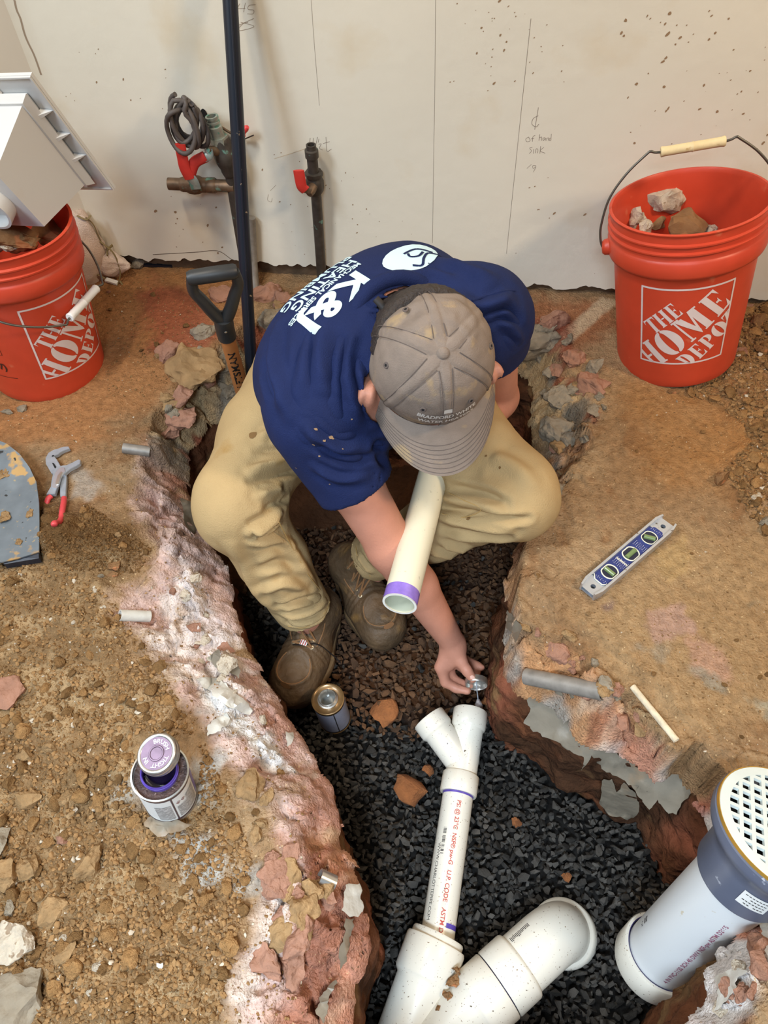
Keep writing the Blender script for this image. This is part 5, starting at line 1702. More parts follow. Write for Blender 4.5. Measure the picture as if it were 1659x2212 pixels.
fw_ = .0044
g = G()
g.prism([(-hl, -hw + .004), (-hl + sh, -hw), (hl - sh, -hw), (hl, -hw + .004), (hl, -hw + .004 + fw_ * .8), (hl - sh, -hw + fw_), (-hl + sh, -hw + fw_), (-hl, -hw + .004 + fw_ * .8)], 0, tk)
g.prism([(-hl, hw - .004), (-hl, hw - .004 - fw_ * .8), (-hl + sh, hw - fw_), (hl - sh, hw - fw_), (hl, hw - .004 - fw_ * .8), (hl, hw - .004), (hl - sh, hw), (-hl + sh, hw)], 0, tk)
obj('rail_frame', g, t, m=M['alu'])


def hole_plate(x0, x1, cx):
    g = G(); n = 20; r = .0048
    ring_ = [(cx + r * math.cos(2 * math.pi * k / n), r * math.sin(2 * math.pi * k / n)) for k in range(n)]
    yy = hw - fw_ * .9
    def proj(x, y):
        s = 9
        dx, dy = x - cx, y
        if abs(dx) > 1e-9: s = min(s, ((x1 if dx > 0 else x0) - cx) / dx)
        if abs(dy) > 1e-9: s = min(s, (yy if dy > 0 else -yy) / dy)
        return (cx + dx * s, dy * s)
    out = [proj(*p) for p in ring_]
    v = [(x, y, .011) for x, y in ring_] + [(x, y, .011) for x, y in out]
    g.add(v, [(k, (k + 1) % n, n + (k + 1) % n, n + k) for k in range(n)])
    g.add([(x, y, z) for z in (.011, .003) for x, y in ring_], [(k, (k + 1) % n, n + (k + 1) % n, n + k) for k in range(n)])
    for cx_, cy_ in ((x0, yy), (x0, -yy), (x1, yy), (x1, -yy)):
        pass
    # corner fill
    for sx, xx in ((-1, x0), (1, x1)):
        for sy in (-1, 1):
            c = (xx, sy * yy)
            cand = [p for p in out]
            a = min([p for p in cand if abs(p[0] - xx) < 1e-6], key=lambda p: abs(p[1] - c[1]))
            b = min([p for p in cand if abs(p[1] - c[1]) < 1e-6], key=lambda p: abs(p[0] - c[0]))
            g.add([(a[0], a[1], .011), (b[0], b[1], .011), (c[0], c[1], .011)], [(0, 1, 2)])
    g.box(x0, x1, -yy, yy, .001, .003)
    obj('hang_hole', G().lathe([(0, .0034), (.0050, .0034)], 16, Matrix.Translation((cx, 0, 0))), t, m=M['hole'])  # flat dark disc paints the shade at the bottom of the hole
    return g


obj('end_plate', hole_plate(-hl + .001, -hl + .034, -hl + .016), t, m=M['alu'])
obj('end_plate', hole_plate(hl - .034, hl - .001, hl - .016), t, m=M['alu'])
xi = hl - .030
yb = hw - fw_ * .95
body_pl = [(-xi, -yb + .008), (-xi + .008, -yb), (xi - .008, -yb), (xi, -yb + .008), (xi, yb - .008), (xi - .008, yb), (-xi + .008, yb), (-xi, yb - .008)]
core = obj('core_panel', G().prism(body_pl, .001, .0125), t, m=M['level_blue'])
g = G()
g.tube([(x, y, .0125) for x, y in body_pl[-2:] + body_pl[:2]], .0011, 6)
obj('core_trim', g, t, m=M['cream'])
g = G()
for i in range(46):
    for j in range(-3, 4):
        x = -xi + .006 + i * (2 * xi - .012) / 45 + (.5 * (j % 2)) * .004
        y = j * yb / 4.2
        if any(abs(x - cx) < .021 for cx in (-.48 * hl, .03 * hl, .50 * hl)): continue
        g.lathe([(0, .0132), (.0007, .0125)], 5, Matrix.Translation((x, y, 0)))
obj('grip_dots', g, t, m=M['cream'])
for nm, cx, rx, kind in (('plumb_window', -.48 * hl, .0150, 'a'), ('level_window', .03 * hl, .0155, 'b'), ('angle_window', .50 * hl, .0145, 'c')):
    n = 28
    pl = []
    for k in range(n):
        a = 2 * math.pi * k / n
        x, y = rx * math.cos(a), min(yb - .001, rx * 1.05) * math.sin(a)
        y = max(-yb * .80, min(yb * .80, y))
        pl.append((cx + x, y))
    wn_ = obj(nm, G().prism([(cx + (x - cx) * 1.0, y) for x, y in pl], .0126, .0130), t, m=M['level_dark'])
    rim = obj('window_rim', G().tube([(x, y, .0138) for x, y in pl + [pl[0]]], .0013 if kind != 'c' else .001, 6, False), wn_, m=M['cream'])
    dirv = {'a': (0, 1), 'b': (1, 0), 'c': (-.5, .86)}[kind]
    vl = .0105 if kind != 'b' else .0125
    obj('vial', G().tube([(cx - dirv[0] * vl, -dirv[1] * vl, .0140), (cx + dirv[0] * vl, dirv[1] * vl, .0140)], .0046, 14), wn_, m=M['vial'])
v_, f_ = text_geo('MAGNETIC', .0052, .0002)
obj('small_print', G().add([(-.235 * hl + .006 - y * 0 + -y, x, .0128) for x, y in v_], f_), t, m=M['cream'])

# ------------------------------------------------------------------ slip-joint pliers
def pz(pts, z): return [tuple(Z(900 * 0 + x / 3.607, y / 3.607 + 900, z)) for x, y in pts]


pg = gnd(130, 1030)
t = thing('tongue_pliers', 'steel slip joint pliers with red dipped handles half buried in soil', 'pliers', pg)
zb = pg.z + .004


def slab(pts, z0, z1, name, m, label=None):
    a = pz(pts, z0); n = len(a)
    g = G().add(a + [(p[0], p[1], z1) for p in a], [tuple(range(n - 1, -1, -1)), tuple(range(n, 2 * n))] + [(k, (k + 1) % n, n + (k + 1) % n, n + k) for k in range(n)])
    me = g.mesh(name, m, 25)
    bm = bmesh.new(); bm.from_mesh(me)
    bmesh.ops.bevel(bm, geom=[e for e in bm.edges if e.verts[0].co.z > (z0 + z1) / 2 and e.verts[1].co.z > (z0 + z1) / 2], offset=.0008, segments=2, affect='EDGES', clamp_overlap=True)
    bm.to_mesh(me); bm.free(); finish(me, 30)
    return obj(name, me, t, False, None, label)


slab([(368, 385), (366, 340), (388, 300), (430, 276), (455, 270), (505, 252), (545, 250), (551, 266), (512, 280), (480, 296), (462, 312), (432, 324), (452, 350), (480, 398), (500, 440), (528, 470), (528, 520), (522, 640), (480, 640), (478, 530), (450, 470), (412, 460)], zb, zb + .008, 'upper_jaw', M['steel'])
slab([(430, 440), (452, 408), (500, 398), (530, 396), (575, 376), (622, 350), (637, 358), (634, 382), (602, 404), (560, 424), (532, 448), (514, 466), (490, 474), (470, 520), (440, 620), (418, 622), (372, 622), (408, 562), (412, 520)], zb + .006, zb + .014, 'lower_jaw', M['steel'])
slab([(408, 560), (414, 500), (436, 440), (470, 400), (505, 402), (512, 430), (478, 480), (462, 540), (440, 568)], zb + .0135, zb + .0165, 'pivot_plate', M['alu'])
slab([(432, 520), (450, 462), (478, 428), (490, 440), (474, 470), (456, 528), (440, 534)], zb + .0165, zb + .0185, 'pivot_slot', M['tin'])
slab([(405, 360), (420, 362), (452, 408), (438, 410), (424, 398)], zb + .008, zb + .0086, 'slot', M['hole'])
for a, k in ((412, 0),):
    obj('rivet_hole', G().lathe([(0, 0), (.0026, 0)], 10, Matrix.Translation(Vector(Z(412 / 3.607, 306 / 3.607 + 900, zb + .0082)))), t, False, M['hole'])
ph = [Vector(q) for q in pz([(398, 620), (372, 645), (335, 690)], zb + .009)]
ph[-1].z -= .012
obj('handle_grip', G().tube(bez(ph, 5), [.0058] * 11, 10, True, ((0, 0, 1), .8)), t, False, M['red_grip'], 'red dipped handle sinking into the soil')
ph = [Vector(q) for q in pz([(502, 640), (508, 700), (508, 770), (504, 830), (500, 890), (500, 940), (500, 965)], zb + .006)]
gzs = [float(gz(p.x, p.y)) for p in ph]
offs = [.010, .008, .006, -.004, -.001, .006, .005]
ph = [Vector((p.x, p.y, g_ + o_)) for p, g_, o_ in zip(ph, gzs, offs)]
obj('handle_grip', G().tube(bez(ph, 5), [.0058] * 26 + [.0062, .0066, .0064, .0058, .0035], 10), t, False, M['red_grip'], 'long red dipped handle')

# ------------------------------------------------------------------ the two cans
def can_h(base, r, px_top):
    return min((abs(pix(base + Vector((0, 0, h)))[1] - px_top), h) for h in [.04 + .002 * k for k in range(60)])[1]


cb = gnd(371, 1722); cb.z += .002
ch = can_h(cb, .036, 1668)
ct = cb + Vector((.0, .0, ch))
tl = (zp(345, 1668, cb.z + ch) - cb).normalized()
t = thing('primer_can', 'round tin of purple primer with its screw lid resting askew on top', 'can', cb)
cr = .0375
frc = frame(cb, tl, Vector((1, 0, 0)))
obj('can_body', G().lathe([(0, .001), (cr - .002, 0), (cr + .0012, .0), (cr + .0016, .002), (cr, .004), (cr, ch - .004), (cr + .0014, ch - .003), (cr + .0016, ch), (cr - .0006, ch + .0006), (cr - .0012, ch - .007), (0, ch - .008)], 56, frc), t, False, M['tin'])
obj('crusted_top', G().lathe([(0, ch - .0072), (.019, ch - .0068), (cr - .0018, ch - .0062)], 48, frc), t, False, M['can_top'], 'dried primer crust on the can top')
# label wrap with its panels
camaz = math.atan2((frc.inverted() @ Vector(_C)).y, (frc.inverted() @ Vector(_C)).x)
lb = obj('label_wrap', G().lathe([(cr + .0003, .006), (cr + .0003, ch - .006)], 64, frc), t, False, M['paper'])


def on_can(fr, r, rects, name, m, par, n=6):
    g = G()
    for a0, a1, h0, h1 in rects:
        for k in range(n):
            b0, b1_ = a0 + (a1 - a0) * k / n, a0 + (a1 - a0) * (k + 1) / n
            g.add([fr @ Vector((r * math.cos(a), r * math.sin(a), h)) for a in (b0, b1_) for h in (h0, h1)], [(0, 2, 3, 1)])
    return obj(name, g, par, False, m)


a = camaz
on_can(frc, cr + .0006, [(a - 3.1, a + 3.1, ch - .0125, ch - .006), (a - 3.1, a + 3.1, .006, .0125), (a - .10, a - .04, .0125, ch - .0125)], 'label_stripe', M['label_dark'], lb, 40)
on_can(frc, cr + .0007, [(a + .04, a + .95, .018, ch * .55), (a + .45, a + .95, ch * .55, ch * .72), (a - .75, a - .16, .018, ch * .7)], 'label_block', M['label_grey'], lb, 12)
g = G()
for k, aa in enumerate((a + .13, a + .33)):
    hc = ch * .68
    ol_ = [(aa + .085 * math.cos(q * math.pi / 2), hc + .0055 * math.sin(q * math.pi / 2)) for q in range(4)]
    il_ = [(aa + .058 * math.cos(q * math.pi / 2), hc + .0036 * math.sin(q * math.pi / 2)) for q in range(4)]
    pts_ = [frc @ Vector(((cr + .0009) * math.cos(x), (cr + .0009) * math.sin(x), y)) for x, y in ol_ + il_]
    g.add(pts_, [(q, (q + 1) % 4, 4 + (q + 1) % 4, 4 + q) for q in range(4)])
    g.add([frc @ Vector(((cr + .0009) * math.cos(x), (cr + .0009) * math.sin(x), y)) for x, y in [(aa - .015, hc - .002), (aa + .015, hc - .002), (aa, hc + .0022)]], [(0, 1, 2)])
obj('hazard_diamond', g, lb, False, mat('label_red_print', srgb(120, 44, 50), .5), 'two small hazard diamonds')
on_can(frc, cr + .0007, [(a + 1.05, a + 1.35, .02, ch - .014), (a + 1.42, a + 1.55, .02, ch - .02)], 'label_block', M['purple_dark'], lb)
nr = .0245
obj('screw_neck', G().lathe([(nr, ch - .008), (nr, ch + .002), (nr + .0012, ch + .003), (nr + .0012, ch + .0046), (nr, ch + .0055), (nr, ch + .0085), (nr - .001, ch + .0095), (nr - .002, ch + .0085), (nr - .002, ch - .02)], 44, frc), t, False, M['purple_dark'], 'primer stained screw neck')
obj('primer_liquid', G().lathe([(0, ch - .0055), (nr - .002, ch - .0055)], 32, frc), t, False, M['liquid'])
lid_c = zp(337, 1627, cb.z + ch + .030)
lidn = (Vector((-.10, -.12, 1))).normalized()
frl = frame(lid_c, lidn, (zp(380, 1600, lid_c.z) - lid_c))
t2 = thing('screw_lid', 'silver screw lid stained with primer resting askew on the open primer can', 'lid', lid_c)
lr = .0275
obj('lid_shell', G().lathe([(lr - .002, -.015), (lr, -.0155), (lr + .0008, -.0145), (lr - .0002, -.012), (lr, -.009), (lr + .0010, -.0078), (lr, -.0064), (lr, -.0035), (lr - .0005, -.001), (lr - .0022, .0), (lr - .0052, -.0006), (lr - .0056, -.0012)], 56, frl), t2, False, M['tin'])
obj('lid_disc', G().lathe([(lr - .0054, -.0011), (.0112, -.0011), (.0104, .0), (.0088, .0), (.0080, -.0011), (0, -.0011)], 48, frl), t2, False, M['lid_purple'])
g = G()
for word, a_mid, sgn in (('BRUSH', math.radians(30), 1), ('TIGHT', math.radians(-95), 1), ('IN', math.radians(180), 1)):
    v_, f_ = text_geo(word, .0084, .0)
    out = []
    for x, y in v_:
        r_ = .0160 + y * .95
        ang = a_mid - x / .0150
        out.append(frl @ Vector((r_ * math.cos(ang), r_ * math.sin(ang), -.0006)))
    g.add(out, f_)
obj('embossed_letters', g, t2, False, M['lid_print'], 'raised letters round the lid')

cb2 = zp(724, 1553, -.388)
ch2 = can_h(cb2, .033, 1510)
tl2 = (zp(708, 1510, cb2.z + ch2) - cb2).normalized()
t = thing('cement_can', 'open glue stained tin standing on the gravel beside the right boot', 'can', cb2)
cr2 = .0335
frc = frame(cb2, tl2, Vector((1, 0, 0)))
obj('can_body', G().lathe([(0, .001), (cr2, 0), (cr2 + .0012, .002), (cr2, .004), (cr2, ch2 - .003), (cr2 + .0010, ch2 - .002), (cr2 + .0010, ch2), (cr2 - .001, ch2 + .0008), (cr2 - .0025, ch2 - .001), (.02, ch2 - .002)], 48, frc), t, False, M['tin_rust'])
on2 = math.atan2((frc.inverted() @ Vector(_C)).y, (frc.inverted() @ Vector(_C)).x)
lb = obj('label_wrap', G().lathe([(cr2 + .0003, .007), (cr2 + .0003, ch2 - .009)], 56, frc), t, False, mat('blue_grey_label', srgb(124, 126, 140), .5, var=.1, vscale=60))
on_can(frc, cr2 + .0006, [(on2 - .04, on2 + .02, .007, ch2 - .009), (on2 - 3, on2 + 3, .007, .011)], 'label_stripe', M['black_ink'], lb, 40)
nr = .0185
obj('screw_neck', G().lathe([(nr + .003, ch2 - .002), (nr + .003, ch2 + .001), (nr, ch2 + .002), (nr, ch2 + .009), (nr - .0012, ch2 + .010), (nr - .0022, ch2 + .009), (nr - .0022, ch2 - .03), (0, ch2 - .03)], 40, frc), t, False, M['tin'], 'bare tin neck')
obj('cement', G().lathe([(0, ch2 - .024), (nr - .0022, ch2 - .024)], 32, frc), t, False, M['glue'])

# ------------------------------------------------------------------ torn pipe stubs and film along the broken edge
floor_bvh = BVHTree.FromPolygons([tuple(p) for p in FV], [tuple(f) for f in FQ])
bed_bvh = BVHTree.FromPolygons([tuple(p) for p in BVERT], [tuple(f) for f in BQ])


def hit(px, py, which=(0, 1, 2)):
    d = Vector(ray(px, py)); n = d.length
    best = None
    for i, b in enumerate((floor_bvh, wall_bvh, bed_bvh)):
        if i not in which: continue
        r = b.ray_cast(Vector(_C), d / n)
        if r[0] is not None and (best is None or r[3] < best): best = r[3]
    return best / n if best else None


def stub(name, a, b, r, label, lift=0., m='stub', wall_=.0018):
    ta, tb_ = hit(*a), hit(*b)
    A, B = Vector(D(*a, ta)), Vector(D(*b, tb_))
    A.z += lift; B.z += lift
    d = (B - A).normalized()
    L = (B - A).length
    o = obj(name, G().lathe([(r - wall_, 0), (r, 0), (r, L), (r - wall_, L), (r - wall_, 0)], 24, frame(A, d)), m=M[m])
    return tag(o, label, 'pipe')


stub('pipe_stub', (268, 972), (327, 980), .0115, 'short grey conduit stub sticking out of the left rim', .006)
stub('pipe_stub', (1300, 1500), (1135, 1466), .0150, 'old grey pipe end sticking out of the right broken edge', .010)
stub('pipe_stub', (690, 1897), (722, 1912), .0125, 'short shiny conduit stub in the lower left broken edge', .008, 'tin')
stub('pipe_stub', (262, 1334), (326, 1336), .0105, 'torn pale conduit piece on the soil left of the trench', .008, 'film_white')
stub('pipe_stub', (1365, 1485), (1460, 1602), .0055, 'thin strip of conduit along the right slab edge', .004, 'plaster')


def film(px, label, seed, m='film', lift=.012, name='plastic_sheet', steps=7, jag_=3.0, flat=True, which=(0, 1, 2)):
    r = random.Random(seed)
    out = []
    for k in range(len(px)):
        a, b = px[k], px[(k + 1) % len(px)]
        L = math.dist(a, b); n = max(1, int(L / steps))
        for i in range(n):
            f = i / n
            out.append((a[0] + (b[0] - a[0]) * f + r.uniform(-jag_, jag_) * (i > 0), a[1] + (b[1] - a[1]) * f + r.uniform(-jag_, jag_) * (i > 0)))
    bm = bmesh.new()
    vs = [bm.verts.new((x, y, 0)) for x, y in out]
    es = [bm.edges.new((vs[k], vs[(k + 1) % len(vs)])) for k in range(len(vs))]
    bmesh.ops.triangle_fill(bm, edges=es, use_beauty=True)
    bmesh.ops.subdivide_edges(bm, edges=[e for e in bm.edges if e.calc_length() > 22], cuts=2)
    bmesh.ops.triangulate(bm, faces=bm.faces)
    bmesh.ops.subdivide_edges(bm, edges=[e for e in bm.edges if e.calc_length() > 16], cuts=1)
    bm.verts.index_update()
    P2 = np.array([v.co[:2] for v in bm.verts])
    T_ = np.array([hit(x, y, which) or hit(x, y) or 1.3 for x, y in P2])
    A_ = np.c_[P2, np.ones(len(P2))]
    keep_ = np.ones(len(P2), bool)
    for _ in range(4):
        cf, *_r = np.linalg.lstsq(A_[keep_], T_[keep_], rcond=None)
        res = T_ - A_ @ cf
        keep_ = np.abs(res) < 1.6 * np.std(res[keep_]) + 1e-6
    tt = np.minimum(A_ @ cf - lift, T_ - .004) if flat else T_ - lift
    tt = tt + .004 * fbm(P2[:, 0] / 26., P2[:, 1] / 26., 3, seed)
    pts_ = [Vector(D(x, y, q)) for (x, y), q in zip(P2, tt)]
    dv = Vector(_F) * .0007
    f = [tuple(v.index for v in q.verts) for q in bm.faces]
    bedges = [(e.verts[0].index, e.verts[1].index) for e in bm.edges if e.is_boundary]
    n = len(pts_)
    bm.free()
    o = obj(name, G().add(pts_ + [p + dv for p in pts_], f + [tuple(i + n for i in reversed(q)) for q in f] + [(a, b, b + n, a + n) for a, b in bedges]).mesh(name, M[m], 50))
    return tag(o, label, 'plastic sheet')


def sc_(pts_, s, ox, oy): return [(x / s + ox, y / s + oy) for x, y in pts_]


film(sc_([(232, 640), (430, 660), (520, 800), (600, 940), (720, 990), (830, 1070), (960, 1140), (1060, 1110), (1190, 1170), (1222, 1240), (1190, 1290), (1150, 1320), (1120, 1390), (1060, 1370), (1010, 1300), (960, 1360), (880, 1250), (800, 1180), (680, 1120), (620, 1040), (560, 1130), (575, 1050), (480, 1010), (420, 960), (330, 930), (220, 850), (262, 765), (240, 700)], 2.724, 1050, 1250), 'large torn grey film sheet hanging under the right slab edge', 1, lift=.004, which=(1,))
film(sc_([(682, 1190), (740, 1180), (768, 1258), (812, 1200), (880, 1262), (902, 1340), (888, 1390), (830, 1422), (790, 1400), (720, 1390), (665, 1320)], 2.724, 1050, 1250), 'separate flap of grey film hanging below the large sheet', 2, lift=.008, which=(1,))
film(sc_([(125, 185), (165, 230), (212, 290), (190, 340), (172, 380), (140, 310), (118, 290)], 2.724, 1050, 1250), 'small grey film scrap at the corner of the right ledge', 3)
film(sc_([(1150, 1200), (1250, 1190), (1270, 1240), (1255, 1300), (1282, 1360), (1240, 1430), (1180, 1430), (1120, 1380), (1140, 1290)], 3.318, 400, 1550), 'cream film scrap sticking out of the lower left edge', 4, 'film_white', .02)
film(sc_([(1150, 1440), (1212, 1440), (1190, 1560), (1160, 1720), (1110, 1810), (1100, 1700), (1140, 1560)], 3.318, 400, 1550), 'narrow film strip hanging down the lower left face', 5)
film(sc_([(1080, 1880), (1092, 1900), (1030, 2000), (1020, 2100), (990, 2196), (930, 2100), (990, 1970)], 3.318, 400, 1550), 'pointed film strip low on the left face', 6)
film(sc_([(1330, 510), (1400, 450), (1440, 500), (1520, 540), (1540, 590), (1530, 640), (1470, 600), (1400, 580)], 2.962, 0, 1250), 'tan film flap on the left rim beside the right boot', 7, 'film')
film(sc_([(1250, 640), (1400, 630), (1500, 720), (1620, 830), (1600, 870), (1480, 830), (1380, 760)], 2.962, 0, 1250), 'white film band lying along the left rim', 8, 'film_white', .006, flat=False)
film(sc_([(720, 100), (775, 105), (780, 140), (760, 190), (730, 210)], 3.318, 400, 1550), 'small white film tip above the gravel left of the wye', 9, 'film_white')
film(sc_([(1245, 1845), (1330, 1800), (1400, 1780), (1450, 1790), (1500, 1800), (1420, 1850), (1400, 1950), (1340, 2030), (1290, 2080), (1240, 2110), (1270, 1990), (1260, 1900)], 3.614, 1200, 1600), 'grey film scrap at the bottom right broken edge', 10, 'film_white')
film(sc_([(1590, 1330), (1700, 1300), (1700, 1500), (1660, 1760), (1630, 1560), (1600, 1460)], 3.614, 1200, 1600), 'white film hanging beside the drain riser', 11, 'film_white')
film([(310, 1778), (345, 1745), (378, 1760), (392, 1775), (415, 1782), (398, 1792), (372, 1800), (340, 1808)], 'crumpled tan paper scrap in the soil in front of the primer can', 12, 'film', .014, 'paper_scrap', flat=False)
film([(450, 1565), (490, 1540), (500, 1562), (470, 1580), (448, 1590)], 'white torn film scrap on the soil behind the primer can', 13, 'film_white', .006, flat=False, steps=5)
film([(338, 1230 + 850), (352, 2080), (350, 2092), (338, 2088)], 'tiny white scrap on the trampled soil', 14, 'film_white', .006, 'paper_scrap', flat=False, steps=5)
film([(1120, 700), (1150, 690), (1170, 745), (1150, 760), (1130, 720)], 'pale plaster strip on the rim under the left sleeve', 15, 'plaster', .008, 'plaster_strip', flat=False, steps=6)
film([(388, 1075), (420, 1085), (435, 1130), (415, 1160), (400, 1130)], 'grey film flap by the right knee', 16, 'film', .006, flat=False)


# broken chunks of slab heaped along the rim
def chunks(poly, n, smin, smax, mts, label, group, seed0):
    k = 0
    x0, x1 = min(p[0] for p in poly), max(p[0] for p in poly); y0, y1 = min(p[1] for p in poly), max(p[1] for p in poly)
    while k < n:
        px, py = rnd.uniform(x0, x1), rnd.uniform(y0, y1)
        if not inside(px, py, poly): continue
        s_ = smin + (smax - smin) * rnd.random() ** 1.6
        o = rock_at(px, py, s_, rnd.choice(mts), label, 'broken_chunk', seed0 + k, (1, rnd.uniform(.7, .95), rnd.uniform(.45, .7)), rnd.uniform(0, 6), (rnd.uniform(-.3, .3), rnd.uniform(-.3, .3)), 'rubble', .38, .12, 16)
        o['group'] = group
        k += 1


chunks([(360, 760), (440, 720), (480, 760), (500, 860), (420, 930), (350, 960), (310, 900)], 16, .018, .046, ['stone_tan', 'stone_grey', 'stone_tan', 'stone_red'], 'broken slab chunk on the rim left of the shovel', 'slab chunks left of the shovel', 400)
chunks([(1130, 700), (1230, 720), (1290, 800), (1320, 900), (1250, 1010), (1210, 1080), (1180, 1000), (1190, 900), (1150, 800)], 34, .012, .036, ['stone_grey', 'stone_tan', 'stone_red', 'stone_grey'], 'broken mortar chunk on the right rim behind the left knee', 'mortar chunks on the right rim', 440)
chunks([(545, 610), (640, 610), (640, 650), (600, 690), (560, 700)], 10, .014, .034, ['stone_red', 'stone_tan', 'stone_grey'], 'broken red chunk between pole and shirt', 'chunks behind the pole', 480)
chunks([(1125, 1350), (1230, 1370), (1300, 1440), (1360, 1500), (1420, 1590), (1360, 1590), (1200, 1480)], 20, .010, .030, ['stone_red', 'stone_tan', 'stone_red', 'stone_grey'], 'broken slab chunk on the right ledge below the level', 'slab chunks on the right ledge', 500)
chunks([(520, 1680), (600, 1720), (690, 1850), (740, 1960), (740, 2100), (620, 2200), (540, 2150), (600, 1950)], 22, .012, .042, ['stone_red', 'stone_red', 'stone_tan'], 'broken red slab chunk on the lower left face', 'slab chunks on the lower left face', 530)
chunks([(350, 1180), (440, 1250), (500, 1420), (600, 1580), (540, 1580), (400, 1400)], 16, .008, .024, ['stone_red', 'stone_white', 'stone_white'], 'small pale chunk on the pink left rim', 'pale chunks on the left rim', 560)
chunks([(1560, 2110), (1659, 2030), (1659, 2212), (1540, 2212)], 8, .014, .034, ['stone_red', 'stone_white'], 'broken slab chunk in the bottom right corner', 'chunks in the bottom right corner', 580)


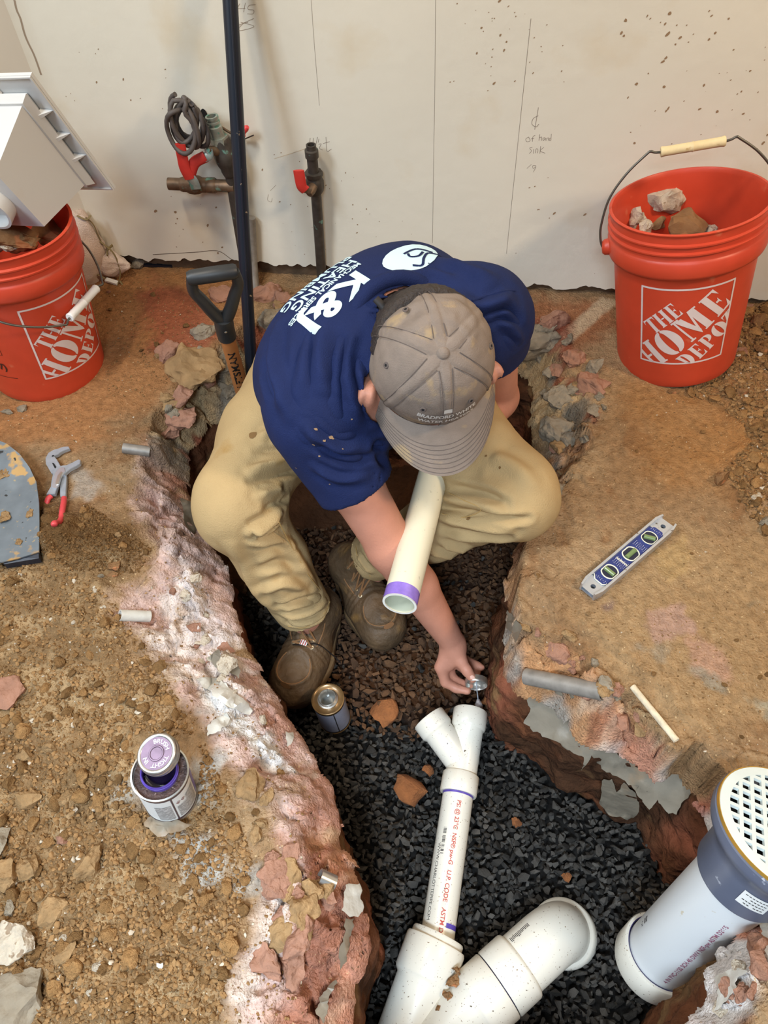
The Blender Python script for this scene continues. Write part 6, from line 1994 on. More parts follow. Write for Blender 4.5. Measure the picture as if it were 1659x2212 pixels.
# ------------------------------------------------------------------ smooth bodies: distance fields turned into one skin
class Field:
    def __init__(s, lo, hi, vox):
        s.lo = np.array(lo, float); s.vox = vox
        s.n = np.ceil((np.array(hi) - s.lo) / vox).astype(int) + 1
        s.F = np.full(s.n, .3, np.float32)

    def _sub(s, lo, hi, pad):
        a = np.clip(np.floor((np.array(lo) - pad - s.lo) / s.vox).astype(int), 0, s.n)
        b = np.clip(np.ceil((np.array(hi) + pad - s.lo) / s.vox).astype(int) + 1, 0, s.n)
        sl = tuple(slice(i, j) for i, j in zip(a, b))
        ax = [(s.lo[k] + s.vox * np.arange(a[k], b[k])).astype(np.float32) for k in range(3)]
        return sl, ax

    def _mix(s, sl, d, k):
        f = s.F[sl]
        if k <= 0:
            s.F[sl] = np.minimum(f, d)
        else:
            h = np.clip(.5 + .5 * (f - d) / k, 0, 1)
            s.F[sl] = f + (d - f) * h - k * h * (1 - h)

    def cap(s, a, b, ra, rb, k=.02, cut=None, sub=False):
        a, b = np.array(a, float), np.array(b, float)
        r = max(ra, rb)
        sl, ax = s._sub(np.minimum(a, b) - r, np.maximum(a, b) + r, k + .02)
        X, Y, Zz = np.meshgrid(*ax, indexing='ij', sparse=True)
        ba = b - a; L = float(ba @ ba) + 1e-12
        h = np.clip(((X - a[0]) * ba[0] + (Y - a[1]) * ba[1] + (Zz - a[2]) * ba[2]) / L, 0, 1)
        d = np.sqrt((X - a[0] - h * ba[0]) ** 2 + (Y - a[1] - h * ba[1]) ** 2 + (Zz - a[2] - h * ba[2]) ** 2) - (ra + (rb - ra) * h)
        if cut is not None:
            p, nn = np.array(cut[0]), np.array(cut[1])
            d = np.maximum(d, (X - p[0]) * nn[0] + (Y - p[1]) * nn[1] + (Zz - p[2]) * nn[2])
        if sub:
            s.F[sl] = np.maximum(s.F[sl], -d)
        else:
            s._mix(sl, d, k)
        return s

    def chain(s, pts_, rs, k=.012, join=.02):
        for i in range(len(pts_) - 1):
            s.cap(pts_[i], pts_[i + 1], rs[i], rs[i + 1], join if i == 0 else k)
        return s

    def ell(s, c, rad, axes, k=.02, cut=None, sub=False):
        c = np.array(c, float); A = np.array([np.array(v, float) / np.linalg.norm(v) for v in axes]); rad = np.array(rad, float)
        e = np.sqrt(((A.T * rad) ** 2).sum(1))
        sl, ax = s._sub(c - e, c + e, k + .02)
        X, Y, Zz = np.meshgrid(*ax, indexing='ij', sparse=True)
        q_ = [(X - c[0]) * v[0] + (Y - c[1]) * v[1] + (Zz - c[2]) * v[2] for v in A]
        k0 = np.sqrt(sum((t / r) ** 2 for t, r in zip(q_, rad)))
        k1 = np.sqrt(sum((t / (r * r)) ** 2 for t, r in zip(q_, rad))) + 1e-9
        d = k0 * (k0 - 1) / k1
        if cut is not None:
            p, nn = np.array(cut[0]), np.array(cut[1])
            d = np.maximum(d, (X - p[0]) * nn[0] + (Y - p[1]) * nn[1] + (Zz - p[2]) * nn[2])
        if sub:
            s.F[sl] = np.maximum(s.F[sl], -d)
        else:
            s._mix(sl, d, k)
        return s

    def clip(s, p, nn):
        sl = tuple(slice(0, n) for n in s.n)
        ax = [(s.lo[k] + s.vox * np.arange(s.n[k])).astype(np.float32) for k in range(3)]
        X, Y, Zz = np.meshgrid(*ax, indexing='ij', sparse=True)
        s.F = np.maximum(s.F, ((X - p[0]) * nn[0] + (Y - p[1]) * nn[1] + (Zz - p[2]) * nn[2]).astype(np.float32))
        return s

    def nets(s, relax=3):
        F = s.F
        neg = F < 0
        n = s.n
        act = np.zeros(n - 1, bool)
        first = neg[:-1, :-1, :-1]
        for o in np.ndindex(2, 2, 2):
            act |= neg[o[0]:n[0] - 1 + o[0], o[1]:n[1] - 1 + o[1], o[2]:n[2] - 1 + o[2]] != first
        I = np.argwhere(act)
        cor = {o: F[I[:, 0] + o[0], I[:, 1] + o[1], I[:, 2] + o[2]] for o in np.ndindex(2, 2, 2)}
        P = np.zeros((len(I), 3)); C = np.zeros(len(I))
        for o in np.ndindex(2, 2, 2):
            for k in range(3):
                if o[k] == 0:
                    o2 = list(o); o2[k] = 1; o2 = tuple(o2)
                    a, b = cor[o], cor[o2]
                    m = (a < 0) != (b < 0)
                    t = np.where(m, a / np.where(m, a - b, 1), 0)
                    v = np.zeros((len(I), 3)); v[:] = o; v[:, k] += t
                    P += np.where(m[:, None], v, 0); C += m
        P = s.lo + (I + P / C[:, None]) * s.vox
        idx = np.full(n - 1, -1, np.int64); idx[tuple(I.T)] = np.arange(len(I))
        Q = []
        for k in range(3):
            i, j = [(1, 2), (2, 0), (0, 1)][k]
            a = [slice(0, m) for m in n]; b = [slice(0, m) for m in n]
            a[k] = slice(0, n[k] - 1); b[k] = slice(1, n[k])
            ch = neg[tuple(a)] != neg[tuple(b)]
            E = np.argwhere(ch)
            E = E[(E[:, i] > 0) & (E[:, j] > 0) & (E[:, i] < n[i] - 1) & (E[:, j] < n[j] - 1)]
            if not len(E): continue
            def cell(di, dj):
                c = E.copy(); c[:, i] -= di; c[:, j] -= dj
                return idx[tuple(c.T)]
            quad = np.stack([cell(1, 1), cell(0, 1), cell(0, 0), cell(1, 0)], 1)
            flip = ~neg[tuple(E.T)]
            quad[flip] = quad[flip][:, ::-1]
            Q.append(quad)
        Q = np.concatenate(Q)
        Q = Q[(Q >= 0).all(1)]
        for _ in range(relax):
            S = np.zeros_like(P); c = np.zeros(len(P))
            for a in range(4):
                np.add.at(S, Q[:, a], P[Q[:, (a + 1) % 4]]); np.add.at(S, Q[:, a], P[Q[:, (a + 3) % 4]])
                np.add.at(c, Q[:, a], 2)
            P = .45 * P + .55 * S / np.maximum(c, 1)[:, None]
        return P, Q


def normals(P, Q):
    fn = np.cross(P[Q[:, 2]] - P[Q[:, 0]], P[Q[:, 3]] - P[Q[:, 1]])
    N_ = np.zeros_like(P)
    for a in range(4): np.add.at(N_, Q[:, a], fn)
    return N_ / (np.linalg.norm(N_, axis=1)[:, None] + 1e-12)


def bvh_of(P, Q): return BVHTree.FromPolygons([tuple(p) for p in P], [tuple(f) for f in Q])


def aim(b, px, py):
    d = Vector(ray(px, py)).normalized()
    r = b.ray_cast(Vector(_C), d)
    return r[0], r[1]


def crease(P, Q, folds):
    """folds: (pixel polyline, width, height) - cloth ridges (+) and furrows (-) along lines on the surface"""
    b = bvh_of(P, Q)
    N_ = normals(P, Q)
    for line, wd, am in folds:
        pts_ = [aim(b, x, y)[0] for x, y in line]
        pts_ = [np.array(p) for p in pts_ if p is not None]
        if len(pts_) < 2: continue
        pts_ = np.array([np.array(p) for p in bez(pts_, 4)])
        lo, hi = pts_.min(0) - 3 * wd, pts_.max(0) + 3 * wd
        m = np.where(((P > lo) & (P < hi)).all(1))[0]
        if not len(m): continue
        X = P[m]
        best = np.full(len(m), 9.); tt = np.zeros(len(m)); nseg = len(pts_) - 1
        for i in range(nseg):
            a, c = pts_[i], pts_[i + 1]
            e = c - a
            h = np.clip((X - a) @ e / (e @ e + 1e-12), 0, 1)
            d = np.linalg.norm(X - a - h[:, None] * e, axis=1)
            k = d < best
            best = np.where(k, d, best); tt = np.where(k, (i + h) / nseg, tt)
        taper = np.clip(np.sin(np.pi * np.clip(tt * .86 + .07, 0, 1)) * 1.5, 0, 1)
        P[m] += N_[m] * (2.0 * am * taper * (np.exp(-(best / wd) ** 2) - .45 * np.exp(-((best - 1.9 * wd) / (wd)) ** 2)))[:, None]
    return P


def cloth_mesh(name, P, Q, m):
    return grid_mesh(name, P, Q, None, m)


# ------------------------------------------------------------------ the person: crouched in the hole, leaning forward
V3 = lambda *a: np.array(a, float)
hipR, hipL = V3(-.165, 1.175, .085), V3(.045, 1.195, .085)
kneeR, kneeL = Z(512, 1088, .085), Z(1108, 1066, .075)
cufR, cufL = Z(660, 1320, -.228), Z(798, 1203, -.225)
toeR, heelR = Z(626, 1524, -.385), Z(704, 1350, -.385)
fdR = (toeR - heelR); fdR[2] = 0; fdR /= np.linalg.norm(fdR); lenR = min(.30, max(.25, float((toeR - cufR) @ fdR) + .075)); heelR = toeR - fdR * lenR
toeL, heelL = Z(846, 1398, -.385), Z(708, 1180, -.385)
fdL = (toeL - heelL); fdL[2] = 0; fdL /= np.linalg.norm(fdL); lenL = min(.30, max(.25, float((toeL - cufL) @ fdL) + .075)); heelL = toeL - fdL * lenL
ankR, ankL = heelR + fdR * .075 + V3(0, 0, .115), heelL + fdL * .075 + V3(0, 0, .115)
shR, shL = Z(682, 905, .27), Z(1050, 690, .355)
elR, wrR = Z(846, 1182, .02), Z(978, 1388, -.235)
elL = Z(1072, 858, .06)
capC = D(933, 776, 1.105)
hu = D(956, 764, .995) - capC; hu /= np.linalg.norm(hu)
hf = _R * 48 - _U * 250; hf -= hu * (hf @ hu); hf /= np.linalg.norm(hf)
hs = np.cross(hf, hu)                      # to his right (image left)
if (hs @ _R) > 0: hs = -hs
neckB = Z(842, 700, .36)
spine = neckB - (hipR + hipL) / 2; spine /= np.linalg.norm(spine)
sax = shL - shR; sax /= np.linalg.norm(sax)
bax = np.cross(sax, spine); bax /= np.linalg.norm(bax)
if bax @ V3(0, .5, 1) < 0: bax = -bax
spine = np.cross(bax, sax); spine *= np.sign(spine @ (neckB - hipR))
chest = (shR + shL) / 2 * .62 + ((hipR + hipL) / 2) * .38 + bax * .01

PERSON = thing('person', 'person in navy t-shirt, tan work trousers and taupe cap crouching in the trench', 'person', (hipR + hipL) / 2)

# pipe held under the cap brim, toward the viewer
pE, pT = D(863, 1305, 1.215), D(947, 985, 1.44)
pdv = (pT - pE) / np.linalg.norm(pT - pE)
pBack = pE + pdv * .47
pH = pE + pdv * .415                        # where the left hand holds it


def skin_body():
    f = Field((-.36, .58, -.44), (.42, 1.36, .56), .0036)
    # head
    f.ell(capC + hu * .006, (.078, .091, .100), (hs, hf, hu), .0)
    f.ell(capC - hu * .064 + hf * .016, (.068, .070, .072), (hs, hf, hu), .03)
    f.cap(capC - hu * .110 + hf * .055, capC - hu * .116 + hf * .072, .030, .022, .03)
    f.cap(capC - hu * .040 + hf * .098, capC - hu * .068 + hf * .112, .010, .015, .012)      # nose
    f.ell(capC - hu * .092 + hf * .088, (.024, .012, .008), (hs, hf, hu), .008)                # lips
    f.ell(capC - hu * .018 + hf * .080, (.05, .010, .010), (hs, hf, hu), .015)                 # brow
    for sg in (-1, 1):
        e = capC + hs * sg * (.103 if sg > 0 else .088) - hu * .020 + hf * .036
        f.cap(e, capC + hs * sg * .07 - hu * .03 + hf * .03,   .007, .012, .006)
        f.ell(e, (.010, .020, .031), (hs + sg * hf * -.25, hf, hu), .006)
        f.ell(e + hs * sg * .012 - hf * .004, (.010, .017, .027), (hs - sg * hf * .45, hf, hu), .004)
        f.ell(e + hs * sg * .021 + hf * .005, (.006, .008, .014), (hs, hf, hu), 0, None, True)
        f.ell(capC - hu * .034 + hf * .092 + hs * sg * .032, (.014, .012, .009), (hs, hf, hu), 0, None, True)
    f.cap(capC - hu * .075 - hf * .03, neckB, .062, .074, .03)
    # trunk, kept inside the clothes
    f.cap(shR * .8 + shL * .2, shL * .8 + shR * .2, .062, .062, .04)
    f.ell(chest, (.15, .17, .085), (sax, spine, bax), .04)
    f.cap(chest, (hipR + hipL) / 2, .10, .10, .05)
    f.cap(hipR, hipL, .09, .09, .04)
    for h_, k_, a_ in ((hipR, kneeR, cufR), (hipL, kneeL, cufL)):
        f.cap(h_, k_, .068, .052, .03); f.cap(k_, a_, .050, .036, .02); f.cap(a_, a_ - V3(0, 0, .06), .036, .034, .02)
    # right arm
    mid = elR * .45 + shR * .55
    f.cap(shR, mid, .055, .050, .03); f.cap(mid, elR, .050, .044, .02)
    fo = elR * .62 + wrR * .38
    f.cap(elR, fo, .045, .041, .02); f.cap(fo, wrR, .041, .026, .015)
    # right hand: back of the hand to the left, thumb above, fingers under the lid
    kn = [Z(952, 1441, -.276), Z(964, 1438, -.290), Z(982, 1430, -.298), Z(997, 1422, -.298)]
    for i, k_ in enumerate(kn):
        f.cap(wrR + (kn[i] - wrR) * .08, k_, .021, (.0128, .013, .0125, .0115)[i], .012)
    f.cap(Z(985, 1404, -.250), Z(970, 1432, -.272), .020, .016, .012)
    f.chain([Z(985, 1408, -.245), Z(996, 1428, -.256), Z(1009, 1449, -.268), Z(1021, 1466, -.279)], [.0165, .0125, .0112, .0095], .006, .010)
    f.chain([kn[0], Z(962, 1474, -.306), Z(985, 1487, -.314), Z(1010, 1493, -.312)], [.0128, .0108, .0098, .0082], .005, .006)
    f.chain([kn[1], Z(978, 1466, -.318), Z(998, 1478, -.324), Z(1016, 1484, -.320)], [.0128, .0108, .0098, .0082], .005, .006)
    f.chain([kn[2], Z(1004, 1446, -.322), Z(1020, 1450, -.328), Z(1032, 1454, -.326)], [.0122, .0102, .0092, .0078], .004, .006)
    f.chain([kn[3], Z(1018, 1432, -.318), Z(1031, 1437, -.324), Z(1041, 1442, -.324)], [.0112, .0095, .0085, .0072], .004, .006)
    # left arm and the hand round the pipe
    f.cap(shL, elL, .054, .045, .03)
    side_ = np.cross(pdv, V3(0, 0, 1)); side_ /= np.linalg.norm(side_)
    if side_ @ (elL - pH) < 0: side_ = -side_
    upv = np.cross(side_, pdv); upv *= np.sign(upv[2])
    wrL = pH + side_ * .085 + upv * .03 + pdv * .02
    f.cap(elL, wrL, .044, .027, .02)
    palm = pH + side_ * .045 + upv * .006
    f.cap(wrL, palm + pdv * .022, .024, .017, .015); f.cap(wrL, palm - pdv * .026, .024, .016, .015); f.cap(palm - pdv * .026, palm + pdv * .022, .016, .017, .012)
    for i, (dx, r) in enumerate([(-.033, .0098), (-.011, .0100), (.011, .0096), (.032, .0085)]):
        R_ = .0305 + r
        arc = [pH + pdv * dx + (side_ * math.cos(a) + upv * math.sin(a)) * R_ for a in np.linspace(math.radians(15), math.radians(190 - 12 * i), 6)]
        f.chain(arc, [r * 1.08, r * 1.05, r, r, r * .95, r * .86], .003, .006)
    R_ = .0305 + .010
    arc = [pH - pdv * (.036 + .004 * j) + (side_ * math.cos(a) - upv * math.sin(a)) * R_ for j, a in enumerate(np.linspace(math.radians(10), math.radians(120), 4))]
    f.chain(arc, [.013, .011, .0105, .009], .003, .006)
    return f.nets(2)


bP, bQ = skin_body()
obj('body', cloth_mesh('body', bP, bQ, M['skin']), PERSON, False)
# thumb nail
tp, tn = aim(bvh_of(bP, bQ), 1020, 1464)
if tp is not None:
    dirn = Vector(Z(1021, 1466, -.279) - Z(1009, 1449, -.268)).normalized()
    fr = frame(tp + tn * .0004 + dirn * .001, tn, dirn)
    g = G()
    n = 14
    rim_ = [fr @ Vector((.0068 * math.cos(2 * math.pi * k / n), .0052 * math.sin(2 * math.pi * k / n), -.0016 * abs(math.sin(2 * math.pi * k / n)))) for k in range(n)]
    g.add([fr @ Vector((0, 0, .0008))] + rim_, [(0, 1 + k, 1 + (k + 1) % n) for k in range(n)])
    obj('thumb_nail', g, PERSON, False, M['nail'])
for sg in (-1, 1):
    e = capC - hu * .034 + hf * .082 + hs * sg * .032
    obj('eye', G().lathe([(.0115 * math.sin(a), -.0115 * math.cos(a)) for a in np.linspace(0, math.pi, 9)], 14, frame(e, hf)), PERSON, False, M['paper'])

# hair under the cap
f = Field(capC - .17, capC + .17, .004)
f.ell(capC - hu * .014 - hf * .010, (.0945, .105, .102), (hs, hf, hu), 0)
f.ell(capC - hu * .072 - hf * .058 + hs * .016, (.086, .064, .068), (hs, hf, hu), .02)
for sg in (-1, 1): f.ell(capC - hu * .05 + hf * .034 + hs * sg * .083, (.008, .014, .034), (hs, hf, hu), .004)
f.ell(capC - hu * .10 + hf * .085, (.095, .075, .085), (hs, hf, hu), 0, None, True)
f.clip(capC + hu * .03, hu)
for sg in (-1, 1): f.ell(capC + hs * sg * .108 - hu * .022 + hf * .036, (.026, .023, .034), (hs, hf, hu), 0, None, True)
hP, hQ = f.nets(2)
hP = hP + normals(hP, hQ) * (.0035 * fbm3(hP * [1, 1, 1], 160, 3, 900))[:, None]
obj('hair', cloth_mesh('hair', hP, hQ, M['hair']), PERSON, False)

# shirt: hollow, open at sleeves, hem and collar
slR = shR + (elR - shR) * .49; dR = (elR - shR) / np.linalg.norm(elR - shR)
slL = shL + (elL - shL) * .24; dL = (elL - shL) / np.linalg.norm(elL - shL)
waist = (hipR + hipL) / 2 + spine * .02


def shirt(inset):
    f = Field((-.34, .62, -.02), (.42, 1.42, .56), .0040)
    i = inset
    f.ell(chest + spine * .045 + bax * .030 - sax * .02, (.205 - i, .175 - i, .145 - i), (sax, spine, bax), 0)
    f.ell(chest + sax * .07 + spine * .03 + bax * .052, (.15 - i, .13 - i, .128 - i), (sax, spine, bax), .05)
    f.cap(shR + sax * .03 + bax * .012, shL - sax * .03 + bax * .012, .088 - i, .086 - i, .06)
    f.cap(chest - sax * .07 - bax * .02, waist - sax * .085 + V3(0, -.01, .01), .128 - i, .118 - i, .05)
    f.cap(chest + sax * .06 - bax * .02, waist + sax * .075 + V3(0, -.01, .01), .128 - i, .118 - i, .05)
    f.cap(waist - sax * .11, waist + sax * .09, .105 - i, .105 - i, .05)
    f.cap(shR, slR + dR * (.06 if i else .03), .080 - i, .071 - i, .045, None if i else (slR, dR))
    f.cap(shL, slL + dL * (.06 if i else .03), .080 - i, .073 - i, .045, None if i else (slL, dL))
    f.cap(neckB - spine * .02 - bax * .01, neckB + (capC - neckB) * .22, .085 - i, .076 - i, .03, None if i else (neckB + (capC - neckB) * .15, (capC - neckB) / np.linalg.norm(capC - neckB)))
    if i:
        f.cap(neckB, neckB + (capC - neckB) * .6, .072, .068, .0)
        f.cap(waist - sax * .085, waist - sax * .085 - spine * .2, .11, .11, 0); f.cap(waist + sax * .075, waist + sax * .075 - spine * .2, .11, .11, 0)
    else:
        f.clip(waist - spine * .045, -spine)
        f.ell(capC - hu * .01 + hf * .055 + hs * .006, (.105, .108, .098), (hs, hf, hu), 0, None, True)
    return f


so = shirt(0); si = shirt(.0075)
so.F = np.maximum(so.F, -si.F)
sP, sQ = so.nets(3)
sP = sP + normals(sP, sQ) * (.006 * fbm3(sP, 9, 3, 910))[:, None]
SH_FOLDS = [([(1100, 640), (1070, 655), (1030, 662), (990, 640)], .010, .006), ([(1120, 690), (1085, 680), (1050, 690)], .010, -.006), ([(1125, 735), (1095, 700), (1070, 690)], .008, .005),
            ([(766, 720), (752, 770), (760, 840)], .008, .003), ([(735, 740), (728, 800), (740, 860)], .010, -.003),
            ([(600, 700), (590, 760), (600, 830), (625, 900)], .012, .005), ([(560, 740), (570, 790), (592, 850)], .010, -.005),
            ([(690, 960), (720, 985), (760, 995), (800, 985)], .008, -.005), ([(660, 920), (690, 950), (730, 970), (790, 960)], .010, .005), ([(680, 1010), (730, 1035), (790, 1030)], .008, .004),
            ([(830, 1000), (815, 960), (820, 900)], .009, -.006), ([(800, 900), (790, 850), (775, 790)], .012, -.006), ([(770, 900), (755, 850), (742, 800)], .012, .005),
            ([(960, 560), (1010, 580), (1060, 600)], .012, .004), ([(870, 600), (930, 590), (990, 600)], .010, .004), ([(700, 830), (690, 770), (700, 700)], .014, .004), ([(650, 850), (655, 790), (670, 730)], .014, -.004),
            ([(860, 940), (900, 930), (930, 940)], .01, -.006)]
sP = crease(sP, sQ, SH_FOLDS)
obj('shirt', cloth_mesh('shirt', sP, sQ, M['shirt']), PERSON, False)
s_bvh = bvh_of(sP, sQ)


def on_shirt(p0, ex, ey, n_, vf, lift=.0012):
    v, fc = vf
    out = []
    for x, y in v:
        o_ = p0 + ex * x + ey * y + n_ * .12
        r = s_bvh.ray_cast(o_, -n_)
        out.append((r[0] + r[1] * lift) if r[0] is not None else None)
    keep_ = [q_ for q_ in fc if all(out[i] is not None for i in q_)]
    keep_ = [q_ for q_ in keep_ if max((out[a] - out[b]).length for a in q_ for b in q_) < .2]
    out = [p if p is not None else Vector((0, 0, 0)) for p in out]
    return out, keep_


def dice(v, fc, step):
    xs_ = [p[0] for p in v]; ys_ = [p[1] for p in v]
    v, fc = cut_geo(v, fc, step, min(xs_), max(xs_))
    vv_ = [(y, x) for x, y in v]
    vv_, fc = cut_geo(vv_, fc, step, min(ys_), max(ys_))
    return [(y, x) for x, y in vv_], fc


k0_, k1_ = aim(s_bvh, 812, 590), aim(s_bvh, 660, 728)
km_ = aim(s_bvh, 735, 650)
if k0_[0] is None: k0_ = aim(s_bvh, 830, 610)
ex = (k1_[0] - k0_[0]); LT = ex.length; ex.normalize()
n_ = (k0_[1] + k1_[1] + km_[1]).normalized()
n_ = (n_ - ex * n_.dot(ex)).normalized()
ey = n_.cross(ex)
if ey.dot(Vector(hf)) < 0: ey = -ey
g = G()


def shirt_text(txt, size, cx, cy, bold, sx=1.):
    v, fc = text_geo(txt, size, bold)
    v = [(x * sx, y) for x, y in v]
    v, fc = dice(v, fc, .012)
    g.add(*on_shirt(k0_[0] + ex * cx + ey * cy, ex, ey, n_, (v, fc)))


shirt_text('K&J', LT * .40, LT * .52, -.010, LT * .013, 1.42)
shirt_text('MECHANICAL SERVICES', LT * .088, LT * .50, -LT * .27, .0004, 1.08)
shirt_text('HEATING', LT * .185, LT * .42, -LT * .39, LT * .004, 1.12)
shirt_text('PLUMBING', LT * .185, LT * .42, -LT * .56, LT * .004, 1.12)
pr_o = obj('back_print', g, PERSON, False, M['shirt_print'], 'pale blue lettering across the back of the shirt')
pr_o['kind'] = 'stuff'
g = G()
em = [(-LT * .46 + LT * .34 * math.cos(a) * (1 - .12 * math.sin(a)), LT * .04 + LT * .22 * math.sin(a)) for a in np.linspace(0, 2 * math.pi, 24, endpoint=False)]
em = [(x, y) for x, y in em]
v, fc = dice(em, [tuple(range(24))], .012)
g.add(*on_shirt(k0_[0], ex, ey, n_, (v, fc)))
pr_o = obj('back_emblem', g, PERSON, False, M['shirt_print'], 'pale blue round emblem above the lettering')
g = G()
for ln in ([(-.78, .10), (-.66, .02), (-.54, .08), (-.44, .16), (-.36, .10)], [(-.62, -.02), (-.52, .02), (-.44, -.02), (-.46, -.08)], [(-.72, .02), (-.60, -.10), (-.42, -.10)]):
    P_ = bez([Vector((x * LT, y * LT + .01, 0)) for x, y in ln], 5)
    for a, b in zip(P_[:-1], P_[1:]):
        d = (b - a).normalized(); s_ = Vector((-d.y, d.x, 0)) * .0022
        g.add(*on_shirt(k0_[0], ex, ey, n_, ([tuple((a - s_)[:2]), tuple((b - s_)[:2]), tuple((b + s_)[:2]), tuple((a + s_)[:2])], [(0, 1, 2, 3)]), .0018))
obj('emblem_lines', g, pr_o, False, M['shirt'])
nx_ = capC - neckB; nx_ = nx_ / np.linalg.norm(nx_)
fc_ = frame(neckB + nx_ * .034 + hs * .004, nx_, Vector(sax))
obj('collar', G().tube([fc_ @ Vector((.0865 * math.cos(a), .092 * math.sin(a), .006 * math.cos(2 * a))) for a in np.linspace(0, 2 * math.pi, 49)], .0125, 12, False), PERSON, False, M['shirt'])
# dried mud flecks on the sleeve
g = G()
for (x, y, r) in [(683, 928, .006), (715, 945, .008), (700, 952, .006), (678, 960, .006), (690, 985, .004), (760, 905, .004), (718, 948, .004), (640, 1010, .003), (712, 1045, .003), (740, 970, .003)]:
    p, n__ = aim(s_bvh, x, y)
    if p is None: continue
    fr = frame(p + n__ * .0012, n__)
    g.add([fr @ Vector((r * random.uniform(.3, .8) * math.cos(t_), r * random.uniform(.15, .5) * math.sin(t_), 0)) for t_ in [k * math.pi / 4.5 for k in range(9)]], [tuple(range(9))])
obj('mud_fleck', g, PERSON, False, M['splash'], 'dried mud flecks on the sleeve')['kind'] = 'stuff'


def seam(b, px, name, m, par, r=.0012, lift=.0006, n=6):
    pts_ = [aim(b, x, y) for x, y in px]
    pts_ = [p + k * lift for p, k in pts_ if p is not None]
    if len(pts_) > 1: return obj(name, G().tube(bez(pts_, n), r, 6), par, False, m)


seam(s_bvh, [(1112, 628), (1085, 630), (1050, 640), (1020, 650)], 'sleeve_seam', M['shirt'], PERSON, .0022, .0002)

# trousers
f = Field((-.46, .66, -.36), (.50, 1.42, .30), .0042)
f.ell((hipR + hipL) / 2 + V3(0, .02, .0), (.185, .135, .125), (sax * [1, 1, 0], V3(-sax[1], sax[0], 0), V3(0, 0, 1)), 0)
tkR = kneeR + V3(.006, 0, 0)
for h_, k_, c_ in ((hipR, kneeR, cufR), (hipL, kneeL, cufL)):
    m1 = h_ * .5 + k_ * .5
    f.cap(h_, m1, .104, .096, .05); f.cap(m1, k_, .096, .077, .03)
    f.cap(k_, k_ + (k_ - h_) * .03 + V3(0, -.004, -.004), .076, .074, .02)
    m2 = k_ * .5 + c_ * .5
    f.cap(k_, m2, .075, .066, .03)
    dcut = (c_ - k_) / np.linalg.norm(c_ - k_)
    f.cap(m2, c_ + dcut * .05, .066, .058, .03, (c_, dcut))
for h_, k_, c_ in ((hipR, kneeR, cufR), (hipL, kneeL, cufL)):
    dcut = (c_ - k_) / np.linalg.norm(c_ - k_)
    f.cap(c_ - dcut * .06, c_ + dcut * .08, .0535, .0530, 0, None, True)
tP, tQ = f.nets(3)
tP = tP + normals(tP, tQ) * (.007 * fbm3(tP, 11, 3, 920))[:, None]
TR_FOLDS = [([(640, 985), (590, 1000), (540, 1015)], .008, .006), ([(650, 1015), (600, 1028), (540, 1040)], .007, -.005), ([(655, 1040), (605, 1055), (560, 1070)], .008, .006), ([(670, 1062), (620, 1078), (575, 1098)], .007, -.005),
            ([(645, 955), (600, 968), (555, 975)], .007, -.004), ([(620, 900), (585, 930), (560, 945)], .009, .004), ([(660, 1075), (600, 1110), (560, 1140), (545, 1150)], .009, .008), ([(600, 1125), (570, 1146), (548, 1150)], .006, -.010),
            ([(548, 1175), (600, 1165), (625, 1180)], .009, .006), ([(560, 1230), (600, 1215), (640, 1220)], .010, -.005), ([(560, 1280), (610, 1262), (660, 1270)], .010, .005), ([(600, 1310), (640, 1300), (690, 1285)], .008, -.006), ([(612, 1330), (660, 1325), (702, 1300)], .008, .006), ([(620, 1345), (665, 1345), (706, 1320)], .006, -.004),
            ([(500, 1180), (540, 1260), (590, 1320)], .012, .004), ([(620, 1150), (650, 1220), (680, 1260)], .010, .004),
            ([(960, 1075), (1020, 1085), (1080, 1100)], .008, .007), ([(950, 1095), (1010, 1108), (1080, 1122), (1140, 1120)], .007, -.007), ([(945, 1115), (1010, 1130), (1100, 1145)], .009, .007), ([(960, 1145), (1030, 1158), (1100, 1162)], .008, -.006), ([(955, 1175), (1010, 1185), (1070, 1180)], .009, .006), ([(975, 1050), (1040, 1064), (1090, 1085)], .008, -.005),
            ([(1060, 985), (1100, 1000), (1150, 1040)], .014, .004), ([(890, 1000), (860, 1010), (835, 1030)], .008, -.006), ([(900, 1020), (860, 1035), (835, 1050)], .008, .006),
            ([(775, 1200), (800, 1235), (830, 1255)], .007, .005), ([(785, 1175), (810, 1205), (840, 1230)], .007, -.005), ([(930, 1190), (980, 1200), (1040, 1185)], .010, .005)]
tP = crease(tP, tQ, TR_FOLDS)
tr = obj('trousers', cloth_mesh('trousers', tP, tQ, M['pants']), PERSON, False)
t_bvh = bvh_of(tP, tQ)
seam(t_bvh, [(672, 1062), (640, 1120), (602, 1128), (630, 1180), (665, 1240), (692, 1275)], 'leg_seam', M['stitch'], tr, .0010, .0003)
seam(t_bvh, [(960, 1060), (1000, 1080), (1040, 1100), (1000, 1118), (955, 1110)], 'leg_seam', M['stitch'], tr, .0010, .0003)
for px in ([(622, 1352), (660, 1355), (700, 1325), (712, 1300)], [(770, 1160), (772, 1200), (800, 1245), (832, 1262)]):
    seam(t_bvh, px, 'hem_stitch', M['stitch'], tr, .0012, .0003)
g = G()
for (x, y, r) in [(1012, 1120, .005), (1080, 1010, .003), (1050, 985, .003), (545, 940, .010)]:
    p, n__ = aim(t_bvh, x, y)
    if p is None: continue
    fr = frame(p + n__ * .0008, n__)
    g.add([fr @ Vector((r * random.uniform(.6, 1.) * math.cos(t_), r * random.uniform(.6, 1.) * math.sin(t_), 0)) for t_ in [k * math.pi / 4.5 for k in range(9)]], [tuple(range(9))])
obj('stain', g, tr, False, mat('trouser_stain', srgb(120, 88, 48), .9), 'small dark stains on the trousers')['kind'] = 'stuff'


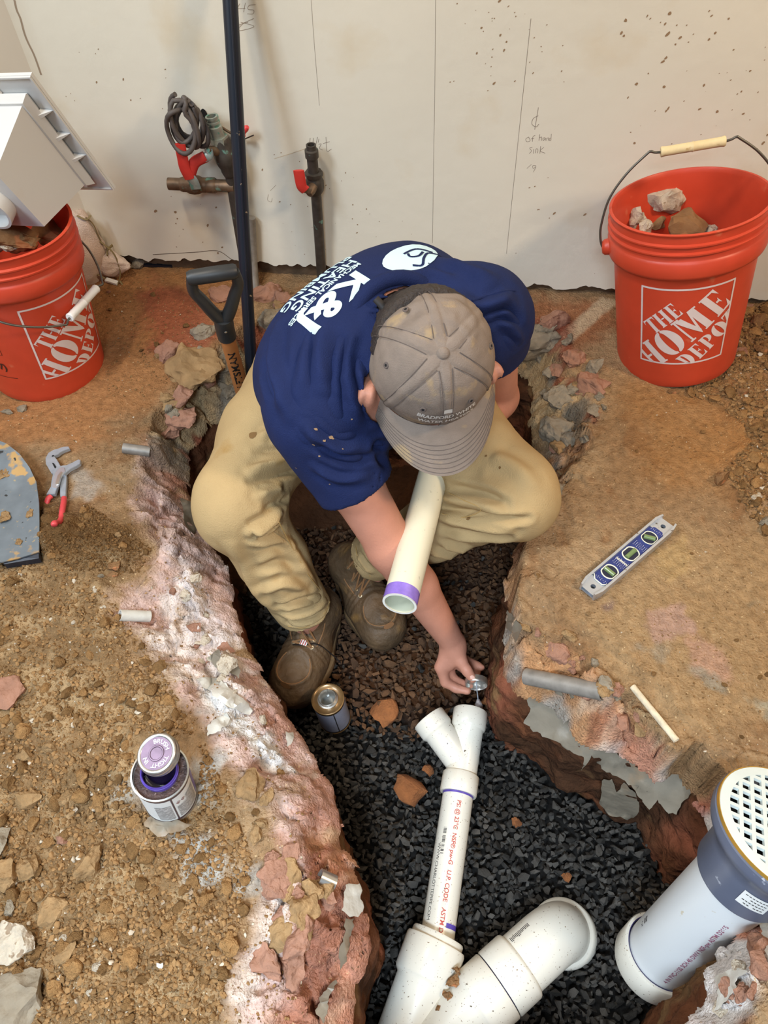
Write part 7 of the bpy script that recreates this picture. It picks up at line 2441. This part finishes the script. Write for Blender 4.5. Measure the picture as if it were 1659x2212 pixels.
# boots
def boot(toe, heel, fd, ank, dig, side_in, ln_=.295):
    wv_ = V3(-fd[1], fd[0], 0)
    zb_ = V3(0, 0, 1)
    o = obj('boot_upper', bpy.data.meshes.new('boot_upper'), PERSON)
    base = heel + V3(0, 0, 0.0)

    kx = ln_ / .295

    def L(x, y, z): return base + fd * x * kx + wv_ * y + zb_ * z
    lo = np.minimum(toe, heel) - .09; hi = np.maximum(toe, heel) + .09
    lo[2] = toe[2] - .02; hi[2] = toe[2] + .24
    f = Field(lo, hi, .0036)
    f.cap(L(.250, .006, .042), L(.165, .0, .052), .051, .048, 0)
    f.cap(L(.250, -.008, .040), L(.18, -.006, .046), .050, .049, .02)
    f.cap(L(.165, 0, .054), L(.085, 0, .095), .044, .047, .025)
    f.cap(L(.045, 0, .045), L(.055, 0, .10), .040, .046, .02)
    f.cap(L(.070, 0, .10), np.array(ank), .047, .046, .02)
    f.clip(L(0, 0, .016), -zb_)
    f.cap(L(.10, 0, .03), L(.2, 0, .03), .042, .046, .02)
    f.clip(L(0, 0, .018), -zb_)
    P, Q_ = f.nets(2)
    N_ = normals(P, Q_)
    loc = np.stack([(P - base) @ fd / kx, (P - base) @ wv_, (P - base) @ zb_], 1)
    # moccasin toe: raised plug edge
    ex_ = np.sqrt(((loc[:, 0] - .235) / .046) ** 2 + (loc[:, 1] / .036) ** 2)
    top_ = (loc[:, 2] > .055)
    P = P + N_ * (.0045 * np.exp(-((ex_ - 1) / .10) ** 2) * top_ * (loc[:, 0] > .175))[:, None]
    P = P + N_ * (.004 * fbm3(P, 26, 3, 930))[:, None]
    # creases where the foot bends
    for cx in (.150, .163, .176):
        P = P - N_ * (.0028 * np.exp(-((loc[:, 0] - cx - .12 * np.abs(loc[:, 1])) / .0035) ** 2) * top_)[:, None]
    me = cloth_mesh('boot_upper', P, Q_, M['boot'])
    o.data = me
    me.transform(world_of(PERSON).inverted())
    bb = bvh_of(P, Q_)
    # sole
    ol_ = []
    for k in range(48):
        a = 2 * math.pi * k / 48
        x = .1475 + .1535 * math.cos(a)
        wd_ = (.060 if x > .15 else .060 - .014 * min(1, (.15 - x) / .10)) - (.006 if .06 < x < .13 else 0)
        e = abs(math.sin(a)) ** .62
        ol_.append((x, wd_ * e * (1 if math.sin(a) > 0 else -1)))
    g = G()
    lev = [(0, .97), (.004, 1.0), (.020, 1.0), (.0235, .985)]
    v = []
    for z_, s_ in lev:
        for x, y in ol_:
            v.append(L(.1475 + (x - .1475) * s_, y * s_, z_ - .002))
    n = len(ol_)
    ff_ = [tuple(range(n - 1, -1, -1)), tuple(3 * n + k for k in range(n))]
    for r_ in range(3):
        ff_ += [(r_ * n + k, r_ * n + (k + 1) % n, (r_ + 1) * n + (k + 1) % n, (r_ + 1) * n + k) for k in range(n)]
    g.add(v, ff_)
    obj('boot_sole', g, o, False, M['sole'])

    def drop(x, y, lift=.001):
        st = Vector(L(x, y, .30)); r = bb.ray_cast(st, Vector((0, 0, -1)))
        return (r[0] + r[1] * lift) if r[0] is not None else Vector(L(x, y, .1))
    plug = [drop(.235 + .046 * math.cos(a), .036 * math.sin(a), .0) for a in np.linspace(-2.3, 2.3, 22)]
    obj('toe_seam', G().tube(plug, .0012, 6), o, False, M['lace'])
    for sg in (-1, 1):
        obj('side_seam', G().tube([drop(.165 - .05 * t_, sg * (.030 + .006 * t_), .0003) for t_ in np.linspace(0, 1, 6)], .0013, 6), o, False, M['lace'])
    ey_ = []
    for i, x in enumerate((.174, .154, .134, .114)):
        row = []
        for sg in (-1, 1):
            r = bb.ray_cast(Vector(L(x, sg * .022, .30)), Vector((0, 0, -1)))
            p, n__ = (r[0], r[1]) if r[0] is not None else (Vector(L(x, sg * .02, .1)), Vector((0, 0, 1)))
            fr = frame(p, n__)
            obj('eyelet', G().lathe([(.0022, .0014), (.0040, .0018), (.0054, .0008), (.0054, -.001)], 12, fr), o, False, M['eyelet'])
            row.append(p + n__ * .002)
        ey_.append(row)
    for i in range(3):
        for a, b in ((ey_[i][0], ey_[i + 1][1]), (ey_[i][1], ey_[i + 1][0])):
            m_ = (a + b) / 2 + Vector((0, 0, .006))
            obj('lace', G().tube(bez([a, m_, b], 5), .0023, 6), o, False, M['lace'])
    obj('lace', G().tube(bez([ey_[0][0], (ey_[0][0] + ey_[0][1]) / 2 + Vector((0, 0, .004)), ey_[0][1]], 5), .0023, 6), o, False, M['lace'])
    # worn steel toe showing
    r = bb.ray_cast(Vector(L(.285, .0, .30)), Vector((0, 0, -1)))
    if r[0] is not None:
        fr = frame(r[0] + r[1] * .0012, r[1], Vector(wv_))
        obj('worn_patch', G().add([fr @ Vector((.013 * math.cos(t_), .008 * math.sin(t_), -.0006 * abs(math.cos(t_)))) for t_ in np.linspace(0, 2 * math.pi, 14, endpoint=False)], [tuple(range(14))]), o, False, M['stone_brown'], 'scuffed bare patch on the toe cap')
    return o, L, drop


boR, LR_, dropR = boot(toeR, heelR, fdR, cufR + (kneeR - cufR) * .04, 0, 1, lenR)
boR['label'] = 'right work boot beside the open tin'
ln = [dropR(.182, -.02), dropR(.180, .0) + Vector((0, 0, .003)), dropR(.160, .03), Vector(LR_(.150, .058, .05)), Vector(LR_(.150, .075, .02))]
obj('loose_lace', G().tube(bez(ln, 6), .0015, 6), boR, False, M['black_ink'])
tg = frame(dropR(.172, .004) + Vector((0, 0, .004)), (0, 0, 1), Vector(fdR))
lt = obj('lace_tag', G().box(-.006, .006, -.008, .008, 0, .0012, tg), boR, False, M['paper'], 'small striped lace tag')
g = G()
for k in range(3): g.box(-.006, .006, -.007 + .0052 * k, -.0048 + .0052 * k, .0012, .0015, tg)
obj('tag_stripe', g, boR, False, M['red_print'])
boL, LL_, dropL = boot(toeL, heelL, fdL, cufL + (kneeL - cufL) * .04, 0, -1, lenL)
boL['label'] = 'left work boot under the right forearm'

# cap
CR_S, CR_F, CR_H = .0955, .106, .118


def crown(a, ph, off=0.):
    """a: angle round (0 front, towards his left), ph: 0 rim .. pi/2 top"""
    c = math.cos(ph) ** .80
    s_ = math.sin(ph)
    r = 1 + off / .1
    sq = 1 - .03 * math.cos(2 * a)
    return Vector(capC + (hf * math.cos(a) * CR_F - hs * math.sin(a) * CR_S) * c * r * sq + hu * (s_ * CR_H * r) - hu * .018 * (1 - s_))


na, nph = 144, 40
SEAMS = [math.radians(x) for x in (0, 58, 122, 180, 238, 302)]
v = []
for j in range(nph + 1):
    ph = math.pi / 2 * j / nph
    for i in range(na):
        a = 2 * math.pi * i / na
        ds = min(abs((a - s_ + math.pi) % (2 * math.pi) - math.pi) for s_ in SEAMS)
        wd = ds * math.cos(ph)
        o_ =   .0012 * math.exp(-(wd / .055) ** 4) - .0010 * math.exp(-((wd - .075) / .018) ** 2)
        p = crown(a, ph)
        back = max(0, -math.cos(a))
        nz = float(fbm3(np.array([[p.x, p.y, p.z]]), 24, 3, 940)[0])
        o_ += (.004 + .010 * back * (j < 32)) * nz * (math.cos(ph) ** .3)
        o_ -= .010 * back * math.exp(-((ph - .25) / .2) ** 2) * math.cos(3.5 * a) ** 2
        v.append(crown(a, ph, o_))
ff = [(j * na + i, j * na + (i + 1) % na, (j + 1) * na + (i + 1) % na, (j + 1) * na + i) for j in range(nph) for i in range(na)]
g = G().add(v, ff)
inner = [Vector(capC) + (p - Vector(capC)) * .965 for p in v]
g.add(inner, [tuple(reversed(q_)) for q_ in ff])
g.add([v[i] for i in range(na)] + [inner[i] for i in range(na)], [(i, (i + 1) % na, na + (i + 1) % na, na + i) for i in range(na)])
CAP = obj('cap_crown', g.mesh('cap_crown', M['cap'], 180), PERSON, False, None, 'faded taupe six panel cap crown')
for s_ in SEAMS:
    for dd in (-1, 1):
        pts_ = []
        for j in range(2, 27):
            ph = math.pi / 2 * j / 28
            a = s_ + dd * .075 / max(.12, math.cos(ph))
            if .075 / max(.12, math.cos(ph)) > .5: continue
            pts_.append(crown(a, ph, .0008))
        obj('seam_stitch', G().tube(pts_, .0006, 5), CAP, False, M['cap_dark'])
top = crown(0, math.pi / 2)
obj('cap_button', G().lathe([(0, .0065), (.005, .0058), (.0085, .0035), (.0095, 0)], 24, frame(top - Vector(hu) * .0005, hu)), CAP, False, M['cap'])
for a in [(SEAMS[i] + (SEAMS[(i + 1) % 6] if i < 5 else 2 * math.pi)) / 2 for i in range(6)]:
    p = crown(a, .74, .0012); nn = (p - Vector(capC)).normalized()
    e_ = obj('cap_eyelet', G().lathe([(.0022, .001), (.0036, .0014), (.0048, .0008), (.005, 0)], 16, frame(p, nn)), CAP, False, M['cap_dark'])
    obj('eyelet_hole', G().lathe([(0, .0008), (.0024, .0008)], 12, frame(p, nn)), e_, False, M['hole'])


def brim(a, t_, dz=0.):
    """a: -1..1 across, t_: 0 at the crown, 1 at the edge"""
    ang = a * math.radians(74)
    p0 = crown(-ang, .0)
    out = max(0., math.cos(ang * 1.10)) ** .62
    ext = .084 * out * t_
    side = .010 * t_ * math.sin(abs(ang))
    y = Vector(hf) * ext - Vector(hs) * (math.copysign(1, -a) * side)
    lx_ = (p0 - Vector(capC)).dot(Vector(hs))
    drop_ = -.030 * (lx_ / .09) ** 2 * (.35 + .65 * t_) - .010 * t_
    return p0 + y + Vector(hu) * (drop_ + dz + .010)


nb_, nt_ = 60, 14
v, ff = [], []
for j in range(nt_ + 1):
    for i in range(nb_ + 1):
        v.append(brim(-1 + 2 * i / nb_, j / nt_, .0))
n0 = len(v)
for j in range(nt_ + 1):
    for i in range(nb_ + 1):
        v.append(brim(-1 + 2 * i / nb_, j / nt_, -.0042))
w_ = nb_ + 1
for j in range(nt_):
    for i in range(nb_):
        a = j * w_ + i
        ff.append((a, a + 1, a + w_ + 1, a + w_)); ff.append((n0 + a, n0 + a + w_, n0 + a + w_ + 1, n0 + a + 1))
for i in range(nb_):
    a = nt_ * w_ + i
    ff.append((a, a + 1, n0 + a + 1, n0 + a)); ff.append((i, n0 + i, n0 + i + 1, i + 1))
BR = obj('cap_brim', G().add(v, ff).mesh('cap_brim', M['cap'], 60), PERSON, False, None, 'curved cap brim')
for t_ in (.40, .49, .58, .67, .76, .85, .94):
    obj('brim_stitch', G().tube([brim(a, t_, .0004) for a in np.linspace(-.93, .93, 44)], .0005, 5), BR, False, M['cap_dark'])
# embroidery
g = G()
for txt, size, ph0, dx in (('BRADFORD WHITE', .0125, .60, -.0), ('WATER HEATERS', .0125, .46, .0)):
    v_, f_ = text_geo(txt, size, .0004)
    v_, f_ = cut_geo(v_, f_, .012, -.1, .1)
    g.add([crown((x + dx) / .095, ph0 + y / .105, .0024) for x, y in v_], f_)
g.add([crown(x / .095, .74 + y / .105, .0024) for x, y in R4(-.008, -.004, .008, .005)], [(0, 1, 2, 3)])
obj('embroidery', g, CAP, False, M['cap_text'], 'pale stitched lettering on the cap front')
# strap and buckle at the back
st_ = [crown(math.pi + a, -.02, .002) - Vector(hu) * .012 - Vector(hf) * .004 for a in np.linspace(-.55, .55, 14)]
obj('back_strap', G().tube(st_, .009, 8, True, (tuple(hf), .3)), CAP, False, M['cap'])
bkp = crown(math.pi + .62, .05, .004)
obj('strap_end', G().tube([bkp, bkp - Vector(hf) * .018 + Vector(hs) * .012], .006, 8, True, (tuple(hu), .4)), CAP, False, M['black_ink'])

# things in hand
t = thing('held_pipe', 'cream plastic pipe with purple primer on its end held under the cap brim', 'pipe', pE)
frh = frame(pE, pdv)
Lh = float(np.linalg.norm(pBack - pE))
obj('pipe_tube', G().lathe([(.0262, .0006), (.0278, 0), (.0300, .0006), (.0302, .002), (.0302, Lh), (.0262, Lh), (.0262, .0006)], 56, frh), t, False, M['pvc_clean'])
obj('primer_band', G().lathe([(.0303, .001), (.0304, .006), (.0304, .022), (.0303, .026)], 56, frh), t, False, M['purple'], 'wet purple primer band')
obj('pipe_bore', G().lathe([(.0261, .002), (.0261, .10), (0, .10)], 48, frh), t, False, M['pvc_inner'])
obj('pipe_end', G().lathe([(.0262, -.0003), (.0301, -.0003)], 48, frh), t, False, M['pvc_edge'])

lc = Vector(Z(1029, 1478, -.294))
lnv = (Vector(_C) - lc).normalized(); lnv = (lnv * .58 - Vector(_U) * .81).normalized()
t = thing('dauber_lid', 'silver can lid with a dauber rod held in the right hand', 'lid', lc)
frd_ = frame(lc, lnv)
obj('lid_shell', G().lathe([(0, -.012), (.021, -.012), (.0232, -.011), (.0240, -.008), (.0234, -.005), (.0242, -.002), (.0238, .002), (.0228, .003), (.0222, .002), (.0222, -.008), (.0, -.010)], 44, frd_), t, False, M['tin'])
ra, rb = lc + lnv * .003, Vector(Z(1034, 1521, -.338))
obj('dauber_rod', G().tube([lc - lnv * .006, ra.lerp(rb, .2), rb], .0013, 8), t, False, M['steel'])
obj('dauber', G().tube([rb + (ra - rb).normalized() * .012, rb, rb - (ra - rb).normalized() * .014, rb - (ra - rb).normalized() * .022], [.003, .0075, .0085, .004], 14), t, False, mat('wool_dauber', srgb(150, 140, 138), .95, bump=.002, bscale=300))
